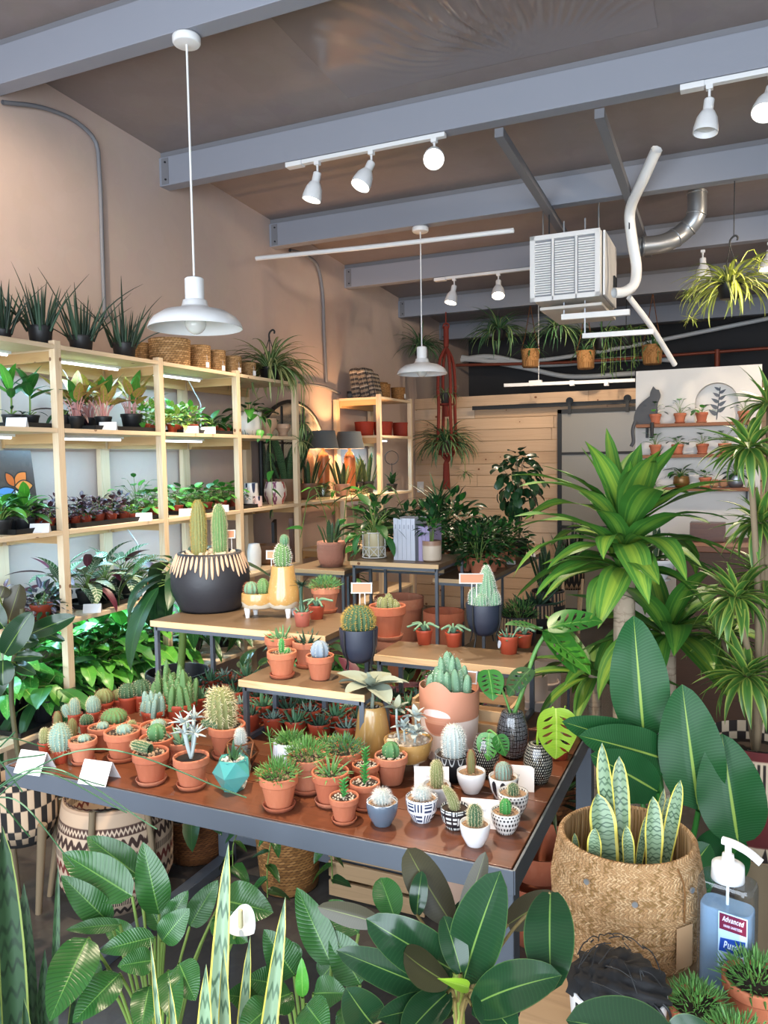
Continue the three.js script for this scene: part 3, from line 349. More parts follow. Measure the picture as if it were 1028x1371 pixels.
// ================================================================ SHELVING ALONG THE LEFT WALL
const SX = -2.70, SB = -3.13, PZ = [-1.20, -1.88, -2.555, -3.225, -3.91, -4.59, -5.27, -5.95, -6.63], LV = { 1: 2.117, 2: 1.755, 3: 1.305, 4: .905, 5: .45 };
{ const t = thing('shelving_unit', 'long pine shelving along the beige wall with posts and plank shelves', 'shelving', V(SX, 0, 0));
  PZ.forEach((z, i) => { const h = i === 6 ? 1.285 : 2.135; part(t, 'post', wbox(.036, h, .036, 'y', .002), M.pine, -.018, h / 2, z); part(t, 'post', wbox(.03, h - .03, .064, 'y'), M.pine, SB - SX + .015, (h - .03) / 2, z); });
  const bays = { 1: [0, 1, 2, 3, 4, 7], 2: [0, 1, 2, 3, 4, 7], 3: [0, 1, 2, 3, 4, 5, 6, 7], 4: [0, 1, 2, 3, 4, 6, 7], 5: [0, 1, 2, 3, 4, 5, 6, 7] };
  for (const k in bays) for (const b of bays[k]) { const z0 = PZ[b] - .019, z1 = PZ[b + 1] + .019, zc = (z0 + z1) / 2, y = LV[k] + (k === '2' && b > 4 ? .04 : 0);
    part(t, 'shelf_board', wbox(SX - SB - .03, .02, z0 - z1, 'z', .0015), M.pine, (SB + .03 - SX) / 2 + .0, y - .01, zc);
    part(t, 'back_rail', wbox(.02, .06, z0 - z1, 'z'), M.pineDark, SB - SX + .045, y - .05, zc); part(t, 'cross_rail', wbox(SX - SB - .09, .045, .018, 'x'), M.pineDark, (SB - SX) / 2, y - .0425, z0 - .01); }
}
// grow lights under the shelves: glowing tube and an area light of the same size just below it
const LED = 11.0;
for (const [lv, b, z] of [[1, 1], [1, 2], [1, 3], [2, 1], [2, 2], [2, 3], [3, 1], [3, 2], [3, 3], [4, 1], [4, 2], [4, 3], [1, 0], [3, 0], [2, 7]]) {
  const zc = (PZ[b] + PZ[b + 1]) / 2, y = LV[lv] - .021 + (b > 4 ? .04 : 0), x = SX - .22, len = .52, where = { 1: 'top shelf', 2: 'second shelf', 3: 'third shelf', 4: 'fourth shelf' }[lv];
  const t = thing('grow_light', `slim white grow light tube under the ${where}, ${b > 4 ? 'above the hoop stake plant' : ORD[b] + ' bay'}`, 'grow light', V(x, y, zc), 0, 'grow light tubes under the shelves');
  part(t, 'housing', box(.022, .012, len + .03), M.whiteMetal, 0, -.006, 0); const g = part(t, 'light_tube', cyl(.006, .006, len, 10), M.glow, 0, -.017, 0, PI / 2);
  const l = new THREE.RectAreaLight(new THREE.Color(.37, .71, 1), LED * (lv === 4 ? 1.5 : 1) * 5, .03, len); l.position.set(x, y - .03, zc); l.rotation.x = -PI / 2; scene.add(l);
}
for (const [a, b, c] of [[1, 2, 252], [3, 1, 165]]) { const p = onShelf(c, LV[a] - .05, SX - .3), t = thing('lamp_cable', 'thin white cable hanging from a grow light by the ' + (a === 1 ? 'golden peperomias' : 'pine rear post'), 'cable', p); part(t, 'cord', tube([V(0, .02, 0), V(0, -.05, -.06), V(.01, -.12, -.1), V(0, -.3, -.1)], .004, 14, 6), M.wire); }
{ const p = atX(147, 847, XL + .01), t = thing('wall_outlet', 'white wall outlet with plugged-in cords low behind the shelving', 'outlet', p); part(t, 'plate', rbox(.01, .12, .09, .003), M.white); for (const [dy, q] of [[.03, .05], [0, .07], [-.03, .04]]) part(t, 'plug_cord', tube([V(.01, dy, -.02), V(.05, dy + .01, -.04), V(.07, dy + .05, -.08), V(.04, dy + q + .05, -.12)], .004, 10, 5), M.wire); }

// a plant standing on a shelf: pixel column, shelf, distance of its middle from the wall plane, pot width in pixels
function shelfThing(name, label, cat, px, lv, X, group, turn = 0) { return thing(name, label, cat, onShelf(px, LV[lv], X), turn, group); }
const sizeAt = (o, w) => w * mpp(o.position);
function price(px, lv, label, X = SX - .03) { const o = shelfThing('price_card', label, 'card', px, lv, X, 'price cards on the shelves', .6); tent(o, .08, .045); }
function tent(o, w, h, note) { const m = M.card, g = box(w, h, .0012); const f = part(o, 'front_flap', g, m, 0, h * .43, h * .26, -.52); part(o, 'back_flap', g, m, 0, h * .43, -h * .26, .52); if (note) part(f, 'handwriting', new THREE.PlaneGeometry(w * .8, h * .7), note, 0, 0, .0012); }
const noteTex = (lines, seed) => canvas(256, 128, (g, w, h) => { g.fillStyle = '#e9e8ea'; g.fillRect(0, 0, w, h); g.fillStyle = '#6a6f86'; g.font = 'italic 26px serif'; g.textAlign = 'center'; lines.forEach((l, i) => g.fillText(l, w / 2, 50 + i * 34)); });

// --- top shelf: spear-leaved plants in black pots, nested baskets, spider plant
[[4, 24, .62, 'spear-leaved plant in a black pot, cut by the shelf end, above the green cordylines', 1], [55, 33, .75, 'spear-leaved plant in a tall black pot at the first pine post', 2], [109, 33, .85, 'spear-leaved plant in a wide black pot between post and conduit', 3], [167, 32, .8, 'spear-leaved plant in a black pot next to the seagrass baskets', 4]].forEach(([px, w, k, l, s]) => {
  const o = shelfThing('spear_plant', l, 'plant', px, 1, SX - .15, 'spear plants on the top shelf'), R = sizeAt(o, w) / 2, y = tubPot(o, R, R * (s === 2 ? 1.75 : 1.45), M.blackPot, .78), r = rng(s);
  tuft(o, { n: 28, len: .2, wid: .065, spike: 1, el: [1.1, 1.54], droop: [-.15, .25], nl: 6, nw: 5, y0: y - .01, r0: R * .8, mats: [L.spear, L.aloeDark], seed: s, split: 1, base: 1, thick: .8 });
  tuft(o, { n: 7, len: .33, wid: .032, spike: 1, el: [.6, 1.35], droop: [.2, .9], nl: 8, nw: 4, y0: y, r0: R * .8, mats: [L.spear], seed: s + 9, split: 1, name: 'long_leaf', base: 1 });
});
function basketGeo(R, H, rows = 10, wob = .03, taper = .95) { const p = [[0, 0]]; for (let i = 0; i <= rows * 2; i++) { const t = i / (rows * 2); p.push([R * lerp(taper, 1, t) * (1 + (i % 2 ? wob : 0)), H * t]); } p.push([R * .93, H], [R * .9, H * .9], [R * .88, H * .06], [0, H * .05]); return lathe(p, 30); }
[[191, 20, 1.9, SX - .3, 'small dark seagrass basket tucked behind the largest one'], [228, 54, .78, SX - .15, 'largest round seagrass basket on the top shelf'], [268, 29, 1.32, SX - .12, 'second largest seagrass basket, with a white paper tag'], [291, 23, 1.5, SX - .11, 'middle-sized seagrass basket next to the tagged one'], [312, 24, 1.2, SX - .1, 'low seagrass basket at the third pine post'], [333, 20, 1.15, SX - .1, 'smallest seagrass basket beside the spider plant']].forEach(([px, w, k, X, l], i) => {
  const o = shelfThing('seagrass_basket', l, 'basket', px, 1, X), R = sizeAt(o, w) / 2; part(o, 'woven_body', basketGeo(R, R * 2 * k * .88, 11 - i), M.seagrass);
  if (i > 1) { const tx = R * 1.02; part(o, 'tag_string', tube([V(tx, R * 1.4, R * .3), V(tx + .004, R * .9, R * .35), V(tx + .004, R * .5, R * .36)], .001, 4, 4), M.wire); part(o, 'paper_tag', box(.002, .03, .02), M.card, tx + .006, R * .3 + .012, R * .36, 0, -.4); }
});
function spiderPlant(o, { R, H, n, len, m, y, pot = M.blackPot, seed = 1, hang = 0, wid = .07, noPot }) {
  const y0 = noPot ? y || 0 : tubPot(o, R, H, pot, .75); tuft(o, { n, len, wid, shape: 'strap', el: [-.1, 1.35], droop: [1.3, 2.5], fold: .3, nl: 9, nw: 2, y0, r0: R * .6, mats: m, seed, roll: .6, nv: 6, split: len > .2 ? 0 : 0 });
  if (hang) { for (let i = 0; i < 3; i++) { const a = i * 2.09; part(o, 'hanger_wire', tube([V(Math.cos(a) * R, y0, Math.sin(a) * R), V(Math.cos(a) * R * .5, y0 + hang * .4, Math.sin(a) * R * .5), V(0, y0 + hang * .8, 0)], .003, 6, 5), M.black); } part(o, 'hook', tube([V(0, y0 + hang * .78, 0), V(0, y0 + hang * .9, 0), V(.012, y0 + hang * .97, 0), V(.03, y0 + hang, 0), V(.042, y0 + hang * .95, 0), V(.038, y0 + hang * .9, 0)], .006, 16, 6), M.black); }
}
{ const o = shelfThing('spider_plant', 'pale striped spider plant trailing over the end of the top shelf', 'plant', 362, 1, SX - .14); spiderPlant(o, { R: .075, H: .1, n: 150, len: .34, m: [L.spiderPale, L.spider, L.spiderPale], seed: 5, hang: .26, wid: .055 });
  for (const [z, dy, s] of [[-.13, -.42, 1], [-.17, -.3, 2]]) { part(o, 'runner', tube([V(.05, .12, -.05), V(.14, .05, z), V(.155, dy * .5, z), V(.15, dy, z)], .0025, 12, 5), M.stem); tuft(o, { n: 26, len: .13, wid: .09, shape: 'strap', el: [-1.3, .6], droop: [.4, 1.4], nl: 6, nw: 2, p0: V(.15, dy + .03, z), mats: [L.spider, L.spiderPale], seed: 30 + s, name: 'plantlet' }); } }

// --- second shelf
function tray(px0, px1, lv, label, X = SX - .17, d = .26) { const a = onShelf(px0, LV[lv], X), b = onShelf(px1, LV[lv], X), o = thing('plant_tray', label, 'tray', V(X, LV[lv], (a.z + b.z) / 2), 0, 'black plastic trays on the shelves'), len = Math.abs(a.z - b.z); part(o, 'base', box(d, .004, len), M.tray, 0, .002, 0); for (const s of [-1, 1]) { part(o, 'side_wall', box(.004, .022, len), M.tray, s * d / 2, .011, 0); part(o, 'end_wall', box(d, .022, .004), M.tray, 0, .011, s * len / 2); } return o; }
const TR = .004;
tray(-8, 66, 2, 'shallow black tray under the bright green cordylines'); tray(100, 192, 2, 'shallow black tray under the pink and yellow aglaonemas'); tray(226, 300, 2, 'shallow black tray under the golden peperomias');
[[16, 1, L.bright, 'bright green cordyline in a black pot by the first price card'], [41, 2, L.green, 'upright dark green cordyline in a black pot before the white-lit wall']].forEach(([px, s, m, l]) => { const o = shelfThing('cordyline', l, 'plant', px, 2, SX - .13); o.position.y += TR; const R = sizeAt(o, 25) / 2, y = tubPot(o, R, R * 1.35, M.blackPot); stalk(o, { pts: [V(0, y, 0), V(.004, y + .08, 0), V(0, y + .13, .005)], r: .004, n: 10, len: .15, wid: .3, el: [.5, 1.35], droop: [.3, 1.1], mats: [m, L.green], seed: s, split: 1, t0: .45, nl: 8, nw: 2 }); tuft(o, { n: 5, len: .05, wid: .28, el: [.4, .9], droop: [.5, 1.2], pet: .03, y0: y, mats: [L.deep], seed: s, split: 1, nw: 2 }); });
{ const o = shelfThing('cordyline', 'dark bronze cordyline in a black pot hidden by the first post', 'plant', 86, 2, SX - .22); const R = .04, y = tubPot(o, R, .075, M.blackPot); tuft(o, { n: 9, len: .14, wid: .24, el: [.2, 1.1], droop: [.6, 1.4], pet: .05, y0: y, mats: [L.deep, L.burg], seed: 21, split: 1, nw: 2 }); }
[[103, 22, 1, .15, 'pink-stemmed yellow aglaonema in a black pot at the first post'], [120, 22, 2, .24, 'pink-stemmed yellow aglaonema in a black pot behind its neighbours'], [139, 23, 3, .13, 'compact pink and yellow aglaonema in a black pot beside the price card'], [177, 29, 4, .15, 'orange-tinged aglaonema standing alone before the second post']].forEach(([px, w, s, dx, l]) => { const o = shelfThing('aglaonema', l, 'plant', px, 2, SX - dx); o.position.y += TR; const R = sizeAt(o, w) / 2, y = tubPot(o, R, R * 1.6, M.blackPot); tuft(o, { n: 17, len: .15, wid: .34, el: [.8, 1.95], droop: [.1, .8], pet: .1, stemMat: mat('#d79a94', .6), stemR: .0035, y0: y - .01, r0: R * .5, mats: [L.aglao, L.aglao, L.aglao, L.pothos], seed: s + 40, split: 1, nl: 7, nw: 2, wave: .1 }); });
const fittL = 'little variegated yellow-green peperomia in a red pot under the top shelf grow light';
[[193, .14, 18], [205, .24, 18], [214, .12, 17], [233, .14, 19], [246, .24, 18], [256, .13, 20]].forEach(([px, dx, w], i, A) => { const o = shelfThing('small_peperomia', 'little yellow-green peperomia in a red pot, ' + inRow(A, i, 'the orange-tinged aglaonema'), 'plant', px, 2, SX - dx, 'variegated peperomias on the second shelf'); o.position.y += TR; const R = sizeAt(o, w) / 2, y = tubPot(o, R, R * 1.2, M.nursery); bush(o, { n: 46, R: .07, H: .1, len: .055, wid: .55, y0: y + .01, mats: [L.fitt, L.bright], seed: i + 3, nl: 4, nw: 2 }); });
[[284, .14, 'dark glossy peperomia in a red pot by the twin price cards', L.deep], [300, .26, 'glossy green peperomia in a red pot behind the twin price cards', L.green]].forEach(([px, dx, l, m], i) => { const o = shelfThing('glossy_peperomia', l, 'plant', px, 2, SX - dx); o.position.y += TR; const R = sizeAt(o, 18) / 2, y = tubPot(o, R, R * 1.2, M.nursery); tuft(o, { n: 14, len: .075, wid: .55, el: [.1, 1.3], droop: [.3, 1], pet: .05, y0: y, mats: [m, L.green], seed: i + 60, split: 1, nw: 2 }); });
price(23, 2, 'white price card before the bright green cordylines'); price(145, 2, 'white price card before the compact aglaonema'); price(256, 2, 'white price card before the variegated peperomias, left of its twin'); price(279, 2, 'white price card before the dark glossy peperomia');
{ const dot = canvas(256, 128, (g, w, h) => { g.fillStyle = '#e3ddd6'; g.fillRect(0, 0, w, h); const r = rng(5); for (let i = 0; i < 40; i++) { g.strokeStyle = ['#3f6f57', '#2b2b33', '#4a7a90'][(r() * 3) | 0]; g.lineWidth = 3; g.beginPath(); const x = r() * w, y = r() * h; g.moveTo(x, y); g.quadraticCurveTo(x + 8, y - 14, x + 22 * (r() - .3), y - 24); g.stroke(); } });
  const o = shelfThing('golden_pothos', 'golden pothos trailing from a white leaf-printed planter at the third post', 'plant', 333, 2, SX - .14), R = .085; bowlPot(o, [[0, 0], [R * .8, 0], [R, .05], [R, .15], [R * .93, .15], [R * .92, .11], [0, .11]], mat(W, .35, { map: rep(dot, 2, 1) }), .12, R * .9);
  tuft(o, { n: 13, len: .1, wid: .6, shape: 'heart', el: [0, 1.2], droop: [.4, 1.1], pet: .09, y0: .12, r0: .03, mats: [L.pothos, L.green, L.deep], seed: 71, split: 1 });
  vine(o, [V(.06, .14, -.04), V(.12, .1, -.05), V(.125, -.1, -.05), V(.12, -.3, -.07), V(.125, -.52, -.06)], { n: 7, len: .085, wid: .6, shape: 'heart', el: [-1.2, -.5], droop: [.2, .6], mats: [L.deep, L.green], seed: 4, split: 1, face: 1.2 });
  vine(o, [V(.05, .14, .05), V(.12, .12, .06), V(.125, 0, .05)], { n: 3, len: .09, wid: .6, shape: 'heart', el: [-1, -.4], mats: [L.bright, L.pothos], seed: 6, split: 1, face: 1.2 }); }
for (const [px, R, dx, l] of [[357, .07, .13, 'wide beige footed planter beside the leaf-printed pothos planter'], [379, .052, .12, 'smaller beige footed planter at the end of the second shelf']]) { const o = shelfThing('footed_planter', l, 'planter', px, 2, SX - dx); part(o, 'bowl', lathe([[0, .0], [R * .55, 0], [R * .6, .02], [R * .55, .03], [R * .92, .06], [R, R * 1.2], [R * .97, R * 1.7], [R * .9, R * 1.7], [R * .9, R], [0, .05]], 32), mat('#c9a68a', .6)); }
{ const o = shelfThing('rubber_seedling', 'round-leaved young plant in a brown pot behind the beige planters', 'plant', 352, 2, SX - .3), y = tubPot(o, .06, .13, mat('#8a5a45', .6)); tuft(o, { n: 11, len: .09, wid: .7, shape: 'round', el: [.2, 1.3], droop: [.2, .7], pet: .07, y0: y, mats: [L.deep, L.pothos], seed: 91, split: 1 }); }

// --- third shelf
tray(-8, 66, 3, 'shallow black tray under the leafy green seedlings by the flower picture'); tray(74, 200, 3, 'long black tray under the dark red fittonias'); tray(226, 322, 3, 'long black tray under the round-leaved pileas');
[[3, .12, 1], [22, .24, 2], [34, .12, 3]].forEach(([px, dx, s]) => { const o = shelfThing('peace_seedling', ['leafy green seedling cut by the shelf end under the flower picture', 'leafy green seedling behind the other two at the flower picture', 'leafy green seedling in a black pot nearest the red fittonias'][s - 1], 'plant', px, 3, SX - dx, 'leafy seedlings on the third shelf'); o.position.y += TR; const y = tubPot(o, .044, .06, M.blackPot); tuft(o, { n: 24, len: .1, wid: .38, el: [.3, 1.5], droop: [.3, 1.1], pet: .07, y0: y, mats: [L.green, L.bright], seed: s + 80, split: 1, nw: 2 }); });
[[53, .2], [66, .13], [76, .26], [86, .14], [101, .13], [110, .25], [116, .12], [127, .26], [133, .13], [143, .25], [150, .12], [160, .24], [167, .13]].forEach(([px, dx], i, A) => { const o = shelfThing('red_fittonia', 'small dark red fittonia, ' + inRow(A, i, 'the flower picture'), 'plant', px, 3, SX - dx, 'dark red fittonias on the third shelf'); o.position.y += TR; const R = .028, y = tubPot(o, R, .045, M.nursery); bush(o, { n: 48, R: .05, H: .05 + .02 * (i % 3), len: .034, wid: .6, y0: y + .008, mats: [L.burg, L.burg, i % 4 ? L.purple : L.deep], seed: i + 11, nl: 4, nw: 2, low: 1.15 }); });
{ const o = shelfThing('lime_fittonia', 'tiny lime green fittonia in a red pot at the tray end', 'plant', 177, 3, SX - .12); const y = tubPot(o, .026, .035, M.nursery); bush(o, { n: 40, R: .04, H: .035, len: .03, wid: .6, y0: y + .004, mats: [L.limeLeaf, L.bright], seed: 3, nl: 4, nw: 2 }); }
[[183, .25], [196, .2], [208, .13], [226, .22], [238, .13], [247, .25], [258, .13], [266, .25], [277, .13], [286, .25], [297, .13], [305, .25], [315, .14]].forEach(([px, dx], i, A) => { const o = shelfThing('pilea', 'round-leaved green pilea, ' + inRow(A, i, 'the lime fittonia'), 'plant', px, 3, SX - dx, 'pileas on the third shelf'); o.position.y += TR; const y = tubPot(o, .034, .052, M.nursery); tuft(o, { n: 22, len: .048, wid: .85, shape: 'round', el: [-.1, 1.35], droop: [.2, .8], pet: .085 + (i === 0 ? .06 : 0), stemR: .0014, y0: y, mats: [L.green, L.bright], seed: i + 120, split: 1, nl: 4, nw: 2, fold: .1 }); });
price(54, 3, 'white price card lying before the red fittonias'); price(193, 3, 'white price card between lime fittonia and second post'); price(250, 3, 'white price card before the pileas, next to the second post'); price(297, 3, 'white price card before the pileas near the third post');
{ const tex = canvas(256, 320, (g, w, h) => { g.fillStyle = '#4c3f39'; g.fillRect(0, 0, w, h); speckle(g, w, h, 200, ['#5a4a42', '#3f342f'], .5, 3, 20, 2); const petal = (x, y, a, l, ww, c) => { g.save(); g.translate(x, y); g.rotate(a); g.fillStyle = c; g.strokeStyle = '#221d1c'; g.lineWidth = 5; g.beginPath(); g.moveTo(0, 0); g.quadraticCurveTo(ww, l * .5, 0, l); g.quadraticCurveTo(-ww, l * .5, 0, 0); g.fill(); g.stroke(); g.restore(); }; petal(150, 150, -2.3, 90, 55, '#d9742f'); petal(150, 150, -1.6, 95, 50, '#e08a3f'); petal(150, 150, 2.6, 70, 40, '#c75f24'); petal(150, 160, .1, 130, 50, '#d5d9e2'); petal(150, 160, .8, 120, 45, '#8fb0d4'); petal(150, 160, -.5, 125, 45, '#e7e7ea'); petal(150, 160, 1.4, 110, 40, '#5f8cc4'); });
  const p = atX(19, 640, SB + .06), o = thing('flower_picture', 'dark panel with an orange and blue petalled flower, leaning by the wall', 'picture', V(SB + .12, LV[3], onShelf(19, LV[3], SB + .12).z)); o.rotation.z = .12; part(o, 'panel', box(.02, .36, .28), mat('#4c3f39', .6), 0, .18, 0); part(o, 'flower_print', new THREE.PlaneGeometry(.28, .36), mat(W, .4, { map: tex }), .0108, .18, 0, 0, PI / 2); }
{ const dots = canvas(128, 128, (g, w, h) => { g.fillStyle = '#e6e2df'; g.fillRect(0, 0, w, h); g.fillStyle = '#2c3450'; for (let y = 0; y < 3; y++) for (let x = 0; x < 3; x++) { g.beginPath(); g.arc(x * 44 + 20 + (y % 2) * 18, y * 44 + 20, 11, 0, 7); g.fill(); } }), flo = canvas(256, 128, (g, w, h) => { g.fillStyle = '#e2d6cc'; g.fillRect(0, 0, w, h); for (const [x, c] of [[40, '#7a3f63'], [128, '#b0413c'], [215, '#7a3f63']]) for (let k = 0; k < 3; k++) { g.fillStyle = c; for (let a = 0; a < 6; a++) { g.beginPath(); g.ellipse(x + 11 * Math.cos(a), 22 + k * 40 + 11 * Math.sin(a), 8, 5, a, 0, 7); g.fill(); } } });
  const mug = (px, R, H, m, l, dx) => { const o = shelfThing('ceramic_cup', l, 'cup', px, 3, SX - dx); part(o, 'body', lathe([[0, 0], [R * .85, 0], [R, H * .2], [R, H], [R * .9, H], [R * .88, H * .2], [0, H * .15]], 24), m); part(o, 'handle', new THREE.TorusGeometry(H * .24, .006, 8, 16, PI), m, 0, H * .55, R * .95, 0, -PI / 2, -PI / 2); };
  mug(337, .045, .15, mat(W, .3, { map: rep(dots, 2, 1) }), 'tall white cup with navy dots behind the pothos vine', .15); mug(345, .03, .07, mat('#f3d9d5', .3, { map: rep(dots, 2, 1) }), 'small white cup with dark dots before the tall one', .06);
  const o = shelfThing('floral_pot', 'round white pot with rows of red and purple flowers', 'pot', 369, 3, SX - .12), R = .075; part(o, 'body', lathe([[0, 0], [R * .7, 0], [R, .06], [R, .1], [R * .8, .15], [R * .72, .15], [R * .9, .1], [R * .6, .01], [0, .01]], 32), mat(W, .35, { map: rep(flo, 2, 1) })); part(o, 'rope_handle', new THREE.TorusGeometry(.07, .006, 6, 20, PI), mat('#b99a72', .8), 0, .08, -.07, 0, PI / 2, 0); }
function snakePot(o, R, H, n, len, m, seed, pm, wid = .16) { const y = tubPot(o, R, H, pm, .8); tuft(o, { n, len, wid, shape: 'spear', el: [1.05, 1.5], droop: [0, .12], fold: .5, nl: 8, nw: 4, y0: y - .02, r0: R * .65, mats: m, seed, split: 1, jit: .1 }); }
{ const o = shelfThing('snake_plant', 'tall dark snake plant in a brown pot on the third shelf end', 'plant', 385, 3, SX - .25); snakePot(o, .09, .16, 13, .36, [L.snakeDark], 5, mat('#8a6a52', .6)); }
[[413, .2, .07, .12, .24, 'brown glass', mat('#7d5a49', .4), 'banded snake plant in a brown pot just past the fourth post'], [440, .14, .05, .09, .0, '', 0, ''], [458, .15, .065, .1, .22, '', mat('#b48c78', .45), 'snake plant in a pinkish pot under the second table lamp'], [492, .2, .06, .1, .26, '', M.blackPot, 'spiky dark snake plant near the corner of the third shelf'], [478, .25, .06, .1, .24, '', M.blackPot, 'snake plant with upright leaves behind the corner one']].forEach(([px, dx, R, H, len, , pm, l], i) => { if (!pm) return; const o = shelfThing('snake_plant', l, 'plant', px, 3, SX - dx); snakePot(o, R, H, 10, len, [L.snakeDark, L.snakeBack], i + 12, pm); });
{ const o = shelfThing('glass_jar_plant', 'clear glass jar of cuttings between the snake plants', 'plant', 433, 3, SX - .1); part(o, 'jar', lathe([[0, 0], [.05, 0], [.055, .02], [.055, .09], [.04, .11], [.042, .12], [.038, .12], [.036, .11], [.05, .09], [.05, .02], [0, .006]], 28), phys('#dfe8e4', .05, { transmission: 1, thickness: 0 })); tuft(o, { n: 9, len: .08, wid: .45, el: [.1, 1.3], droop: [.3, 1], pet: .09, y0: .03, mats: [L.pothos], seed: 8, split: 1 }); vine(o, [V(0, .1, 0), V(.08, .12, .01), V(.1, 0, .02), V(.1, -.12, .02)], { n: 5, len: .07, wid: .5, shape: 'heart', el: [-1, -.2], mats: [L.pothos, L.bright], split: 1, seed: 2, face: 1.2 }); }
{ const o = shelfThing('air_plant', 'straw-coloured air plants lying at the shelf edge', 'plant', 480, 3, SX - .06, null, .3); tuft(o, { n: 40, len: .12, wid: .06, spike: 1, el: [.1, .8], droop: [.3, 1.2], nl: 4, nw: 3, y0: .01, mats: [mat('#8f8a5c', .7)], seed: 5 }); }
// --- fourth shelf
tray(-5, 60, 4, 'shallow black tray under the purple-leaved pot'); tray(100, 160, 4, 'shallow black tray under the striped triostar plants');
{ const o = shelfThing('tradescantia', 'purple and silver trailing plant in a red pot on the fourth shelf', 'plant', 56, 4, SX - .13); const y = tubPot(o, .05, .07, M.nursery); bush(o, { n: 110, R: .11, H: .09, len: .055, wid: .4, y0: y, mats: [L.purple, L.purple, L.deep], seed: 4, nl: 4, nw: 2, low: 1.3 }); }
{ const o = shelfThing('tradescantia', 'purple trailing plant in a red pot at the picture-side end of the fourth shelf', 'plant', 4, 4, SX - .16); const y = tubPot(o, .05, .07, M.nursery); bush(o, { n: 110, R: .11, H: .11, len: .055, wid: .4, y0: y, mats: [L.purple, L.burg], seed: 14, nl: 4, nw: 2, low: 1.3 }); }
[[82, .24, 1, 'white-striped triostar in a black pot behind the first post'], [118, .14, 2, 'pink and white triostar in a black pot before the rear post'], [142, .2, 3, 'broad pink-backed triostar in a black pot by the second bay'], [165, .26, 4, 'striped triostar in a black pot near the big-leaved plant']].forEach(([px, dx, s, l]) => { const o = shelfThing('triostar_plant', l, 'plant', px, 4, SX - dx); o.position.y += s === 1 ? 0 : TR; const y = tubPot(o, .055, .085, M.blackPot); tuft(o, { n: 17, len: .19, wid: .3, el: [.1, 1.5], droop: [.3, 1.2], pet: .1, y0: y, mats: [L.tri, L.tri, L.tri, L.red], seed: s + 200, split: 1, nl: 8, nw: 2 }); });
{ const o = shelfThing('leafy_seedling', 'green seedling in a red pot beyond the triostars', 'plant', 190, 4, SX - .2); const y = tubPot(o, .045, .06, M.nursery); tuft(o, { n: 16, len: .08, wid: .5, el: [.1, 1.3], pet: .06, y0: y, mats: [L.green], seed: 6, split: 1, nw: 2 }); }
price(124, 4, 'white price card before the pink and white triostar'); price(202, 4, 'white price card at the second post on the fourth shelf');
{ const o = shelfThing('white_vase', 'slim white ribbed vase on the fourth shelf', 'vase', 341, 4, SX - .08); part(o, 'body', lathe([[0, 0], [.035, 0], [.042, .03], [.045, .12], [.034, .17], [.03, .17], [.04, .11], [0, .02]], 28), M.white); const b = shelfThing('striped_pot', 'wide pot with brown wood-like bands beside the slim white vase', 'pot', 360, 4, SX - .16); part(b, 'body', lathe([[0, 0], [.08, 0], [.09, .02], [.092, .13], [.084, .13], [.08, .03], [0, .02]], 32), mat('#ad8a66', .5, { map: TX.crate }));
  const f = shelfThing('leaning_picture', 'dark square frame leaning behind the banded pot', 'frame', 368, 4, SX - .32); part(f, 'board', box(.02, .26, .3), mat('#2a2a2e', .6), 0, .13, 0, 0, .5); part(f, 'edge', box(.03, .27, .02), M.stain[0], .05, .135, -.15, 0, .5); }
// --- lowest shelf: bright dieffenbachias
tray(-10, 75, 5, 'large black tray on the lowest shelf below the rubber tree', SX - .19, .34);
[[8, .3, 1, 1], [45, .3, 2, .9], [80, .28, 3, 1], [108, .2, 4, .95], [128, .3, 5, 1.05], [148, .17, 6, 1], [168, .21, 7, 1.0], [190, .18, 8, 1], [205, .3, 9, 1]].forEach(([px, dx, s, k], i, A) => { const o = shelfThing('dieffenbachia', 'bright speckled dieffenbachia, ' + inRow(A.map(q => q), i, 'the rubber tree').replace('row', 'row on the lowest shelf'), 'plant', px, 5, SX - dx, 'dieffenbachias on the lowest shelf'); const y = tubPot(o, .065, .1, M.blackPot); tuft(o, { n: 30, len: .17 * k, wid: .46, el: [.1, 1.5], droop: [.3, 1.1], pet: .2, y0: y, mats: [L.dieff, L.bright, L.dieff, L.green], seed: s + 300, split: 1, nl: 7, nw: 2, wave: .15, r0: .03 }); });
{ const o = shelfThing('philodendron', 'dark broad-leaved philodendron hanging over the lowest shelf edge', 'plant', 62, 5, SX - .1); o.position.y += TR; const y = tubPot(o, .06, .1, M.blackPot); tuft(o, { n: 13, len: .25, wid: .32, el: [-.25, .9], droop: [.4, 1.1], pet: .12, y0: y, mats: [L.deep, L.green], seed: 411, split: 1, nl: 9, nw: 4 }); }
{ const o = shelfThing('philodendron', 'dark broad-leaved philodendron between first and second post on the lowest shelf', 'plant', 140, 5, SX - .03); const y = tubPot(o, .05, .1, M.blackPot); tuft(o, { n: 8, len: .22, wid: .3, el: [-.1, .8], droop: [.4, 1.1], pet: .08, y0: y, mats: [L.deep], seed: 415, split: 1, nl: 9, nw: 4 }); }
[[255, .2, 1], [300, .2, 2], [345, .2, 3]].forEach(([px, dx, s]) => { const o = shelfThing('leafy_floor_plant', `dark leafy plant on the lowest shelf, ${ORD[s - 1]} past the bright dieffenbachias`, 'plant', px, 5, SX - dx, 'dark leafy plants on the lowest shelf'); const y = tubPot(o, .07, .12, M.blackPot); tuft(o, { n: 22, len: .2, wid: .3, el: [-.1, 1.3], droop: [.3, 1.1], pet: .13, y0: y, mats: [L.deep, L.peace], seed: s + 500, split: 1 }); });

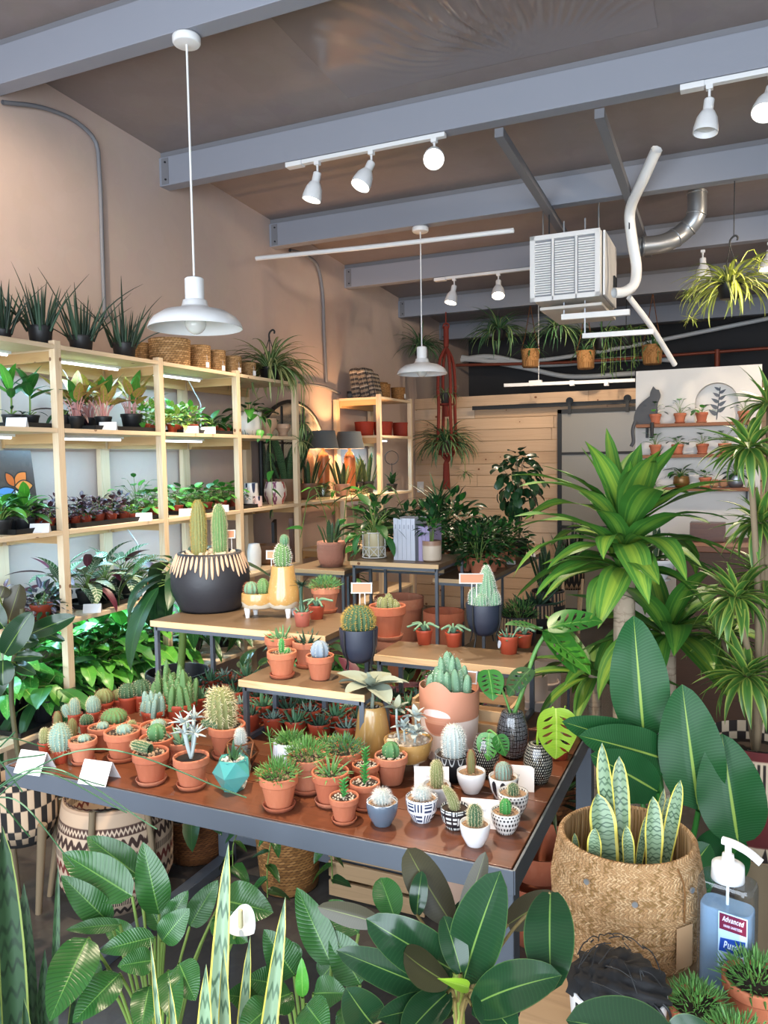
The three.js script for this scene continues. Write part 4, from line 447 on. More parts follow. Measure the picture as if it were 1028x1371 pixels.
// --- things past the fourth post: arched mirror, table lamps, plaid blankets, baskets
{ const o = thing('arched_mirror', 'black metal arched window mirror leaning against the wall behind lamps', 'mirror', V(SB + .09, LV[3], -5.1)); const w = .9, h = .66; const arch = []; for (let i = 0; i <= 20; i++) { const a = i / 20 * PI; arch.push(V(0, .41 + .32 * Math.sin(a), -Math.cos(a) * w / 2)); } const pts = [V(0, 0, -w / 2), ...arch, V(0, 0, w / 2)]; const c = new THREE.CurvePath(); part(o, 'frame', new THREE.TubeGeometry(new THREE.CatmullRomCurve3(pts, false, 'catmullrom', .1), 90, .016, 8), M.black); for (const z of [-.16, .16]) part(o, 'mullion', box(.014, .69, .014), M.black, 0, .345, z); part(o, 'crossbar', box(.014, .014, w), M.black, 0, .42, 0); const sh = new THREE.Shape(); sh.moveTo(-w / 2, 0); sh.lineTo(-w / 2, .41); for (let i = 0; i <= 20; i++) { const a = PI - i / 20 * PI; sh.lineTo(Math.cos(a) * w / 2, .41 + .32 * Math.sin(a)); } sh.lineTo(w / 2, 0); part(o, 'glass', new THREE.ExtrudeGeometry(sh, { depth: .004, bevelEnabled: false }), mat('#c5c2bb', .08, { metalness: .9 }), -.004, 0, 0, 0, PI / 2); }
function tableLamp(px, X, l) { const o = shelfThing('table_lamp', l, 'lamp', px, 3, X), glow = phys('#5d6164', .8, { transmission: .12, thickness: 0 }); part(o, 'foot', lathe([[0, 0], [.06, 0], [.06, .012], [.03, .02], [0, .02]], 24), M.darkSteel); part(o, 'body', lathe([[.02, .02], [.045, .04], [.048, .3], [.035, .34], [.012, .36], [.012, .42]], 24), mat('#a2623c', .35, { metalness: .3 })); part(o, 'lamp_shade', lathe([[.125, .38], [.095, .52], [.093, .52], [.123, .38]], 32), glow); part(o, 'bulb', new THREE.SphereGeometry(.025, 16, 12), M.bulb, 0, .44, 0); const p = new THREE.PointLight(new THREE.Color(1, .55, .25), 1.3); p.position.copy(o.position).add(V(0, .44, 0)); p.castShadow = true; scene.add(p); }
tableLamp(434, SX - .27, 'dark-shaded table lamp with copper body, nearer the arched mirror top'); tableLamp(469, SX - .22, 'dark-shaded table lamp with copper body beside the orange-lit post');
{ const plaid = canvas(128, 128, (g, w, h) => { g.fillStyle = '#b9a184'; g.fillRect(0, 0, w, h); g.fillStyle = '#2f2b2c'; g.globalAlpha = .75; for (const k of [0, 44, 88]) { g.fillRect(k, 0, 20, h); g.fillRect(0, k, w, 20); } g.fillStyle = '#e9dfcf'; g.fillRect(30, 0, 5, h); g.fillRect(0, 34, w, 5); });
  const y1 = LV[1], m = mat(W, .9, { map: rep(plaid, 2, 2) });
  [[481, .3, 'folded plaid blanket standing upright on the corner shelving'], [492, .22, 'folded plaid blanket leaning on its twin above the orange pots']].forEach(([px, dx, l], i) => { const o = shelfThing('plaid_blanket', l, 'blanket', px, 1, SX - dx); part(o, 'fold', rbox(.09, .26, .2, .03, 3), m, 0, .135, 0, 0, 0, .12 + i * .08); part(o, 'inner_fold', rbox(.05, .22, .18, .02, 3), m, .07, .11, 0, 0, 0, .2); });
  const tin = shelfThing('candle_tin', 'small black candle tin at the edge of the blanket shelf', 'tin', 470, 1, SX - .37); part(tin, 'body', cyl(.035, .035, .07, 24), M.black, 0, .035, 0); part(tin, 'label', cyl(.0355, .0355, .03, 24, 1), mat('#5d5b58', .6), 0, .035, 0);
  [[514, .045, .13, 'square pale basket on the corner shelf top'], [533, .05, .12, 'round pale basket with a tag on the corner shelf top'], [508, .06, .17, 'wide pale basket behind the blankets']].forEach(([px, R, H, l], i) => { const o = shelfThing('pale_basket', l, 'basket', px, 1, SX - [.12, .1, .27][i]); part(o, 'woven_body', basketGeo(R * 1.3, H, 9, .02), M.seagrassPale); if (i === 1) part(o, 'paper_tag', box(.002, .04, .03), M.card, R * 1.35, .04, 0); });
  const orangeM = mat('#b5583a', .7, { map: TX.clay }); [[488, .07, 'first'], [513, .07, 'middle'], [537, .065, 'last']].forEach(([px, R, w]) => { const o = thing('orange_planter', `${w} orange ribbed planter along the corner shelving`, 'planter', onShelf(px, LV[2] + .04, SX - (px < 500 ? .3 : px < 520 ? .17 : .11))); part(o, 'body', basketGeo(R * 1.25, .13, 7, .03, .85), orangeM); });
  const pl = thing('sprout_stake', 'small plant tied to a hoop stake in the corner shelving', 'plant', onShelf(525, LV[3], SX - .08)); const y = tubPot(pl, .05, .07, M.blackPot); part(pl, 'hoop', new THREE.TorusGeometry(.06, .003, 6, 24), M.black, 0, y + .24, 0, 0, .6); part(pl, 'stake', cyl(.003, .003, .2, 6), M.black, 0, y + .09, 0); tuft(pl, { n: 10, len: .13, wid: .3, el: [.9, 1.5], y0: y, mats: [L.deep], seed: 4, split: 1 }); }

// ================================================================ DISPLAY TABLE
const TH = .76, TX0 = -1.85, TX1 = -.40, TZ0 = -1.50, TZ1 = -2.50;
{ const t = thing('display_table', 'dark steel framed table with reddish stained plank top', 'table', V((TX0 + TX1) / 2, 0, (TZ0 + TZ1) / 2)), w = TX1 - TX0, d = TZ0 - TZ1, n = 6, pw = (d - .012) / n;
  for (let i = 0; i < n; i++) part(t, 'plank', wbox(w - .012, .03, pw - .002, 'x', .002), M.stain[i % 3], 0, TH - .015, -d / 2 + .006 + pw * (i + .5));
  for (const s of [-1, 1]) { part(t, 'apron', rbox(w, .052, .006, .001), M.steel, 0, TH - .027, s * (d / 2)); part(t, 'apron', rbox(.006, .052, d, .001), M.steel, s * (w / 2), TH - .027, 0); for (const q of s < 0 ? [-1] : [-1, 1]) part(t, 'leg', rbox(.05, TH - .05, .05, .003), M.steel, s * (w / 2 - .026), (TH - .05) / 2, q * (d / 2 - .026)); part(t, 'foot_rail', rbox(.05, .04, d - .12, .003), M.steel, s * (w / 2 - .026), .02, -.05); }
  part(t, 'stretcher', rbox(w - .1, .03, .03, .002), M.steel, 0, .12, -d / 2 + .03);
}
function riser(label, x0, x1, z0, z1, h, base, o = {}) {
  const t = thing('display_riser', label, 'riser', V((x0 + x1) / 2, base, (z0 + z1) / 2)), w = x1 - x0, d = z0 - z1, H = h - base, s = .014, st = o.steel || M.steel;
  part(t, 'wood_top', wbox(w, .02, d, 'x', .002), o.top || M.riserTop, 0, H - .01, 0); part(t, 'edge_band', wbox(w + .001, .02, .004, 'x'), M.riser, 0, H - .0101, d / 2 + .001);
  for (const a of [-1, 1]) { for (const b of [-1, 1]) part(t, 'leg', box(s, H - .02, s), st, a * (w / 2 - s), (H - .02) / 2, b * (d / 2 - s)); part(t, 'foot_rail', box(s, s, d - .03), st, a * (w / 2 - s), s / 2 + .0, 0); part(t, 'top_rail', box(s, s, d - .03), st, a * (w / 2 - s), H - .028, 0); part(t, 'top_rail', box(w - .03, s, s), st, 0, H - .028, a * (d / 2 - s)); } return t;
}
riser('tall wood-topped riser carrying the black wooden bowl', -1.85, -1.16, -2.11, -2.45, 1.05, TH);
riser('low wood-topped riser carrying the dark blue barrel cactus pot', -1.34, -.925, -1.9, -2.09, .95, TH);
riser('wide wood-topped riser carrying the tall cactus in dark blue pot', -1.08, -.585, -2.295, -2.5, .955, TH);

function sign(o, x, y, z, w, h, st, ry = .4) { const c = part(o, 'sign_plate', rbox(w, h, .002, .0008), M.copperSign, x, y, z, -.15, ry); for (const s of [-1, 1]) { part(c, 'sign_frame', box(w + .004, .003, .004), M.wire, 0, s * h / 2, 0); part(c, 'sign_frame', box(.003, h + .004, .004), M.wire, s * w / 2, 0, 0); } part(o, 'sign_stake', cyl(.0018, .0018, st, 6), M.wire, x - .006, y - h / 2 - st / 2, z); part(o, 'sign_stake', cyl(.0018, .0018, st, 6), M.wire, x + .01, y - h / 2 - st / 2, z); }
// plants for the pots: y is the soil height, R the rim radius
const PL = {
  flat: s => (o, y, R) => cactus(o, { h: R * .55, r: R * .42, prof: 'globe', ribs: 9, y: y - R * .06, mat: L.cactusBlue, sl: R * .1, sr: R * .012, seed: s, x: R * .15 }),
  barrel: s => (o, y, R) => cactus(o, { h: R * 1.0, r: R * .82, prof: 'globe', ribs: 18, depth: .14, y: y - R * .12, mat: L.cactus, sp: L.spineRed, sl: R * .16, sr: R * .012, rows: 9, seed: s }),
  globe: (s, m = L.cactusDark, k = 1, sp = L.spine) => (o, y, R) => cactus(o, { h: R * 1.5 * k, r: R * .85 * k, prof: 'globe', ribs: 13, depth: .18, y: y - R * .1, mat: m, sp, sl: R * .22, sr: R * .014, rows: 8, seed: s }),
  col: (s, h, r, m = L.cactus, sp = L.spine, e = {}) => (o, y, R) => cactus(o, { h, r, ribs: 14, depth: .12, y: y - .004, mat: m, sp, sl: r * .35, sr: r * .03, rows: Math.round(h / r * 4) + 3, per: 3, seed: s, ...e }),
  oval: (s, h, r) => (o, y) => cactus(o, { h, r, ribs: 16, depth: .1, prof: 'globe', y: y - .004, mat: L.cactusBlue, sl: r * .22, sr: r * .025, rows: 12, seed: s }),
  pencil: (s, k = 1, m = L.pencil) => (o, y, R) => bush(o, { n: 300, R: R * 1.05, H: R * .85 * k, len: R * .36, wid: .2, spike: 1, droop: [-.2, .3], nl: 3, nw: 4, y0: y, mats: [m, L.pencil2], seed: s, low: .95, stemR: R * .03, tiltDown: -.25 }),
  grass: s => (o, y, R) => tuft(o, { n: 40, len: R * .95, wid: .12, spike: 1, el: [.1, 1.5], droop: [.1, .7], nl: 4, nw: 4, y0: y, r0: R * .45, mats: [L.pencil2, L.haw], seed: s, jit: .6 }),
  aloe: (s, m = L.aloe, k = 1.35, n = 18) => (o, y, R) => tuft(o, { n, len: R * k, wid: .24, spike: 1, el: [.05, 1.4], droop: [-.5, .1], nl: 5, nw: 5, y0: y - .004, r0: R * .3, mats: [m], seed: s, jit: .25, split: n < 16 ? 1 : 0 }),
  zig: s => (o, y, R) => { part(o, 'stem', cyl(R * .07, R * .1, R * 1.25, 8), L.brightCactus, 0, y + R * .55, 0); tuft(o, { n: 16, len: R * .42, wid: .5, spike: 1, el: [.3, .9], droop: [.1, .4], nl: 3, nw: 5, mats: [L.brightCactus], seed: s }); const list = []; for (let i = 0; i < 18; i++) list.push({ p: V(0, y + R * .08 + R * 1.15 * i / 18, 0), az: (i % 4) * PI / 2 + (i >> 2) * .15, el: .75, l: R * .46, roll: 0, v: i, m: 0 }); setLeaves(o, list, full({ wid: .55, spike: 1, droop: [.1, .3], nl: 3, nw: 5, mats: [L.brightCactus] })); },
  star: s => (o, y, R) => cactus(o, { h: R * 1.0, r: R * .55, prof: 'globe', ribs: 7, depth: .35, y: y - R * .05, mat: L.star, sl: R * .06, sr: R * .015, rows: 5, seed: s }),
  fuzz: (s, k = .55) => (o, y, R) => cactus(o, { h: R * 1.3 * k * 1.4, r: R * k, prof: 'globe', ribs: 16, depth: .1, y: y - R * .05, mat: L.silver, sp: L.spineWhite, sl: R * .28, sr: R * .012, rows: 12, per: 4, seed: s }),
  clump: (s, n, h, r, m = L.cactus) => (o, y, R) => clump(o, { n, R: R * .95, h, r, y: y - .006, mat: m, seed: s }),
  fingers: s => (o, y, R) => { const r = rng(s); for (let i = 0; i < 7; i++) { const a = i * .9 + s, l = R * (1.1 + 1.2 * r()); part(o, 'finger_stem', tube([V(0, y, 0), V(Math.cos(a) * R * .6, y + R * .9, Math.sin(a) * R * .6), V(Math.cos(a) * l, y + R * (.9 - .6 * r()), Math.sin(a) * l)], R * .13, 10, 7), L.sage); } },
  silver: s => (o, y, R) => { for (let i = 0; i < 4; i++) { const a = i * 1.7 + s, h = R * (1.5 + .7 * (i % 2)); const top = V(Math.cos(a) * R * .4, y + h, Math.sin(a) * R * .4); part(o, 'stem', tube([V(0, y, 0), V(top.x * .6, y + h * .5, top.z * .6), top], R * .09, 8, 6), L.silver); tuft(o, { n: 11, len: R * .75, wid: .32, spike: 1, thick: .45, el: [-.2, 1.2], droop: [-.2, .5], nl: 5, nw: 6, p0: top, mats: [L.silver], seed: s + i, split: 1 }); } },
};
function clay(px, pyb, w, h, label, plant, o = {}) { const { p, R } = potSpot(px, pyb, w, h), t = thing('terracotta_pot', label, o.cat || 'potted plant', p, o.turn || 0, o.group), y = clayPot(t, R, R * (o.k || 1.62), o.m ?? ((px | 0) % 4), o.s !== 0, { gravel: o.g === 0 ? null : o.g || M.gravel, seed: px }); if (plant) plant(t, y, R); return t; }
function redPot(px, pyb, w, h, label, plant, group, m = M.nursery, name = 'nursery_pot') { const { p, R } = potSpot(px, pyb, w, h), t = thing(name, label, 'potted plant', p, px * .1, group), y = tubPot(t, R, R * 1.7, m, .74); if (plant) plant(t, y, R); return t; }
// --- terracotta on the table, cactus side
clay(112, 1027, 37, TH, 'smallest terracotta pot with a flat grey cactus behind the second note card', PL.flat(1));
clay(137, 1009, 36, TH, 'terracotta pot with a tiny button cactus in gravel behind the smallest one', PL.flat(2));
clay(165, 1024, 48, TH, 'wide terracotta pot with a low cactus in gravel by the second note card', PL.flat(3), { k: 1.5 });
clay(203, 1055, 48, TH, 'terracotta pot with a green finger cactus lying over its rim', (o, y, R) => { cactus(o, { h: R * 1.35, r: R * .3, ribs: 12, depth: .1, x: 0, y: y + R * .28, z: .0, rz: 1.5, mat: L.cactusDark, sl: R * .12, sr: R * .012, rows: 14 }); });
clay(257, 1061, 48, TH, 'terracotta pot with a silvery felt-leaved kalanchoe', PL.silver(3), { g: 0 });
clay(211, 1034, 46, TH, 'terracotta pot with a small split green succulent, behind the finger cactus', PL.star(7), {});
clay(211, 1016, 45, TH, 'terracotta pot with a tiny green succulent, behind the split green one', PL.flat(9), {});
clay(154, 1001, 42, TH, 'terracotta pot with a wide ribbed barrel cactus with reddish spines', PL.barrel(4), { k: 1.3 });
clay(244, 1030, 38, TH, 'terracotta pot half hidden behind the silvery kalanchoe', PL.aloe(5, L.sage), {});
clay(305, 1021, 50, TH, 'terracotta pot with a golden woolly column cactus', (o, y, R) => { PL.col(4, R * 2.2, R * .72, L.cactusOlive, L.spine, { sl: R * .3, lean: -.06, x: -R * .3 })(o, y, R); cactus(o, { h: R * 1.2, r: R * .26, ribs: 10, y: y + R * .2, x: -R * .1, z: R * .5, rz: 1.5, mat: L.cactusDark, sl: R * .1 }); });
clay(178, 1008, 34, TH, 'terracotta pot with a short brown cactus between barrel and finger cactus', PL.col(14, .03, .012, L.cactusOlive), {});
// --- small cacti in red plastic pots
redPot(61, 1012, 19, TH, 'slim cactus in a red pot, nearest the first note card', PL.col(2, .05, .014, L.cactusOlive));
redPot(82, 1024, 21, TH, 'oval white-speckled cactus in a red pot by the first note card', PL.oval(3, .085, .03));
redPot(98, 1002, 18, TH, 'reddish column cactus in a red pot behind the oval speckled one', PL.col(5, .06, .014, L.cactusOlive, L.spineRed));
redPot(78, 992, 18, TH, 'thin brown cactus in a red pot at the table corner', PL.col(6, .06, .012, L.cactusOlive, L.spineRed));
redPot(117, 988, 20, TH, 'dark spiny globe cactus in a red pot behind the smallest terracotta', PL.globe(7));
redPot(101, 975, 20, TH, 'pale green two-eared cactus in a red pot at the table back corner', (o, y, R) => { PL.col(8, .06, .016, L.cactusBlue)(o, y, R); cactus(o, { h: .04, r: .014, x: .016, y, rz: -.4, mat: L.cactusBlue }); });
redPot(126, 972, 20, TH, 'oval pale cactus in a red pot left of the barrel cactus', PL.oval(9, .06, .022));
redPot(140, 965, 26, TH, 'brown-spined globe cactus in a red pot behind the barrel cactus', PL.globe(10, L.cactusOlive, 1.1, L.spineRed));
redPot(172, 958, 26, TH, 'dark green globe cactus in a red pot behind the barrel cactus', PL.globe(11, L.cactusDark, 1.1));
redPot(160, 957, 22, TH, 'brown woolly cactus in a red pot at the table back', PL.globe(12, L.cactusOlive, 1, L.spineRed));
redPot(207, 984, 34, TH, 'shorter clump of pale green columns in a red pot', PL.clump(3, 14, .1, .011, L.cactusBlue));
redPot(243, 980, 40, TH, 'taller clump of green column cacti in a red pot', PL.clump(5, 17, .15, .0125, L.cactus));
redPot(222, 962, 34, TH, 'clump of green columns in a red pot between its two neighbours', PL.clump(7, 12, .13, .0125, L.cactus));
redPot(190, 955, 26, TH, 'bristly grey cactus in a red pot behind the clumps', PL.globe(15, L.cactusDark, 1.2, L.spine));
// --- mass of small succulents under the risers
{ const kinds = [['small green aloe under the risers', L.aloe, 1.5], ['small dark haworthia under the risers', L.aloeDark, 1.3], ['small blue-grey echeveria under the risers', L.cactusBlue, 1.1]], protos = [], r = rng(9);
  const spots = []; for (let zi = 0; zi < 5; zi++) { let c = 0; for (let xi = 0; xi < 13; xi++) {
    const x = -1.72 + xi * .086 + (r() - .5) * .012, z = -2.0 - zi * .088 + (r() - .5) * .01, k = (xi * 7 + zi * 5) % 3; if (z < -2.44 || x > -.72 || (x < -1.42 && zi < 1) || (zi < 2 && x > -.98) || (zi === 1 && Math.abs(x + 1.33) < .03) || (zi === 3 && x > -1.1 && x < -.98)) continue; spots.push([x, z, k, zi, c++]); } }
  for (const [x, z, k, zi, c] of spots) { const l = `${kinds[k][0]}, ${ORD[c]} from the tall clump in the ${ORD[zi]} row`;
    if (!protos[k]) { const [, m, kk] = kinds[k], t = thing('small_succulent', l, 'potted plant', V(x, TH, z), 0, 'small succulents under the risers'), y = tubPot(t, .034, .055, M.nursery, .74); tuft(t, { n: 20, len: .034 * kk, wid: .26, spike: 1, el: [.05, 1.4], droop: [-.5, .1], nl: 4, nw: 5, y0: y - .004, r0: .01, mats: [m], seed: k + 2, name: 'rosette' }); protos[k] = t; } else copyOf(protos[k], V(x, TH, z), r() * 6, l, 'small succulents under the risers', .88 + .22 * r()); } }
// --- note cards
{ const notes = [[47, 1031, .1, ['Cactus', '$ 6'], 'white folded note card at the table corner by the slim cactus'], [133, 1045, .1, ['cactus pot', '$14'], 'white folded note card before the wide terracotta pot'], [578, 1054, .35, ['mini pot', '$18'], 'white folded note card behind the blue-patterned bowl'], [643, 1100, .2, ['mini pot', '$16'], 'white folded note card behind the plain white cactus cup'], [692, 1052, .2, ['vase', '$24'], 'white folded note card next to the dash-patterned black vase']];
  notes.forEach(([px, py, ry, t, l]) => { const o = thing('note_card', l, 'card', at(px, py, TH), ry); tent(o, .088, .062, mat(W, .7, { map: noteTex(t) })); }); }
// --- faceted pots
function antiprism(rings, n = 5) { const P = []; const ring = (r, y, k) => Array.from({ length: n }, (_, i) => { const a = (i + k * .5) / n * 2 * PI; return V(Math.cos(a) * r, y, Math.sin(a) * r); }); const rs = rings.map(([r, y], i) => ring(r, y, i % 2)), push = (...v) => v.forEach(q => P.push(q.x, q.y, q.z)); for (let k = 0; k + 1 < rs.length; k++) for (let i = 0; i < n; i++) { const A = rs[k], B = rs[k + 1], j = (i + 1) % n, o = k % 2; if (!o) { push(A[i], B[i], A[j]); push(A[j], B[i], B[j]); } else { push(A[i], B[j], A[j]); push(A[i], B[i], B[j]); } } for (let i = 1; i + 1 < n; i++) push(rs[0][0], rs[0][i], rs[0][i + 1]); const g = new THREE.BufferGeometry(); g.setAttribute('position', new THREE.Float32BufferAttribute(P, 3)); g.setAttribute('uv', new THREE.Float32BufferAttribute(new Float32Array(P.length / 3 * 2), 2)); g.computeVertexNormals(); return { g, rs }; }
{ const { p, R } = potSpot(313, 1066, 56, TH), o = thing('faceted_pot', 'glossy teal faceted pot with a small aloe in white gravel', 'potted plant', p, .5); part(o, 'pot', antiprism([[R * .5, 0], [R, R * .85], [R * .72, R * 1.55], [R * .66, R * 1.5], [R * .6, R * 1.1]]).g, phys('#4f9c97', .12, { clearcoat: .6 })); soil(o, R * 1.42, R * .66, M.gravelWhite, M.gravelWhite, 4); tuft(o, { n: 12, len: R * .85, wid: .22, spike: 1, el: [.7, 1.5], droop: [-.3, .1], y0: R * 1.42, r0: R * .2, mats: [L.aloe, L.haw], seed: 6, split: 1 }); }
{ const { p, R } = potSpot(323, 1036, 48, TH), o = thing('wire_terrarium', 'copper-edged faceted glass terrarium holding a woolly white cactus', 'potted plant', p, .2), ap = antiprism([[R * .55, .003], [R, R * .8], [R * .75, R * 1.5]]), copper = mat('#b07a58', .3, { metalness: .8 }), rs = ap.rs; part(o, 'glass_panes', ap.g, phys('#e8eef0', .04, { transmission: 1, thickness: 0 })); const E = new Acc(); for (let k = 0; k < 3; k++) for (let i = 0; i < 5; i++) { const j = (i + 1) % 5; E.add(barTo(rs[k][i], rs[k][j], .003)); if (k < 2) { const B = rs[k + 1]; E.add(barTo(rs[k][i], B[i], .003)); E.add(barTo(rs[k][k % 2 ? i : j], B[k % 2 ? j : i], .003)); } } part(o, 'copper_edges', E.geo(), copper); part(o, 'soil', cyl(R * .82, R * .6, R * .75, 10), M.soil, 0, R * .42, 0); cactus(o, { h: R * 1.5, r: R * .3, ribs: 14, depth: .1, y: R * .78, mat: L.silver, sp: L.spineWhite, sl: R * .14, sr: R * .01, rows: 18, per: 4 }); }
// --- terracotta row in the middle
clay(374, 1090, 52, TH, 'terracotta pot with bushy pencil succulent, at the table front edge', (o, y, R) => { PL.pencil(1, .95)(o, y, R); part(o, 'flower_stalk', tube([V(-R * .3, y, 0), V(-R * .4, y + R * 1.4, 0), V(-R * .6, y + R * 2.6, 0)], R * .04, 8, 5), L.pencil); tuft(o, { n: 8, len: R * .5, wid: .2, spike: 1, el: [.6, 1.4], p0: V(-R * .5, y + R * 2.1, 0), mats: [L.pencil], seed: 3 }); });
clay(412, 1067, 54, TH, 'terracotta pot with a full dome of pencil succulent', PL.pencil(2, 1.05));
clay(443, 1084, 51, TH, 'terracotta pot with a sparse grassy succulent in gravel', PL.grass(3));
clay(462, 1050, 48, TH, 'terracotta pot with wide spreading dark pencil succulent', PL.pencil(4, 1, L.aloe), { s: 0 });
clay(438, 1026, 34, TH, 'terracotta pot with a yellowish succulent behind the pencil domes', PL.grass(8));
clay(461, 1106, 40, TH, 'small terracotta pot with an upright zigzag succulent, at the front edge', PL.zig(1), { g: M.gravelPale });
clay(489, 1088, 41, TH, 'small terracotta pot with zigzag succulent, between its two twins', PL.zig(2), { g: M.gravelPale });
clay(490, 1060, 37, TH, 'small terracotta pot with zigzag succulent, next to the yellow vase', PL.zig(3), { g: M.gravelPale });
clay(524, 1055, 45, TH, 'straight terracotta pot with a star-ribbed green cactus', PL.star(4), { s: 0, k: 1.7, g: M.gravelPale });
{ const { p, R } = potSpot(389, 1034, 48, TH), o = thing('white_cup_planter', 'white tilted cup planter with grassy succulent behind the pencil domes', 'potted plant', p); bowlPot(o, [[0, 0], [R * .7, 0], [R, R * .6], [R * .9, R * 1.5], [R * .8, R * 1.5], [R * .8, R], [0, R * .8]], mat('#dfe2ea', .3), R * 1.35, R * .82, M.soil, M.gravel); PL.grass(11)(o, R * 1.35, R); PL.pencil(12, .7)(o, R * 1.35, R * .8); }
// --- glazed ceramics
const yel = canvas(256, 128, (g, w, h) => { g.fillStyle = '#c9bda8'; g.fillRect(0, 0, w, h); g.fillStyle = '#b78f54'; g.beginPath(); g.moveTo(0, 0); g.lineTo(w, 0); g.lineTo(w, h * .72); for (let x = w; x >= 0; x -= 8) g.lineTo(x, h * .72 + 4 * Math.sin(x * .11)); g.fill(); speckle(g, w, h, 300, ['#b58a48', '#d4b070', '#e0d6c4'], .3, 1, 5, 5); });
const yelM = phys(W, .18, { map: yel, clearcoat: .5 });
{ const { p, R } = potSpot(499, 1020, 50, TH), o = thing('yellow_vase_plant', 'tall ochre glazed vase with a broad felt-leaved kalanchoe', 'potted plant', p), H = R * 2.75; bowlPot(o, [[0, 0], [R * .9, 0], [R, H * .08], [R * 1.0, H * .3], [R * .78, H * .85], [R * .66, H], [R * .58, H], [R * .62, H * .9], [0, H * .88]], yelM, H * .93, R * .6, M.soil, M.gravelPale); part(o, 'stem', tube([V(0, H * .9, 0), V(.002, H * 1.15, 0), V(0, H * 1.4, 0)], R * .11, 8, 7), L.fuzzy); tuft(o, { n: 8, len: R * 2.0, wid: .62, shape: 'ovate', el: [-.05, .55], droop: [.1, .5], fold: .35, nl: 8, nw: 4, p0: V(0, H * 1.38, 0), mats: [L.fuzzy], seed: 5, split: 1 }); tuft(o, { n: 4, len: R * .9, wid: .6, el: [.7, 1.3], droop: [0, .3], fold: .4, p0: V(0, H * 1.38, 0), mats: [L.fuzzy], seed: 6, split: 1 }); }
{ const { p, R } = potSpot(547, 1040, 66, TH), o = thing('yellow_footed_bowl', 'ochre and white glazed bowl on stub legs with silvery succulents', 'potted plant', p), y = R * .3; for (const a of [.6, 2.7, 4.8]) part(o, 'foot', cyl(R * .13, R * .08, R * .4, 10), M.white, Math.cos(a) * R * .55, R * .2, Math.sin(a) * R * .55); bowlPot(o, [[0, y], [R * .5, y], [R * .85, y + R * .2], [R * .97, y + R * .6], [R, y + R * .95], [R * .92, y + R * .95], [R * .88, y + R * .7], [0, y + R * .65]], yelM, y + R * .85, R * .9, M.gravelPale, M.gravelPale);
  for (const [x, z, h, n, len, s] of [[-.45, .1, 1.3, 9, .62, 3], [.25, -.2, 1.0, 14, .5, 4], [.45, .35, .5, 14, .48, 5], [0, .4, .7, 12, .45, 6]]) { const top = V(x * R, y + R * (.85 + h), z * R); part(o, 'stem', tube([V(x * R * .8, y + R * .8, z * R * .8), V(x * R, y + R * (.85 + h * .5), z * R), top], R * .05, 6, 6), L.silver); tuft(o, { n, len: R * len, wid: .55, el: [-.3, 1.2], droop: [-.1, .4], fold: .3, p0: top, mats: [s === 3 ? L.fuzzy : L.silver], seed: s, split: 1, nw: 2 }); } }
{ const { p, R } = potSpot(602, 1022, 80, TH), tex = canvas(512, 256, (g, w, h) => { g.fillStyle = '#e4cfc4'; g.fillRect(0, 0, w, h); g.fillStyle = '#c08368'; g.fillRect(0, 0, w, h * .42); g.beginPath(); g.ellipse(w * .36, h * .42, 44, 52, 0, 0, PI); g.fill(); g.fillStyle = '#a96a52'; g.beginPath(); g.ellipse(w * .36, h * .46, 40, 36, 0, 0, PI); g.fill(); g.fillStyle = '#ecd3cf'; g.beginPath(); g.ellipse(w * .35, h * .36, 44, 28, 0, PI, 2 * PI); g.fill(); }), H = R * 2.35, o = thing('arch_planter', 'large pink and terracotta planter with painted arches and green cactus clump', 'potted plant', p, -2.36);
  const g = lathe([[0, 0], [R * .86, 0], [R * .9, R * .03], [R * .95, H * .4], [R, H * .8], [R, H], [R * .94, H], [R * .92, H * .75], [0, H * .7]], 48), P = g.attributes.position; for (let k = 0; k < P.count; k++) { const y = P.getY(k); if (y > H * .9) { const a = Math.atan2(P.getX(k), P.getZ(k)); P.setY(k, y + R * .32 * Math.max(0, 1 - ((a - 2.26) / .5) ** 2) - R * .12 * Math.max(0, 1 - ((a + 2.5) / .7) ** 2)); } } g.computeVertexNormals(); const U = g.attributes.uv; for (let k = 0; k < P.count; k++) U.setXY(k, U.getX(k), clamp(P.getY(k) / H, 0, .999));
  part(o, 'pot', g, mat(W, .55, { map: tex })); soil(o, H * .86, R * .93, M.soil, M.gravel, 8); clump(o, { n: 24, R: R * .68, h: R * 1.55, r: R * .17, y: H * .84, mat: L.sage, seed: 4, sp: L.spineWhite, rows: 9 }); const rt = V(.911, 0, -.411).applyAxisAngle(V(0, 1, 0), 2.36).multiplyScalar(R * .62); sign(o, rt.x, H * 1.1, rt.z, .05, .034, .05, 2.6); }
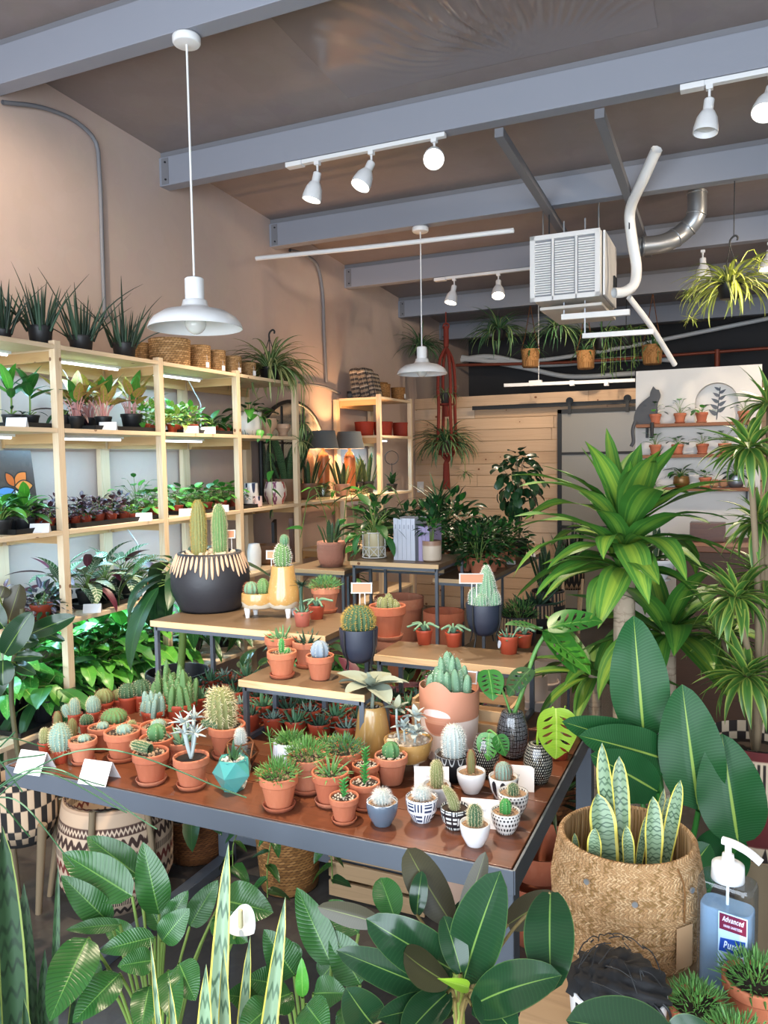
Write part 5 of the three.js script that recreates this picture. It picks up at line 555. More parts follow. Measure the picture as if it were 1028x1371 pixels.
function patTex(bg, fg, kind, seed = 1) { return canvas(256, 128, (g, w, h) => { const r = rng(seed); g.fillStyle = bg; g.fillRect(0, 0, w, h); g.strokeStyle = g.fillStyle = fg; g.lineWidth = 4;
  if (kind === 'weave') for (let y = 0; y < 5; y++) for (let x = 0; x < 10; x++) for (let k = 0; k < 3; k++) { if ((x + y) % 2) g.fillRect(x * 26 + 2, y * 26 + 3 + k * 8, 20, 4); else g.fillRect(x * 26 + 2 + k * 8, y * 26 + 2, 4, 20); }
  if (kind === 'dash') for (let y = 0; y < 10; y++) for (let x = 0; x < 22; x++) { g.beginPath(); g.moveTo(x * 12 + (y % 2) * 6, y * 13 + 10); g.lineTo(x * 12 + 4 + (y % 2) * 6, y * 13 + 2); g.stroke(); }
  if (kind === 'dots') for (let y = 0; y < 13; y++) for (let x = 0; x < 26; x++) { g.beginPath(); g.arc(x * 10 + (y % 2) * 5, y * 10 + 5, 2.3 + r(), 0, 7); g.fill(); }
  if (kind === 'spots') for (let x = 0; x < 5; x++) { g.beginPath(); g.ellipse(x * 52 + 26, 72, 15, 19, 0, 0, 7); g.fill(); }
  if (kind === 'scallop') { for (let x = 0; x < 8; x++) for (const q of [14, 9]) { g.beginPath(); g.arc(x * 32 + 16, 34, q, 0, PI); g.stroke(); } g.fillRect(0, 24, w, 4); }
  if (kind === 'loops') for (let x = 0; x < 7; x++) for (const q of [15, 9, 4]) { g.lineWidth = 2.5; g.beginPath(); g.ellipse(x * 37 + 18, 40, q, q * 1.5, 0, 0, 7); g.stroke(); }
  if (kind === 'blocks') for (let y = 0; y < 6; y++) for (let x = 0; x < 12; x++) { if ((x * 7 + y * 5) % 3) g.fillRect(x * 22 + 2, y * 22 + 2, 17, 5), g.fillRect(x * 22 + 2, y * 22 + 11, 17, 5); else g.fillRect(x * 22 + 2, y * 22 + 2, 5, 17), g.fillRect(x * 22 + 12, y * 22 + 2, 5, 17); } }); }
const glaze = (t, rx = 1) => phys(W, .16, { map: rep(t, rx, 1), clearcoat: .4 });
function cup(px, pyb, w, m, label, plant, k = 1.5, o = {}) { const { p, R } = potSpot(px, pyb - w * .06, w, TH), t = thing('cactus_cup', label, 'potted plant', p, px * .3), H = R * k; bowlPot(t, [[0, 0], [R * .5, 0], [R * .56, R * .03], [R * .9, H * .45], [R, H * .8], [R * .98, H], [R * .9, H], [R * .88, H * .8], [0, H * .75]], m, H * .88, R * .88, o.soil || M.gravel, o.g === 0 ? null : M.gravel); plant(t, H * .88, R); }
const mW = phys('#e6e6e8', .14, { clearcoat: .5 });
cup(512, 1113, 43, glaze(patTex('#5f6c7c', '#dfe3e6', 'scallop')), 'slate blue cup with white scallops and a fuzzy white cactus', PL.fuzz(2, .5));
cup(631, 1069, 39, mW, 'plain white cup with a tall brown column cactus', PL.col(3, .065, .0105, L.cactusOlive, L.spineRed));
cup(585, 1086, 38, phys('#c8ccd2', .3), 'pale grey cup with a short olive column cactus', PL.col(4, .07, .0155, L.cactusOlive));
cup(674, 1077, 40, glaze(patTex('#e8e6e4', '#23262e', 'spots'), 2), 'white cup with big black spots and a red-tipped round cactus', (o, y, R) => cactus(o, { h: R * 1.25, r: R * .58, ribs: 16, depth: .12, y: y - .004, mat: L.cactusBlue, sp: L.spineRed, sl: R * .14, sr: R * .014, rows: 12 }));
cup(565, 1108, 44, glaze(patTex('#e6e6ea', '#33405c', 'weave')), 'white cup with dark blue woven pattern and a fuzzy globe cactus', PL.fuzz(5, .45));
cup(609, 1117, 39, glaze(patTex('#23262c', '#d9dad6', 'blocks')), 'black cup with white block pattern and a leaning column cactus', PL.col(6, .06, .012, L.cactusOlive, L.spine, { lean: -.4 }), 1.5, { soil: M.soil, g: 0 });
cup(636, 1140, 41, mW, 'plain white cup with a short green cactus, at the table front', PL.col(7, .05, .016, L.cactusDark), 1.5);
cup(677, 1123, 40, glaze(patTex('#e8e6e2', '#3b3b3e', 'dots')), 'white dotted cup with a bright green cactus', (o, y, R) => { cactus(o, { h: R * 1.1, r: R * .42, ribs: 8, depth: .3, y: y - .004, mat: L.brightCactus, sl: R * .1, rows: 7 }); });
cup(687, 1099, 41, glaze(patTex('#e8e6e2', '#4a4a4c', 'dots', 4)), 'white dotted cup with a small brown cactus behind its bright green twin', PL.col(9, .03, .013, L.cactusDark));
{ const { p, R } = potSpot(608, 1051, 52, TH), o = thing('black_bowl_cactus', 'matte black footed bowl with white loops and a white woolly cactus', 'potted plant', p), H = R * 1.35; bowlPot(o, [[0, 0], [R * .6, 0], [R * .55, R * .15], [R * .9, H * .4], [R, H], [R * .92, H], [R * .88, H * .8], [0, H * .8]], mat(W, .6, { map: rep(patTex('#1d1e22', '#d5d6d6', 'loops'), 2, 1) }), H * .9, R * .9); cactus(o, { h: R * 1.7, r: R * .58, ribs: 16, depth: .1, y: H * .85, mat: L.silver, sp: L.spineWhite, sl: R * .16, sr: R * .014, rows: 14, per: 4 }); }
function eggVase(px, pyb, w, k, tex, label, grow) { const { p, R } = potSpot(px, pyb + 2, w * .9, TH); const r = R / .9, H = r * 2 * k, t = thing('black_vase', label, 'vase', p, px), pr = []; for (let i = 0; i <= 14; i++) { const q = i / 14; pr.push([r * (.52 + .48 * Math.sin(PI * Math.pow(q, .9) * .86 + .18)), H * q]); } pr.unshift([0, 0]); pr.push([r * .34, H * 1.01], [r * .3, H * .98], [r * .4, H * .8], [0, H * .75]); part(t, 'body', lathe(pr, 40), phys(W, .14, { map: tex, clearcoat: .5 })); if (grow) grow(t, H, r); }
const adans = (o, y, pts, n, len, seed, m) => { part(o, 'stem', tube(pts, .0035, 12, 6), L.pencil2); };
function monsteraLeaf() { const sh = new THREE.Shape(); sh.moveTo(0, 0); sh.bezierCurveTo(-.32, -.06, -.5, .2, -.42, .5); sh.bezierCurveTo(-.36, .75, -.12, .95, 0, 1); sh.bezierCurveTo(.12, .95, .36, .75, .42, .5); sh.bezierCurveTo(.5, .2, .32, -.06, 0, 0); for (const s of [-1, 1]) for (let i = 0; i < 5; i++) { const y = .16 + i * .15, h = new THREE.Path(), x0 = s * .07, x1 = s * (.34 - Math.abs(i - 1.5) * .035); h.moveTo(x0, y); h.quadraticCurveTo((x0 + x1) / 2, y + .13, x1, y + .1); h.quadraticCurveTo((x0 + x1) / 2, y + .015, x0, y); sh.holes.push(h); } const g = new THREE.ShapeGeometry(sh, 10), P = g.attributes.position, N = P.count; for (let k = 0; k < N; k++) { const x = P.getX(k), y = P.getY(k); P.setXYZ(k, x, -.12 * y * y + .18 * Math.abs(x), y); } const U = g.attributes.uv; for (let k = 0; k < N; k++) U.setXY(k, P.getX(k) + .5, P.getZ(k)); g.computeVertexNormals(); return g; }
const MG = monsteraLeaf();
function mleaf(o, p, az, el, l, m, roll = 0) { const q = part(o, 'leaf', MG, m); q.position.copy(p); q.rotation.set(-el, az, roll, 'YXZ'); q.scale.setScalar(l); }
const towardCam = (o, extra = 0) => Math.atan2(-o.position.x, -o.position.z) - o.rotation.y + extra;
eggVase(650, 1042, 37, 1.5, rep(patTex('#141518', '#b9b5a8', 'dash', 2), 2, 2), 'black egg vase with short pale dashes and a drooping holed leaf', (o, H, r) => { const a = towardCam(o); const d = (x, y, z) => V(x, y, z).applyAxisAngle(V(0, 1, 0), a); part(o, 'stem', tube([V(0, H * .9, 0), d(.01, H * 1.15, .01), d(.03, H * 1.1, .03)], .003, 10, 6), L.pencil2); mleaf(o, d(.01, H * 1.12, .02), a - .3, -1.2, .07, L.pothos); mleaf(o, d(.03, H * 1.1, .03), a + .9, -1.0, .055, L.green, .4); });
eggVase(686, 1017, 43, 1.42, rep(patTex('#141518', '#8f9296', 'weave', 3), 3, 3), 'black egg vase with woven grey blocks holding a tall vine cutting', (o, H, r) => {
  const a = towardCam(o), d = (x, y, z) => V(x, y, z).applyAxisAngle(V(0, 1, 0), a); part(o, 'stem', tube([V(0, H * .85, 0), d(.03, H * 1.5, 0), d(.065, H * 2.3, -.03), d(.10, H * 2.75, -.04)], .006, 14, 7), L.pencil2); part(o, 'stem', tube([V(0, H * .85, 0), d(-.03, H * 1.5, 0), d(-.065, H * 1.95, .02)], .0035, 12, 6), L.pencil2);
  mleaf(o, d(-.065, H * 1.95, .02), a + .3, -.9, .085, L.green); mleaf(o, d(.10, H * 2.75, -.04), a + .9, -.75, .14, L.pothos); mleaf(o, d(.10, H * 2.8, -.04), a + 1.5, .25, .15, L.green, .3); mleaf(o, d(.09, H * 2.7, -.04), a - 1.2, .35, .12, L.green); mleaf(o, d(.05, H * 1.95, 0), a - .9, -.6, .1, L.deep); mleaf(o, d(.10, H * 2.6, -.03), a + 1.1, -.5, .15, L.bright); });
eggVase(720, 1051, 39, 1.36, rep(patTex('#141518', '#c9c5b4', 'dash', 5), 2, 2), 'black egg vase with slanting pale dashes and one large lime monstera leaf', (o, H, r) => { const a = towardCam(o), d = (x, y, z) => V(x, y, z).applyAxisAngle(V(0, 1, 0), a); part(o, 'stem', tube([V(0, H * .85, 0), d(0, H * 1.25, .005), d(.012, H * 1.65, 0), d(.04, H * 1.95, 0)], .0035, 12, 6), L.limeLeaf); mleaf(o, d(.045, H * 1.92, .0), a + .1, -1.25, .125, L.limeLeaf, -.25); part(o, 'stem', tube([V(0, H * .85, 0), d(.05, H * 1.3, -.02), d(.07, H * 1.9, -.03)], .002, 8, 5), L.limeLeaf); });
redPot(750, 1019, 26, TH, 'thin green seedling cactus in a red pot at the table right edge', (o, y, R) => tuft(o, { n: 6, len: .045, wid: .14, spike: 1, el: [.9, 1.5], droop: [0, .3], y0: y, r0: R * .4, mats: [L.sage], seed: 3, split: 1 }));
{ const p = at(640, 975, TH), o = thing('wooden_crate', 'small open slatted crate on the table behind the arch planter', 'crate', V(-.72, TH, -2.19)); for (const s of [-1, 1]) { for (let i = 0; i < 3; i++) part(o, 'slat', wbox(.3, .03, .008, 'x'), M.crate, 0, .02 + i * .04, s * .08); part(o, 'end_board', wbox(.01, .125, .16, 'z'), M.crate, s * .145, .0625, 0); } part(o, 'bottom_board', wbox(.28, .008, .15, 'x'), M.crate, 0, .006, 0); }

// --- on the low riser
const hB = .95, hC = .955, hA = 1.05;
clay(377, 897, 44, hB, 'terracotta pot with a green rosette, behind its small twin on the low riser', PL.aloe(3, L.haw, 1.0, 14));
clay(378, 913, 40, hB, 'small terracotta pot with a tiny upright cactus on the low riser', (o, y, R) => { cactus(o, { h: R * 1.05, r: R * .22, ribs: 6, depth: .3, y, mat: L.brightCactus }); cactus(o, { h: R * .5, r: R * .18, ribs: 6, depth: .3, y, x: R * .3, rz: -.6, mat: L.brightCactus }); });
clay(412, 899, 40, hB, 'terracotta pot with a dark spiky succulent on the low riser', PL.aloe(5, L.aloeDark, 1.1, 14));
clay(429, 915, 38, hB, 'saucerless terracotta pot with a blue-grey star cactus', (o, y, R) => cactus(o, { h: R * 1.3, r: R * .68, prof: 'globe', ribs: 8, depth: .28, y: y - R * .1, mat: mat('#8593a0', .8), sl: R * .06, sr: R * .02, rows: 5 }), { s: 0, k: 1.7 });
function bluePot(px, pyb, w, h, label, plant, signAt) { const { p, R } = potSpot(px, pyb - w * .05, w * 1.05, h), r = R * .92, o = thing('navy_pot_plant', label, 'potted plant', p, .3), y0 = r * .55, H = r * 1.75; for (let i = 0; i < 4; i++) { const a = i * PI / 2 + .6, c = Math.cos(a), s = Math.sin(a); part(o, 'stand_leg', tube([V(c * r * .95, 0, s * r * .95), V(c * r * .8, y0, s * r * .8), V(c * r * 1.03, y0 + H * .4, s * r * 1.03), V(c * r * 1.06, y0 + H, s * r * 1.06)], r * .045, 12, 6), M.black); } bowlPot(o, [[0, y0], [r * .45, y0], [r * .8, y0 + H * .18], [r * .95, y0 + H * .5], [r, y0 + H], [r * .92, y0 + H], [r * .9, y0 + H * .8], [0, y0 + H * .8]], M.navy, y0 + H * .86, r * .9, M.soil, M.gravel); plant(o, y0 + H * .86, r); if (signAt) sign(o, ...signAt(r, y0 + H)); return o; }
bluePot(481, 912, 54, hB, 'dark blue pot on wire stand with a golden barrel cactus and copper sign', (o, y, r) => cactus(o, { h: r * 1.5, r: r * .82, prof: 'globe', ribs: 20, depth: .2, y: y - r * .1, mat: L.cactusDark, sp: L.spineGold, sl: r * .16, sr: r * .016, rows: 14, per: 4 }), (r, y) => [r * .1, y + r * 1.95, -r * .6, r * 1.05, r * .5, r * 1.8]);
// --- on the wide riser
clay(519, 864, 50, hC, 'large terracotta pot with a knobbly grey-green cactus', (o, y, R) => { clump(o, { n: 9, R: R * .55, h: R * 1.1, r: R * .24, ribs: 7, y: y - .006, mat: L.cactusOlive, seed: 6, sp: L.spineWhite }); }, { k: 1.7 });
redPot(568, 866, 23, hC, 'red pot of grey finger cactus beside the knobbly one', PL.fingers(2)); redPot(607, 869, 23, hC, 'red pot of grey finger cactus beside the dark blue pot', PL.fingers(4));
redPot(681, 879, 28, hC, 'red pot of finger cactus with a blue flower sticker at the riser end', (o, y, R) => { PL.aloe(6, L.sage, 1.2, 12)(o, y, R); part(o, 'sticker', cyl(R * .4, R * .4, .002, 12), mat('#b9c6d8', .5), 0, R * .9, R * .93, PI / 2 - .15); }); redPot(702, 870, 22, hC, 'red pot of finger cactus at the back corner of the wide riser', PL.fingers(7));
bluePot(648, 874, 50, hC, 'dark blue pot on wire stand with a tall pyramid of pale cacti', (o, y, r) => { cactus(o, { h: r * 2.5, r: r * .56, ribs: 16, depth: .12, prof: 'pear', y: y - r * .1, x: r * .15, mat: L.sage, sp: L.spineWhite, sl: r * .1, sr: r * .012, rows: 22 }); for (const [x, z, h, s] of [[-.45, .1, 1.25, .4], [-.1, .4, 1.0, .38], [.55, .2, 1.1, .36], [.1, -.45, 1.3, .4]]) cactus(o, { h: r * h, r: r * s, ribs: 14, depth: .12, y: y - r * .1, x: x * r, z: z * r, mat: L.sage, sp: L.spineWhite, sl: r * .1, sr: r * .012, rows: 11 }); }, (r, y) => [-r * .55, y + r * 1.45, r * .5, r * 1.6, r * .5, r * 1.2]);
// --- on the tall riser
{ const { p, R } = potSpot(283, 832, 102, hA), o = thing('carved_bowl_plant', 'big black carved wooden bowl with two column cacti and copper sign', 'potted plant', p, .41), H = R * 1.5, prof = t => R * (.62 + .4 * Math.sin(PI * (.12 + .72 * t))), pr = [[0, 0]]; for (let i = 0; i <= 20; i++) pr.push([prof(i / 20), H * i / 20]); pr.push([prof(1) * .9, H], [prof(1) * .88, H * .9], [0, H * .88]); part(o, 'bowl', lathe(pr, 56), mat('#26272d', .5, { bumpMap: TX.noise, bumpScale: .002 })); soil(o, H * .95, prof(1) * .9, M.gravelPale, M.gravelPale, 9);
  const gm = mat('#c9a88c', .7), r = rng(6); for (let i = 0; i < 44; i++) { const a = i / 44 * 2 * PI, l = H * (.2 + .16 * Math.abs(Math.sin(i * .5)) + .05 * r()), g = new THREE.SphereGeometry(1, 8, 8), t = 1 - l / H * .52, rr = prof(t), sl = Math.atan2(prof(t + .1) - prof(t - .1), H * .2); const m = part(o, 'carved_groove', g, gm, Math.cos(a) * rr, H * t, Math.sin(a) * rr); m.rotation.set(0, -a, -sl, 'YXZ'); m.scale.set(.004, l * .5, R * .042); }
  cactus(o, { h: R * 1.5, r: R * .2, ribs: 16, depth: .12, x: -R * .26, z: R * .05, y: H * .92, mat: L.cactusOlive, sp: L.spineGold, sl: R * .06, sr: R * .005, rows: 32 }); cactus(o, { h: R * 1.38, r: R * .2, ribs: 16, depth: .12, x: R * .25, z: -R * .1, y: H * .92, mat: L.cactus, sp: L.spine, sl: R * .05, sr: R * .005, rows: 30 }); sign(o, R * .45, H + R * .42, -R * .3, R * .42, R * .2, R * .3, -.5); }
{ const { p, R } = potSpot(362, 838, 76, hA), o = thing('boot_planter', 'ochre and white glazed boot-shaped planter on stub feet with three cacti', 'potted plant', p, .35), q = R; for (const [x, z] of [[-.75, .25], [-.6, -.3], [.7, .3], [.8, -.25]]) part(o, 'foot', cyl(q * .12, q * .07, q * .34, 10), M.white, x * q, q * .17, z * q);
  const toe = lathe([[0, .3], [.42, .3], [.55, .36], [.6, .55], [.585, .84], [.55, .86], [.5, .84], [.48, .7], [0, .68]], 36), ank = lathe([[0, .3], [.4, .3], [.52, .38], [.56, .6], [.54, .95], [.43, 1.5], [.4, 1.78], [.36, 1.8], [.33, 1.76], [.34, 1.6], [0, 1.58]], 36), bt = new Acc().add(toe, new THREE.Matrix4().compose(V(-.42 * q, 0, 0), new THREE.Quaternion(), V(q, q, q * .85))).add(ank, new THREE.Matrix4().compose(V(.48 * q, 0, 0), new THREE.Quaternion(), V(q, q, q * .95))).geo(), P = bt.attributes.position, U = bt.attributes.uv; for (let k = 0; k < P.count; k++) U.setXY(k, U.getX(k), clamp((P.getY(k) / q - .02) / 1.75, 0, .99)); part(o, 'boot', bt, yelM);
  part(o, 'toe_soil', cyl(q * .44, q * .44, .006, 18), M.gravel, -q * .45, q * .76, 0); part(o, 'ankle_soil', cyl(q * .32, q * .32, .006, 18), M.gravel, q * .48, q * 1.68, 0); cactus(o, { h: q * .95, r: q * .3, ribs: 14, depth: .12, prof: 'globe', x: q * .48, y: q * 1.65, mat: L.cactus, sp: L.spineWhite, sl: q * .08, sr: q * .008, rows: 12 }); cactus(o, { h: q * .5, r: q * .27, prof: 'globe', x: -q * .66, y: q * .74, mat: L.sage, sp: L.spineRed, sl: q * .08, sr: q * .008 }); cactus(o, { h: q * .62, r: q * .22, prof: 'globe', ribs: 8, x: -q * .24, y: q * .74, mat: L.cactus, sl: q * .05 }); cactus(o, { h: q * .4, r: q * .16, x: q * .56, y: q * 2.5, prof: 'globe', mat: L.aloe, sl: q * .04 }); sign(o, q * .1, q * 2.15, -q * .2, q * .45, q * .28, q * .3, .4); }
redPot(405, 842, 24, hA, 'pinkish pot with grey succulent and dry twig on the tall riser', (o, y, R) => { PL.aloe(9, L.sage, 1.3, 12)(o, y, R); part(o, 'stem', tube([V(0, y, 0), V(.005, y + .06, 0), V(0, y + .1, 0)], .006, 8, 6), L.aloeDark); tuft(o, { n: 14, len: .035, wid: .3, spike: 1, el: [.1, 1.2], p0: V(0, y + .09, 0), mats: [L.aloeDark], seed: 5 }); }, null, mat('#b0604e', .6));
redPot(424, 832, 22, hA, 'red pot of trailing finger cactus behind the pinkish pot', PL.fingers(9));
clay(436, 826, 38, hA, 'terracotta pot with a leafy green jade on the back of the tall riser', PL.pencil(8, .95, L.haw), { k: 1.7 });

// ================================================================ BACK OF THE SHOP
const atD = (px, py, d) => CAM.clone().addScaledVector(ray(px, py), d);                    // pixel at a depth along the view
riser('high wood-topped stand with the lavender and white books', -1.72, -1.26, -3.40, -3.80, 1.1, 0, { top: M.riserTop });
riser('long wood-topped stand with rows of bushy plants in terracotta', -1.37, -1.1, -3.62, -4.85, 1.0, 0, {});
riser('wood-topped stand behind the books under the dark leafy plants', -2.02, -1.42, -3.92, -4.7, 1.0, 0, {});
riser('low wood-topped stand with black fluted pots beside the aisle', -1.25, -.9, -3.7, -4.74, .64, 0, {});
riser('wood-topped stand with the textured pink pot', -2.12, -1.78, -3.45, -3.8, 1.04, 0, {});
{ const white = mat('#c3c6d2', .6), lav = mat('#9d90b4', .6), gr = mat('#4c4e56', .6), paper = mat('#e3ddd0', .8), z = -3.5;
  let px = 519.5; const add = (w, h, d, m, l) => { const p = at(px + w / 2, 752, 1.1), q = mpp(p), o = thing('book', l, 'book', V(p.x, 1.1, z - d / 2), 0), W2 = w * q * .9, H2 = h * q, t = .003; part(o, 'spine', box(W2, H2, t), m, 0, H2 / 2, d / 2 - t / 2); for (const s of [-1, 1]) part(o, 'cover', box(t, H2, d - t), m, s * (W2 / 2 - t / 2), H2 / 2, -t / 2); part(o, 'pages', box(W2 - 2 * t, H2 - .008, d - .008), paper, 0, H2 / 2, -.001); part(o, 'spine_print', box(W2 * .3, H2 * .1, .0006), mat('#9a9cab', .6), 0, H2 * .8, d / 2); px += w; };
  for (let i = 0; i < 5; i++) add(6.6, 57, .16, white, ['pale blue-white hardback at the plant-side end of the book row', 'second pale blue-white hardback of the row', 'middle pale blue-white hardback of the row', 'fourth pale blue-white hardback of the row', 'pale blue-white hardback against the charcoal book'][i]); add(5, 48, .17, gr, 'charcoal hardback between the white and lavender books'); for (let i = 0; i < 3; i++) add(5.6, 47, .17, lav, ['lavender hardback against the charcoal book', 'middle lavender hardback of three', 'lavender hardback nearest the banded pot'][i]); }
{ const p = at(500, 747, 1.1), o = thing('caged_planter', 'cream planter in a crossed wire cage with a broad dark plant', 'potted plant', V(p.x, 1.1, -3.55)), R = .06; bowlPot(o, [[0, .012], [R * .8, .012], [R * .86, .1], [R * .88, .13], [R * .8, .13], [0, .1]], mat('#cbbd98', .4), .115, R * .8); const ca = mat('#d9d6cf', .5), c = new Acc(); for (const y of [.006, .06, .13]) c.add(new THREE.TorusGeometry(R, .003, 6, 24).rotateX(PI / 2).translate(0, y, 0)); for (let i = 0; i < 8; i++) { const a = i / 8 * 2 * PI, b = (i + 1) / 8 * 2 * PI; c.add(barTo(V(Math.cos(a) * R, .006, Math.sin(a) * R), V(Math.cos(a) * R, .13, Math.sin(a) * R), .004)); c.add(barTo(V(Math.cos(a) * R, .01, Math.sin(a) * R), V(Math.cos(b) * R, .06, Math.sin(b) * R), .003)); c.add(barTo(V(Math.cos(b) * R, .01, Math.sin(b) * R), V(Math.cos(a) * R, .06, Math.sin(a) * R), .003)); } part(o, 'wire_cage', c.geo(), ca); tuft(o, { n: 24, len: .13, wid: .36, el: [-.2, 1.3], droop: [.4, 1.2], pet: .13, y0: .11, mats: [L.deep, L.green, L.deep], seed: 21, split: 1 }); }
{ const p = at(584, 749, 1.1), o = thing('banded_pot_plant', 'brown to cream banded stoneware pot with a small bush', 'potted plant', V(p.x, 1.1, -3.52)), R = .046, tex = canvas(64, 128, (g, w, h) => { [['#6d5444', .25], ['#9a7660', .2], ['#c9b8a4', .2], ['#a88c74', .15], ['#cfc6ba', .2]].reduce((y, [c, k]) => { g.fillStyle = c; g.fillRect(0, y * h, w, k * h + 1); return y + k; }, 0); }); bowlPot(o, [[0, 0], [R * .9, 0], [R, .01], [R, .1], [R * .9, .1], [0, .08]], mat(W, .4, { map: tex }), .092, R * .9); bush(o, { n: 90, R: .055, H: .1, len: .045, wid: .4, y0: .13, low: .9, mats: [L.deep, L.green], seed: 4, nl: 4, nw: 2 }); }
{ const p = at(464, 752, 1.04), o = thing('textured_pot_plant', 'pinkish textured pot with a dark banded snake plant', 'potted plant', V(p.x, 1.04, -3.6)), R = .075; bowlPot(o, [[0, 0], [R * .75, 0], [R * .98, .05], [R, .11], [R * .98, .13], [R * .88, .13], [0, .1]], mat('#b87f6a', .75, { bumpMap: rep(TX.seagrass, 4, 1), bumpScale: .004 }), .115, R * .88); tuft(o, { n: 9, len: .13, wid: .2, shape: 'spear', el: [1.1, 1.5], droop: [0, .1], fold: .5, y0: .11, r0: R * .5, mats: [L.snakeDark], seed: 3, split: 1 }); }
// bushy plants in terracotta on the two stands
function bushPot(x, z, h, R, lab, o = {}) { const t = thing('bushy_plant', lab, 'potted plant', V(x, h, z), o.turn || 0, o.group), y = clayPot(t, R, R * 1.75, o.m || 0, false, {}); bush(t, { n: o.n || 170, R: o.r || .12, H: o.H || .15, len: o.len || .05, wid: .42, y0: y + .02, mats: o.mats || [L.deep, L.green, L.deep], seed: o.seed || 1, nl: 4, nw: 2, low: 1.25 }); return t; }
{ const l = 'small-leaved dark bush on the long stand', g = 'bushes on the long stand'; const a = bushPot(-1.3, -3.9, 1.0, .05, l + ', first on the book side', { group: g, seed: 2 }), b = bushPot(-1.17, -3.74, 1.0, .05, l + ', first on the aisle side', { group: g, seed: 3, m: 1 }); [[-1.3, -4.06], [-1.165, -3.92], [-1.3, -4.22], [-1.17, -4.1], [-1.3, -4.38], [-1.165, -4.29]].forEach(([x, z], i) => copyOf(i % 2 ? a : b, V(x, 1.0, z), i * 1.3, l + `, ${ORD[(i >> 1) + 1]} on the ${i % 2 ? 'aisle' : 'book'} side`, g));
  const l2 = 'dark leafy plant in a terracotta pot behind the books', g2 = 'leafy plants behind the books'; const c = bushPot(-1.52, -4.06, 1.0, .06, l2 + ', nearest the long stand', { group: g2, seed: 5, H: .24, r: .16, len: .075, n: 190 }); [[-1.69, -4.08], [-1.87, -4.1], [-1.5, -4.32], [-1.68, -4.36]].forEach(([x, z], i) => copyOf(c, V(x, 1.0, z), i + .7, l2 + [', middle of the front row', ', nearest the caged planter', ', rear one by the ficus', ', rear one by the dracaena'][i], g2, .9 + .1 * (i % 3))); }
{ const o = thing('marginata', 'thin-leaved dark dracaena fanning out before the plank wall', 'potted plant', V(-1.7, 1.0, -4.6)), y = clayPot(o, .055, .1, 2, false); part(o, 'stem', cyl(.008, .01, .22, 8), M.bark, 0, y + .1, 0); tuft(o, { n: 60, len: .24, wid: .06, shape: 'strap', el: [-.3, 1.4], droop: [.4, 1.3], nl: 7, nw: 2, y0: y + .2, mats: [L.deep, L.spiderGreen], seed: 9 }); }
for (const [px, py, l, k] of [[711, 746, 'white plant label on the long stand before the ficus', 0], [684, 756, 'white plant label leaning on the long stand edge', 1]]) { const o = thing('plant_label', l, 'label', at(px, py, 1.0), .3); part(o, 'card', box(.05, .002, .03), M.card, 0, .012, 0, .5); part(o, 'prop', box(.04, .012, .002), M.card, 0, .006, -.008); }
{ const o = thing('ficus_bush', 'round-leaved dark ficus standing before the plank wall', 'potted plant', V(-1.19, 1.0, -4.62)), y = tubPot(o, .055, .1, M.blackPot); stalk(o, { pts: [V(0, y, 0), V(.01, y + .2, 0), V(-.01, y + .5, .01)], r: .006, n: 6, len: .08, wid: .7, stemMat: M.bark, mats: [L.deep], split: 1, seed: 3 }); bush(o, { n: 120, R: .13, H: .2, len: .07, wid: .75, shape: 'round', y0: y + .36, mats: [L.deep, L.deep, L.rubber], seed: 8, nl: 5, nw: 2, low: 1.9, split: 1, tiltDown: .7, stemMat: M.bark }); }
// big nested terracotta stacks on the floor
{ const stack = (x, z, R, h0, n, l, m) => { for (let i = 0; i < n; i++) { const o = thing('stacked_pot', `${['lowest', 'second', 'third', 'topmost'][i]} pot of ${l}`, 'pot', V(x, i * h0, z)); part(o, 'body', lathe([[0, .004], [R * .8, .004], [R * .93, h0 * 1.05], [R, h0 * 1.06], [R, h0 * 1.3], [R * .93, h0 * 1.3], [R * .9, h0 * 1.02], [R * .78, .02], [0, .02]], 36), M.clay[m]); } }; stack(-1.54, -3.58, .125, .21, 4, 'the terracotta stack under the book stand', 0); stack(-1.28, -3.52, .1, .2, 4, 'the dark terracotta stack under the long stand', 3); }
// leafy things between the stands and on the floor
{ const o = thing('calla_plant', 'dark red leafed plant in a green pot behind the display table', 'potted plant', V(-1.0, 0, -2.85)), y = tubPot(o, .09, .62, mat('#2c3f33', .5)); tuft(o, { n: 40, len: .14, wid: .45, el: [-.3, 1.2], droop: [.3, 1], pet: .14, y0: y, r0: .05, mats: [L.red, L.red, L.burg], seed: 31, split: 1, stemMat: mat('#6b2a3a', .6) }); }
{ const o = thing('calla_plant', 'dark red leafed plant in a black pot under the tall riser', 'potted plant', V(-1.38, 0, -2.8)), y = tubPot(o, .1, .6, M.blackPot); tuft(o, { n: 34, len: .15, wid: .45, el: [-.3, 1.2], pet: .16, y0: y, r0: .05, mats: [L.red, L.burg], seed: 33, split: 1, stemMat: mat('#6b2a3a', .6) }); }
[[-1.36, -3.2, 36, 'dark glossy leafed plant in a black pot below the book stand'], [-1.06, -3.02, 37, 'dark glossy leafed plant in a black pot behind the wide riser'], [-1.65, -2.95, 38, 'dark glossy leafed plant in a black pot behind the boot planter'], [-2.05, -2.9, 39, 'tall dark leafed plant in a black pot between table and shelving']].forEach(([x, z, s, l]) => { const o = thing('dark_foliage_plant', l, 'potted plant', V(x, 0, z)), y = tubPot(o, .1, .5, M.blackPot); tuft(o, { n: 34, len: .17, wid: .38, el: [-.2, 1.3], droop: [.3, 1], pet: .2, y0: y, r0: .06, mats: [L.deep, L.rubber, L.peace], seed: s, split: 1 }); });
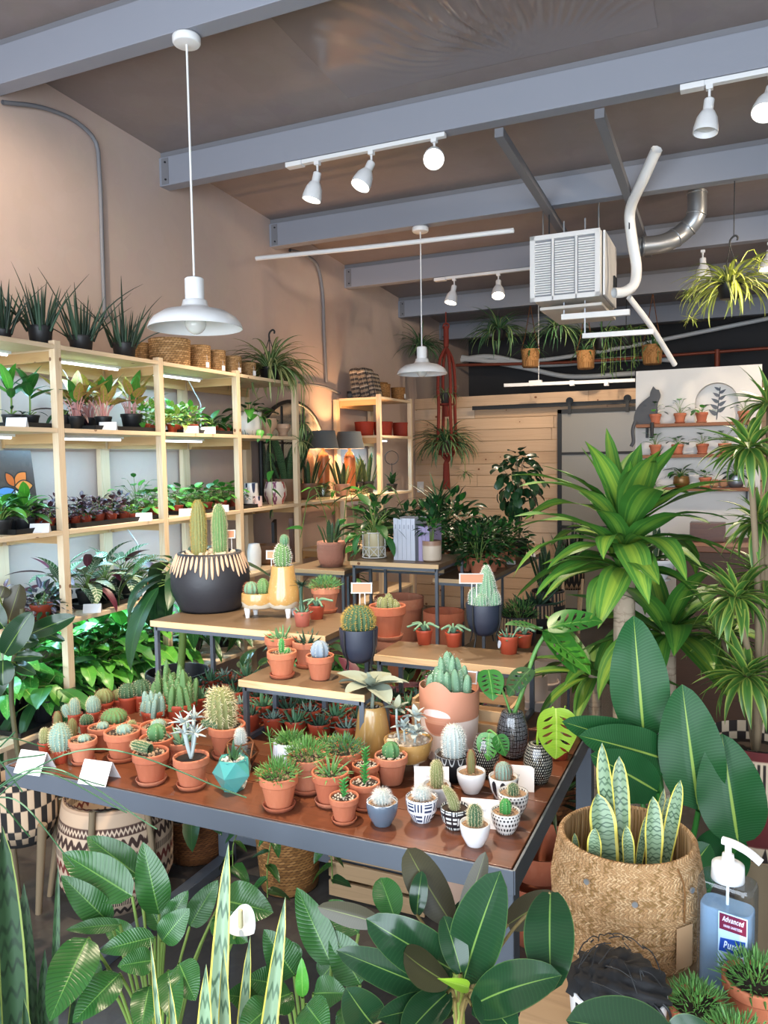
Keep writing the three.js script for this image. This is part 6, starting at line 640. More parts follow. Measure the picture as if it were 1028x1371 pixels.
{ // big drooping-leaved plant behind the black bowl
  const o = thing('drooping_anthurium', 'large drooping dark-leaved plant rising behind the black wooden bowl', 'potted plant', V(-2.06, 0, -2.5)), y = tubPot(o, .13, .75, M.blackPot); part(o, 'stem', tube([V(0, y, 0), V(.03, y + .25, 0), V(.04, 1.12, .0)], .015, 10, 8), M.stem); tuft(o, { n: 26, len: .3, wid: .3, el: [-.2, 1.0], droop: [1.0, 1.9], pet: .12, p0: V(.04, 1.1, 0), mats: [L.peace, L.deep], seed: 44, split: 1, nl: 10, nw: 4, fold: .15 }); }
// trailing vines over the benches
{ const o = thing('trailing_vine', 'green vine plant climbing past the fourth shelving post', 'potted plant', V(-2.2, 0, -4.25)); const y = tubPot(o, .1, .95, mat('#7a4a38', .7)); for (const [a, b, s] of [[.05, .1, 1], [-.06, .02, 2], [.02, -.1, 3], [.1, -.02, 4]]) vine(o, [V(0, y, 0), V(a, y + .25, b), V(a * 2, y + .5, b * 1.5), V(a * 3, y + .62, b * 2), V(a * 4.5, y + .3, b * 2.5)], { n: 11, len: .1, wid: .55, shape: 'heart', el: [-.6, .4], mats: [L.green, L.pothos, L.bright], seed: s, split: 1 }); tuft(o, { n: 24, len: .11, wid: .5, shape: 'heart', el: [0, 1.2], pet: .12, y0: y, mats: [L.green, L.pothos], seed: 7, split: 1 }); }
{ const o = thing('trailing_vine', 'leafy green pothos between the book stand and the tall riser', 'potted plant', V(-1.78, 0, -3.12)); const y = tubPot(o, .08, .78, mat('#8a4a34', .7)); tuft(o, { n: 40, len: .09, wid: .6, shape: 'heart', el: [-.3, 1.2], pet: .16, y0: y, mats: [L.green, L.pothos, L.deep], seed: 8, split: 1 }); }
// fluted black pots, taupe cylinders, basket on legs
function fluted(x, z, h, R, l, grow) { const o = thing('fluted_pot_plant', l, 'potted plant', V(x, h, z)), H = R * 1.7; part(o, 'bowl', lathe([[0, 0], [R * .8, 0], [R, H * .4], [R * .95, H], [R * .86, H], [R * .85, H * .8], [0, H * .8]], 36), mat('#1e1d1f', .5)); const gm = mat('#b59272', .7), bar = box(.004, H * .42, R * .1); for (let i = 0; i < 26; i++) { const a = i / 26 * 2 * PI; part(o, 'carved_groove', bar, gm, Math.cos(a) * R * .975, H * .74, Math.sin(a) * R * .975, 0, -a, .05); } part(o, 'soil', cyl(R * .85, R * .8, .01, 20), M.soil, 0, H * .88, 0); grow(o, H * .88, R); }
fluted(-1.0, -4.55, .64, .1, 'black fluted pot with tall banded spears on the low stand', (o, y, R) => { tuft(o, { n: 16, len: .36, wid: .09, shape: 'spear', el: [1.05, 1.5], droop: [0, .2], fold: .5, y0: y, r0: R * .5, mats: [L.snakeDark, L.snakeBack], seed: 4, split: 1 }); });
fluted(-.99, -4.2, .64, .095, 'black fluted pot with low spiky leaves on the low stand', PL.aloe(21, L.aloeDark, 1.4, 15));
fluted(-1.0, -3.86, .64, .09, 'black fluted pot with bushy green succulent on the low stand', PL.pencil(22, 1.2, L.deep));
for (const [px, yt, z, w, l] of [[716, 903, -2.92, 34, 'tall taupe cylinder planter standing right behind the display table'], [729, 882, -3.2, 34, 'tall taupe cylinder planter with rim saucer between its two twins'], [735, 862, -3.5, 32, 'tall taupe cylinder planter farthest along the aisle']]) { const q = atZ(px, yt, z), p = V(q.x, 0, z), h = q.y, o = thing('taupe_planter', l, 'pot', p), R = w / 2 * mpp(q); part(o, 'body', lathe([[0, 0], [R * .8, 0], [R * .85, .01], [R, h], [R * .9, h], [R * .86, h * .6], [0, h * .6]], 32), mat('#9c8d84', .7)); part(o, 'saucer', lathe([[0, 0], [R * 1.1, 0], [R * 1.2, .03], [R * 1.12, .03], [R * 1.05, .008], [0, .008]], 32), mat('#9c8d84', .7)); part(o, 'rim_saucer', lathe([[R * .99, h - .12], [R * 1.15, h - .1], [R * 1.12, h - .09], [R * .99, h - .1]], 32), mat('#9c8d84', .7)); }
function bandTex(rows) { return canvas(256, 256, (g, w, h) => { let y = 0; for (const [c, k, kind, fg] of rows) { const H = k * h; g.fillStyle = c; g.fillRect(0, y, w, H + 1); g.fillStyle = g.strokeStyle = fg || '#111'; if (kind === 'zig') { g.lineWidth = H * .25; g.beginPath(); for (let x = 0; x <= w; x += 8) g.lineTo(x, y + H / 2 + (x / 8 % 2 ? 1 : -1) * H * .25); g.stroke(); } if (kind === 'wave') { g.lineWidth = H * .35; g.beginPath(); for (let x = 0; x <= w; x += 4) g.lineTo(x, y + H / 2 + Math.sin(x * .2) * H * .2); g.stroke(); } if (kind === 'check') for (let x = 0; x < 16; x++) g.fillRect(x * 16, y + (x % 2 ? 0 : H / 2), 16, H / 2); if (kind === 'tri') for (let x = 0; x < 8; x++) { g.beginPath(); g.moveTo(x * 32, y + H); g.lineTo(x * 32 + 16, y); g.lineTo(x * 32 + 32, y + H); g.fill(); } if (kind === 'bars') for (let x = 0; x < 32; x++) g.fillRect(x * 8, y + 2, 4, H - 4); y += H; } }); }
{ const p = at(765, 846, 0), o = thing('basket_stand_plant', 'black and tan patterned basket on wooden legs with dark spears', 'potted plant', p), R = .115, tex = bandTex([['#1f1c1b', .14], ['#b08e6c', .1, 'zig'], ['#1f1c1b', .12, 'tri', '#b08e6c'], ['#b08e6c', .3, 'tri'], ['#1f1c1b', .12, 'tri', '#b08e6c'], ['#b08e6c', .1, 'zig'], ['#1f1c1b', .12]]); for (const a of [.5, 2.07, 3.64, 5.2]) part(o, 'leg', cyl(.014, .01, .5, 8), M.pine, Math.cos(a) * R * .9, .25, Math.sin(a) * R * .9, Math.sin(a) * .08, 0, -Math.cos(a) * .08); part(o, 'basket', lathe([[0, .4], [R * .9, .4], [R, .46], [R, .62], [R * .92, .62], [R * .9, .45], [0, .44]], 36), mat(W, .8, { map: rep(tex, 2, 1) })); tuft(o, { n: 22, len: .42, wid: .07, spike: 1, el: [1.2, 1.52], droop: [0, .1], y0: .55, r0: R * .7, mats: [L.spear], seed: 5, split: 1, base: 1 }); }
// ---------------------------------------------------------------- hanging plants
const beamAbove = z => beamY(-3.85 - 1.2 * Math.round((-3.85 - z) / 1.2));
{ const Z = -7.38, top = atZ(597, 437, Z), hi = atZ(597, 528, Z), lo = atZ(597, 597, Z), end = atZ(597, 655, Z), o = thing('macrame_hanger', 'rust red macrame hanger with two tiers', 'plant hanger'); const k = (dx, p) => p.clone().add(V(dx, 0, 0));
  part(o, 'top_ring', new THREE.TorusGeometry(.03, .008, 8, 20), M.rope, top.x, top.y, Z); part(o, 'hanging_cord', barTo(top, V(top.x, beamAbove(-7.45) + .005, Z), .01), M.rope); part(o, 'knotted_neck', tube([top, V(top.x, top.y - .2, Z)], .028, 6, 8), M.rope);
  for (const s of [-1, 1]) for (const q of [-1, 1]) part(o, 'cord', tube([V(top.x, top.y - .2, Z), V(top.x + s * .045, top.y - .32, Z + q * .05), V(top.x + s * .065, hi.y + .08, Z + q * .07), V(top.x + s * .06, hi.y - .1, Z + q * .07), V(top.x + s * .07, lo.y + .1, Z + q * .07), V(top.x + s * .08, lo.y, Z + q * .07), V(top.x, lo.y - .16, Z)], .016, 40, 7), M.rope);
  part(o, 'upper_tassel', lathe([[.0, .0], [.03, 0], [.022, .1], [.008, .12]], 12), M.rope, hi.x, hi.y - .22, Z); part(o, 'lower_tassel', lathe([[0, 0], [.04, 0], [.03, .25], [.012, .3]], 12), M.rope, lo.x, end.y, Z); part(o, 'cradle', new THREE.TorusGeometry(.06, .012, 6, 20), M.rope, hi.x, hi.y - .1, Z, PI / 2); part(o, 'cradle', new THREE.TorusGeometry(.07, .012, 6, 20), M.rope, lo.x, lo.y - .08, Z, PI / 2);
  const a = thing('spider_plant', 'small spider plant in the upper tier of the red macrame', 'plant', V(hi.x, hi.y - .09, Z)); spiderPlant(a, { R: .06, H: .1, n: 34, len: .17, m: [L.spider], seed: 61, pot: mat('#3a332f', .6) });
  const b = thing('spider_plant', 'full green spider plant in the lower tier of the red macrame', 'plant', V(lo.x, lo.y - .07, Z)); spiderPlant(b, { R: .075, H: .12, n: 170, len: .36, m: [L.spiderGreen, L.spider], seed: 62, pot: mat('#5a4a3f', .6), wid: .05 }); part(b, 'runner', tube([V(.1, .1, .05), V(.2, 0, .06), V(.22, -.2, .06)], .003, 10, 5), M.stem); tuft(b, { n: 26, len: .12, wid: .09, shape: 'strap', el: [-.8, .8], droop: [.4, 1.2], p0: V(.22, -.2, .06), mats: [L.spider], seed: 5, name: 'plantlet' }); }
[[563, 476, -7.45, .3, 'dark spider plant hanging behind the second pendant lamp', 90], [668, 455, -7.45, .36, 'full spider plant hanging on the dark wall beside the first basket', 110], [747, 452, -7.45, .32, 'spider plant hanging between two baskets at the back', 100], [806, 468, -7.45, .26, 'smaller spider plant hanging under the heater bars', 70]].forEach(([px, py, z, len, l, n], i) => { const p = atZ(px, py, z), o = thing('hanging_spider_plant', l, 'plant', p); spiderPlant(o, { R: .075, H: .1, n, len, m: [L.spiderGreen, L.spider, L.spiderGreen], seed: 70 + i, wid: .05 }); part(o, 'hanging_cord', tube([V(0, .09, 0), V(0, .3, 0), V(0, beamAbove(z) - p.y + .01, 0)], .004, 6, 5), M.darkSteel); });
[[710, 492, -7.45, 25, 'tan woven hanging basket nearest the red macrame'], [784, 494, -7.45, 25, 'tan woven hanging basket under the heater bars'], [873, 488, -7.45, 27, 'tan woven hanging basket beside the white shelf partition']].forEach(([px, py, z, w, l], i) => { const p = atZ(px, py, z), o = thing('hanging_basket', l, 'basket', p), R = w / 2 * mpp(p); part(o, 'woven_body', basketGeo(R, R * 1.9, 9, .03, .8), M.jutePale); part(o, 'soil', cyl(R * .85, R * .85, .01, 18), M.soil, 0, R * 1.7, 0); for (const s of [-1, 1]) part(o, 'hanging_cord', tube([V(s * R, R * 1.85, 0), V(s * R * .6, R * 3.2, 0), V(0, beamAbove(z) - p.y + .01, 0)], .004, 8, 5), M.seagrassDark); tuft(o, { n: 30, len: .14, wid: .12, shape: 'strap', el: [-.2, 1.3], droop: [.6, 1.8], y0: R * 1.8, r0: R * .5, mats: [L.spiderGreen, L.deep], seed: 90 + i }); });
{ const p = atZ(838, 462, -7.45), o = thing('trailing_hanging_plant', 'dark trailing plant hanging in long strands before the dark wall', 'plant', p), y = tubPot(o, .08, .12, M.blackPot); for (let i = 0; i < 16; i++) { const a = i * 2.4, R = .09 + .05 * (i % 3); vine(o, [V(0, y, 0), V(Math.cos(a) * R, y + .05, Math.sin(a) * R), V(Math.cos(a) * R * 1.5, y - .12, Math.sin(a) * R), V(Math.cos(a) * R * 1.6, y - .25 - .2 * ((i * 7) % 5) / 5, Math.sin(a) * R)], { n: 12, len: .05, wid: .35, el: [-1.2, .2], mats: [L.deep, L.spiderGreen], seed: i, name: 'strand_leaves' }); } part(o, 'hanging_cord', tube([V(0, y, 0), V(0, .4, 0), V(0, beamAbove(-7.45) - p.y + .01, 0)], .004, 6, 5), M.darkSteel); }
{ const p = atZ(976, 400, -5.05), o = thing('hanging_spider_plant', 'yellow-green spider plant hanging from a black hook in front of the duct', 'plant', p); spiderPlant(o, { R: .07, H: .09, n: 130, len: .3, m: [L.spiderLime, L.spiderLime, L.spiderPale], seed: 99, hang: .28, wid: .06 }); part(o, 'hanging_cord', tube([V(.02, .35, 0), V(.02, .4, 0), V(.02, beamY(-5.05) - p.y + .005, 0)], .003, 4, 5), M.darkSteel); for (const [x, y, s] of [[.16, .19, 1], [-.2, -.1, 2], [-.22, .05, 3]]) { part(o, 'runner', tube([V(0, .08, 0), V(x * .7, y + .08, .02), V(x, y, .02)], .003, 8, 5), L.spiderLime); tuft(o, { n: 18, len: .07, wid: .12, shape: 'strap', el: [-.6, 1], droop: [.3, 1], p0: V(x, y, .02), mats: [L.spiderLime], seed: s, name: 'plantlet' }); } }
// ---------------------------------------------------------------- white shelf partition with the cat cut-out
{ const z = -5.75, x0 = -.645, x1 = .15, top = 2.18, o = thing('shelf_partition', 'white freestanding partition with three wooden shelves and an arched niche', 'partition', V((x0 + x1) / 2, 0, z)), w = x1 - x0, wm = mat('#d8d2cb', .75, { bumpMap: TX.noise, bumpScale: .002 }); const yN = 1.81, ax = atZ(959, 540, z).x - (x0 + x1) / 2, R = .135, sh = new THREE.Shape(); sh.moveTo(-w / 2, 0); sh.lineTo(w / 2, 0); sh.lineTo(w / 2, top); sh.lineTo(-w / 2, top); const h = new THREE.Path(); h.moveTo(ax - R, yN); h.lineTo(ax - R, yN + .13); for (let i = 0; i <= 16; i++) { const a = PI - i / 16 * PI; h.lineTo(ax + R * Math.cos(a), yN + .13 + R * Math.sin(a)); } h.lineTo(ax + R, yN); sh.holes.push(h); const g = new THREE.ExtrudeGeometry(sh, { depth: .1, bevelEnabled: false }); part(o, 'panel', g, wm, 0, 0, -.1); part(o, 'niche_back', box(.3, .32, .01), mat('#e4dfd8', .8), ax, yN + .14, -.105);
  const st = mat('#5b5f66', .6), tw = V(ax, yN + .02, -.094); part(o, 'painted_stem', tube([tw, tw.clone().add(V(.01, .1, 0)), tw.clone().add(V(.02, .22, 0))], .003, 8, 5), st); for (let i = 0; i < 9; i++) { const s = i % 2 ? 1 : -1, m = part(o, 'painted_leaf', leafGeo({ W: .42, shape: 'lance', droop: .1, fold: .05, nl: 5, nw: 2 }), st, ax + .005 + i * .0018, yN + .05 + i * .021, -.096); m.scale.setScalar(.07 - i * .003); m.rotation.set(0, 0, 0); m.lookAt(o.localToWorld(m.position.clone()).add(V(s * .8, .55, .05))); m.rotateZ(s * PI / 2); }
  for (const y of [1.805, 1.595, 1.37]) { part(o, 'shelf', wbox(w - .03, .022, .13, 'x', .002), mat('#c99a7c', .6, { map: TX.crate }), 0, y - .011, .065); for (const s of [-1, 1]) part(o, 'bracket', box(.012, .07, .06), M.black, s * (w / 2 - .08), y - .057, .03); } part(o, 'thermostat', rbox(.07, .05, .012, .003), M.white, atZ(885, 625, z).x - (x0 + x1) / 2, 1.53, .006);
  const shelfZ = z + .07, put = (px, y) => { const q = V(atZ(px, 600, shelfZ).x, y, shelfZ); for (let i = 0; i < 5; i++) q.x += (px - toPx(q)[0]) * mpp(q); return q; };
  [[877, 1.805, 1, 'by the cat cut-out'], [910, 1.805, 2, 'between cat cut-out and niche'], [939, 1.805, 3, 'before the arched niche'], [996, 1.805, 4, 'beyond the arched niche'], [877, 1.595, 5, 'under the cat cut-out'], [907, 1.595, 6, 'second along the middle shelf'], [940, 1.595, 7, 'third along the middle shelf'], [970, 1.595, 8, 'at the dracaena end of the middle shelf'], [944, 1.37, 9, 'beside the brown butterfly on the lowest shelf']].forEach(([px, y, s, l]) => { const t = thing('mini_terracotta', `mini terracotta pot with round-leaved seedling ${l}`, 'potted plant', put(px, y)), yy = clayPot(t, .041, .064, s, true, {}); tuft(t, { n: 8 + s % 3, len: .038, wid: .9, shape: 'round', el: [.1, 1.3], droop: [.2, .6], pet: .05 + .02 * (s % 3), stemR: .0013, y0: yy, mats: [L.green, L.deep, L.bright], seed: s + 600, split: 1, nl: 4, nw: 2, fold: .1 }); });
  const br = thing('brown_pot_plant', 'bronze round pot with a leafy plant on the lowest partition shelf', 'potted plant', put(912, 1.37)); bowlPot(br, [[0, 0], [.035, 0], [.055, .03], [.05, .075], [.04, .08], [0, .06]], mat('#7a5a2e', .3, { metalness: .4 }), .07, .04); tuft(br, { n: 14, len: .07, wid: .5, el: [0, 1.3], pet: .06, y0: .07, mats: [L.green, L.deep], seed: 5, split: 1 });
  const sv = thing('silver_pot_plant', 'silver round pot with dark foliage on the lowest partition shelf', 'potted plant', put(985, 1.37)); bowlPot(sv, [[0, 0], [.035, 0], [.055, .03], [.05, .08], [.042, .085], [0, .06]], mat('#8c8f94', .3, { metalness: .7 }), .075, .042); tuft(sv, { n: 16, len: .09, wid: .3, el: [.2, 1.4], pet: .05, y0: .07, mats: [L.deep], seed: 6, split: 1 });
  const ai = thing('striped_air_plant', 'striped rosette plant at the cat end of the lowest partition shelf', 'plant', put(874, 1.37)); tuft(ai, { n: 24, len: .09, wid: .12, shape: 'strap', el: [0, 1.3], droop: [.3, 1.2], y0: .01, mats: [L.spider], seed: 3 });
  const bf = thing('butterfly_ornament', 'brown wooden butterfly ornament on the lowest partition shelf', 'ornament', put(963, 1.37)); for (const s of [-1, 1]) { const m = part(bf, 'wing', new THREE.SphereGeometry(.03, 14, 10), mat('#9a6a45', .6), s * .026, .03, 0); m.scale.set(1, .9, .16); } part(bf, 'body', new THREE.CapsuleGeometry(.006, .03, 4, 8), M.stain[0], 0, .03, .004);
  const cat = thing('cat_cutout', 'dark grey wooden cat silhouette sitting on the partition top shelf, tail hanging', 'cat ornament', put(864, 1.805).add(V(0, 0, .0))), c = new THREE.Shape(); c.moveTo(-.07, 0); c.bezierCurveTo(-.09, .1, -.03, .15, .03, .19); c.lineTo(.035, .22); c.lineTo(.05, .255); c.lineTo(.066, .235); c.lineTo(.085, .23); c.lineTo(.095, .2); c.bezierCurveTo(.095, .17, .075, .16, .075, .12); c.lineTo(.08, 0); c.lineTo(-.07, 0); part(cat, 'body', new THREE.ExtrudeGeometry(c, { depth: .012, bevelEnabled: true, bevelSize: .003, bevelThickness: .003, bevelSegments: 2 }), mat('#46474b', .7), 0, 0, 0); part(cat, 'tail', tube([V(-.06, .02, .075), V(-.075, -.04, .08), V(-.07, -.12, .08), V(-.085, -.15, .08)], .012, 16, 8), mat('#46474b', .7)); part(cat, 'paw', tube([V(.05, .01, .07), V(.05, -.03, .075), V(.05, -.09, .075)], .012, 10, 8), mat('#26272a', .7)); }
// counter in front of the partition
{ const o = thing('counter', 'brown wooden counter with orange-brown top before the shelf partition', 'counter', V(.0, 0, -5.1)); part(o, 'cabinet', rbox(.62, 1.03, .5, .004), mat('#7a5f4c', .6, { map: TX.crate }), 0, .515, 0); part(o, 'worktop', wbox(.68, .035, .56, 'x', .003), mat('#b9835c', .5, { map: TX.crate }), 0, 1.05, 0); const b = thing('wooden_box', 'small dark wooden box on the counter', 'box', V(-.15, 1.0675, -5.15)); for (const s of [-1, 1]) { part(b, 'side', wbox(.2, .1, .012, 'x'), M.stain[1], 0, .05, s * .06); part(b, 'end', wbox(.012, .1, .11, 'z'), M.stain[1], s * .094, .05, 0); } part(b, 'lid', wbox(.2, .01, .13, 'x'), M.stain[2], 0, .105, 0);
  const s = thing('white_bowl_plant', 'white bowl with striped snake plant on a slim pedestal', 'potted plant', V(-.42, 0, -4.72)); part(s, 'pedestal', lathe([[0, 0], [.12, 0], [.12, .02], [.03, .05], [.03, .85], [.09, .88], [0, .88]], 28), M.white); bowlPot(s, [[0, .88], [.06, .88], [.13, .98], [.13, 1.0], [.12, 1.0], [0, .95]], M.white, .985, .12); tuft(s, { n: 9, len: .2, wid: .16, shape: 'spear', el: [1.15, 1.5], fold: .5, droop: [0, .1], y0: .97, r0: .05, mats: [L.snakeBack], seed: 3, split: 1 }); }

// ================================================================ NEAR PLANTS AND BASKETS
// one leaf from base A to tip B, its blade turned towards `face` (a point)
function leafTo(par, A, B, wid, m, o = {}) {
  const q = { shape: 'ovate', droop: .35, fold: .22, nl: 14, nw: 6, tilt: 0, wave: 0, tip: 0, up: 0, seed: 1, name: 'leaf', ...o }, a = par.worldToLocal(A.clone()), b = par.worldToLocal(B.clone()), d = b.clone().sub(a), l = d.length(), g = leafGeo({ W: wid / l, shape: q.shape, droop: q.droop, fold: q.fold, nl: q.nl, nw: q.nw, wave: q.wave, tip: q.tip, side: q.side || 0, seed: q.seed });
  const P = g.attributes.position, k = P.count - 1 - (q.nw >> 1), ty = P.getY(k), tz = P.getZ(k), ch = Math.hypot(ty, tz), an = Math.atan2(ty, tz); g.rotateX(an); g.scale(l / ch, l / ch, l / ch);
  const Z = d.normalize(), face = par.worldToLocal(q.face ? q.face.clone() : CAM.clone().lerp(V(0, 3, 1), q.up)).sub(a), Y = face.addScaledVector(Z, -face.dot(Z)).normalize().applyAxisAngle(Z, q.tilt), X = Y.clone().cross(Z); const mm = part(par, q.name, g, m); mm.position.copy(a); mm.quaternion.setFromRotationMatrix(new THREE.Matrix4().makeBasis(X, Y, Z)); if (m === L.rubber) part(mm, 'underside', g, L.rubberUnder, 0, -.0007, 0); return mm;
}
function twig(par, pts, r, m = M.stem, name = 'stem') { part(par, name, tube(pts.map(p => par.worldToLocal(p.clone())), r, 14, 7), m); }
const ground = p => V(p.x, 0, p.z);
function grounded(name, label, p, cat = 'potted plant', h = 0) { const o = thing(name, label, cat, V(p.x, h, p.z)); o.updateMatrixWorld(true); return o; }

const petM = mat('#7a6a3c', .55);
// --- rubber plant in the middle foreground
{ const D = 1.08, hub = atD(612, 1300, D), o = grounded('rubber_plant', 'glossy dark rubber plant with broad leaves in front of the display table', hub); const y = clayPot(o, .11, .2, 1, true); twig(o, [V(hub.x, y, hub.z), V(hub.x + .01, .5, hub.z), hub], .008, mat('#7f8f3c', .5));
  const P = (x, y2, d = 0) => atD(x, y2, D + d); const leaves = [[621, 1310, 670, 1166, 70, 0, -.06, 'rubber', .1], [737, 1195, 738, 1328, 64, -.02, -.1, 'rubber', .25], [608, 1300, 490, 1230, 60, 0, -.02, 'rubber', .5], [600, 1316, 540, 1275, 46, -.04, -.1, 'turned', .7], [632, 1347, 752, 1306, 62, -.05, -.12, 'rubber', .7], [604, 1235, 545, 1136, 52, .08, .1, 'turned', 0], [615, 1245, 650, 1140, 28, .06, .08, 'turned', 0], [680, 1238, 745, 1196, 40, .05, .1, 'turned', .2], [558, 1225, 565, 1166, 24, .08, .1, 'rubber', 0], [528, 1228, 509, 1175, 40, .06, .1, 'peace', .1], [508, 1236, 425, 1214, 30, .05, .08, 'turned', .3], [617, 1302, 594, 1226, 36, -.03, .0, 'rubber', 0], [606, 1335, 450, 1272, 46, 0, -.04, 'rubber', .6], [604, 1350, 505, 1364, 40, -.03, -.1, 'rubber', .7], [500, 1372, 463, 1322, 52, -.02, -.06, 'rubber', .4], [598, 1330, 540, 1390, 50, -.05, -.12, 'rubber', .7], [640, 1330, 690, 1385, 50, -.05, -.1, 'rubber', .8], [575, 1320, 470, 1290, 44, .05, .1, 'rubber', .6], [600, 1250, 640, 1200, 30, .1, .14, 'rubber', .3]];
  leaves.forEach(([x0, y0, x1, y1, w, d0, d1, m, up], i) => leafTo(o, P(x0, y0, d0), P(x1, y1, d1), w * mpp(P(x0, y0, d0)), L[m === 'turned' ? 'rubber' : m], { up: Math.min(.95, up), droop: .35 + .25 * (i % 3), fold: .18, seed: i, shape: 'obl', tilt: (i % 2 ? .15 : -.15) + (m === 'turned' ? PI : 0) })); leaves.forEach(([x0, y0, , , , d0], i) => { if (i !== 8 && i !== 9) twig(o, [V(hub.x, hub.y - .05 - .015 * (i % 5), hub.z), hub.clone().lerp(P(x0, y0, d0), .6).add(V(0, -.008, 0)), P(x0, y0, d0)], .0022, petM, 'petiole'); else twig(o, [hub, P(x0, y0, d0)], .0022, petM, 'petiole'); });
  leafTo(o, P(628, 1322, -.04), P(585, 1310, -.08), .016, L.limeLeaf, { shape: 'lance', fold: .6, name: 'new_leaf' }); }
{ const D = .8, b = atD(900, 1420, D), o = grounded('rubber_plant', 'rubber plant with one dark leaf rising under the black net bag', b); const y = tubPot(o, .09, .5, M.blackPot); twig(o, [V(b.x, y, b.z), b], .007); leafTo(o, atD(905, 1400, D), atD(758, 1366, D - .05), .06, L.rubber, { up: .6, shape: 'obl' }); leafTo(o, atD(900, 1420, D), atD(960, 1385, D), .06, L.rubber, { up: .5, shape: 'obl' }); }
// --- peace lilies
{ const D = 1.52, hub = atD(207, 1300, D), o = grounded('peace_lily', 'large peace lily with broad veined leaves and one white bloom', hub); part(o, 'basket', basketGeo(.14, .3, 14, .02, .9), M.seagrassPale); part(o, 'soil', cyl(.125, .12, .02, 20), M.soil, 0, .27, 0);
  const P = (x, y, d = 0) => atD(x, y, D + d), ls = [[177, 1200, 83, 1142, 52, .02, .04, .5], [213, 1224, 191, 1127, 44, .05, .06, .1], [187, 1174, 116, 1120, 42, .12, .14, .4], [148, 1237, 82, 1172, 38, 0, -.02, .4], [207, 1255, 133, 1274, 32, -.06, -.1, .7], [160, 1238, 88, 1245, 20, -.02, -.06, .7], [118, 1256, 66, 1368, 58, -.1, -.22, .3], [222, 1240, 252, 1192, 28, 0, .02, .3], [217, 1260, 254, 1216, 38, -.04, -.04, .3], [160, 1304, 97, 1370, 42, -.1, -.18, .4], [206, 1286, 157, 1294, 34, -.1, -.14, .7], [200, 1320, 188, 1385, 38, -.12, -.2, .5], [254, 1240, 292, 1178, 34, .1, .12, .2], [296, 1205, 366, 1222, 54, .15, .1, .6], [240, 1290, 262, 1340, 42, -.1, -.16, .5], [225, 1300, 236, 1372, 36, -.1, -.2, .5], [285, 1228, 332, 1262, 36, .1, .06, .5], [120, 1290, 132, 1322, 26, -.08, -.12, .5], [180, 1265, 140, 1232, 30, .06, .1, .4], [215, 1245, 190, 1190, 26, .1, .12, .2]];
  ls.forEach(([x0, y0, x1, y1, w, a, b, up], i) => { leafTo(o, P(x0, y0, a), P(x1, y1, b), w * mpp(P(x0, y0, a)), L.peace, { up, droop: .5, fold: .2, wave: .08, seed: i, shape: 'ovate' }); twig(o, [V(hub.x, .3, hub.z), V(hub.x, .3, hub.z).lerp(P(x0, y0, a), .6).add(V(0, .06, 0)), P(x0, y0, a)], .003, M.stem, 'petiole'); });
  const f = P(325, 1236, .05); twig(o, [V(hub.x, .3, hub.z), f.clone().add(V(-.06, -.12, 0)), f.clone().add(V(-.01, -.01, 0))], .003, M.stem, 'flower_stalk'); leafTo(o, P(312, 1222, .05), P(340, 1250, .03), .06, mat('#dcdcd6', .6), { shape: 'ovate', fold: .6, name: 'white_spathe' }); part(o, 'spadix', new THREE.CapsuleGeometry(.005, .03, 4, 8), mat('#cfc79a', .8)).position.copy(o.worldToLocal(P(322, 1230, .02))); }
{ const D = 1.3, hub = atD(420, 1400, D), o = grounded('peace_lily', 'peace lily with glossy veined leaves left of the rubber plant', hub); const y = tubPot(o, .11, .35, M.blackPot), P = (x, y2, d = 0) => atD(x, y2, D + d); const ls = [[444, 1292, 397, 1188, 44, 0, .05, .2], [482, 1318, 443, 1244, 48, 0, .02, .4], [394, 1306, 353, 1244, 44, 0, 0, .4], [405, 1335, 404, 1282, 18, -.05, -.05, .2], [420, 1330, 465, 1330, 40, -.05, -.08, .7], [390, 1330, 340, 1352, 46, -.05, -.1, .7], [410, 1345, 440, 1385, 46, -.1, -.16, .6], [380, 1320, 330, 1310, 40, 0, -.02, .7], [430, 1310, 455, 1280, 34, .05, .06, .3], [365, 1345, 320, 1385, 46, -.1, -.15, .6], [400, 1290, 375, 1262, 30, .08, .1, .3], [460, 1345, 490, 1380, 44, -.08, -.14, .6], [345, 1340, 302, 1332, 40, 0, -.05, .7], [480, 1250, 440, 1205, 36, .15, .2, .3]];
  ls.forEach(([x0, y0, x1, y1, w, a, b, up], i) => { leafTo(o, P(x0, y0, a), P(x1, y1, b), w * mpp(P(x0, y0, a)), i === 3 ? L.bright : L.peace, { up, droop: .5, fold: .2, wave: .08, seed: i + 5 }); twig(o, [V(hub.x, y, hub.z), V(hub.x, y, hub.z).lerp(P(x0, y0, a), .6).add(V(0, .05, 0)), P(x0, y0, a)], .003, M.stem, 'petiole'); }); }
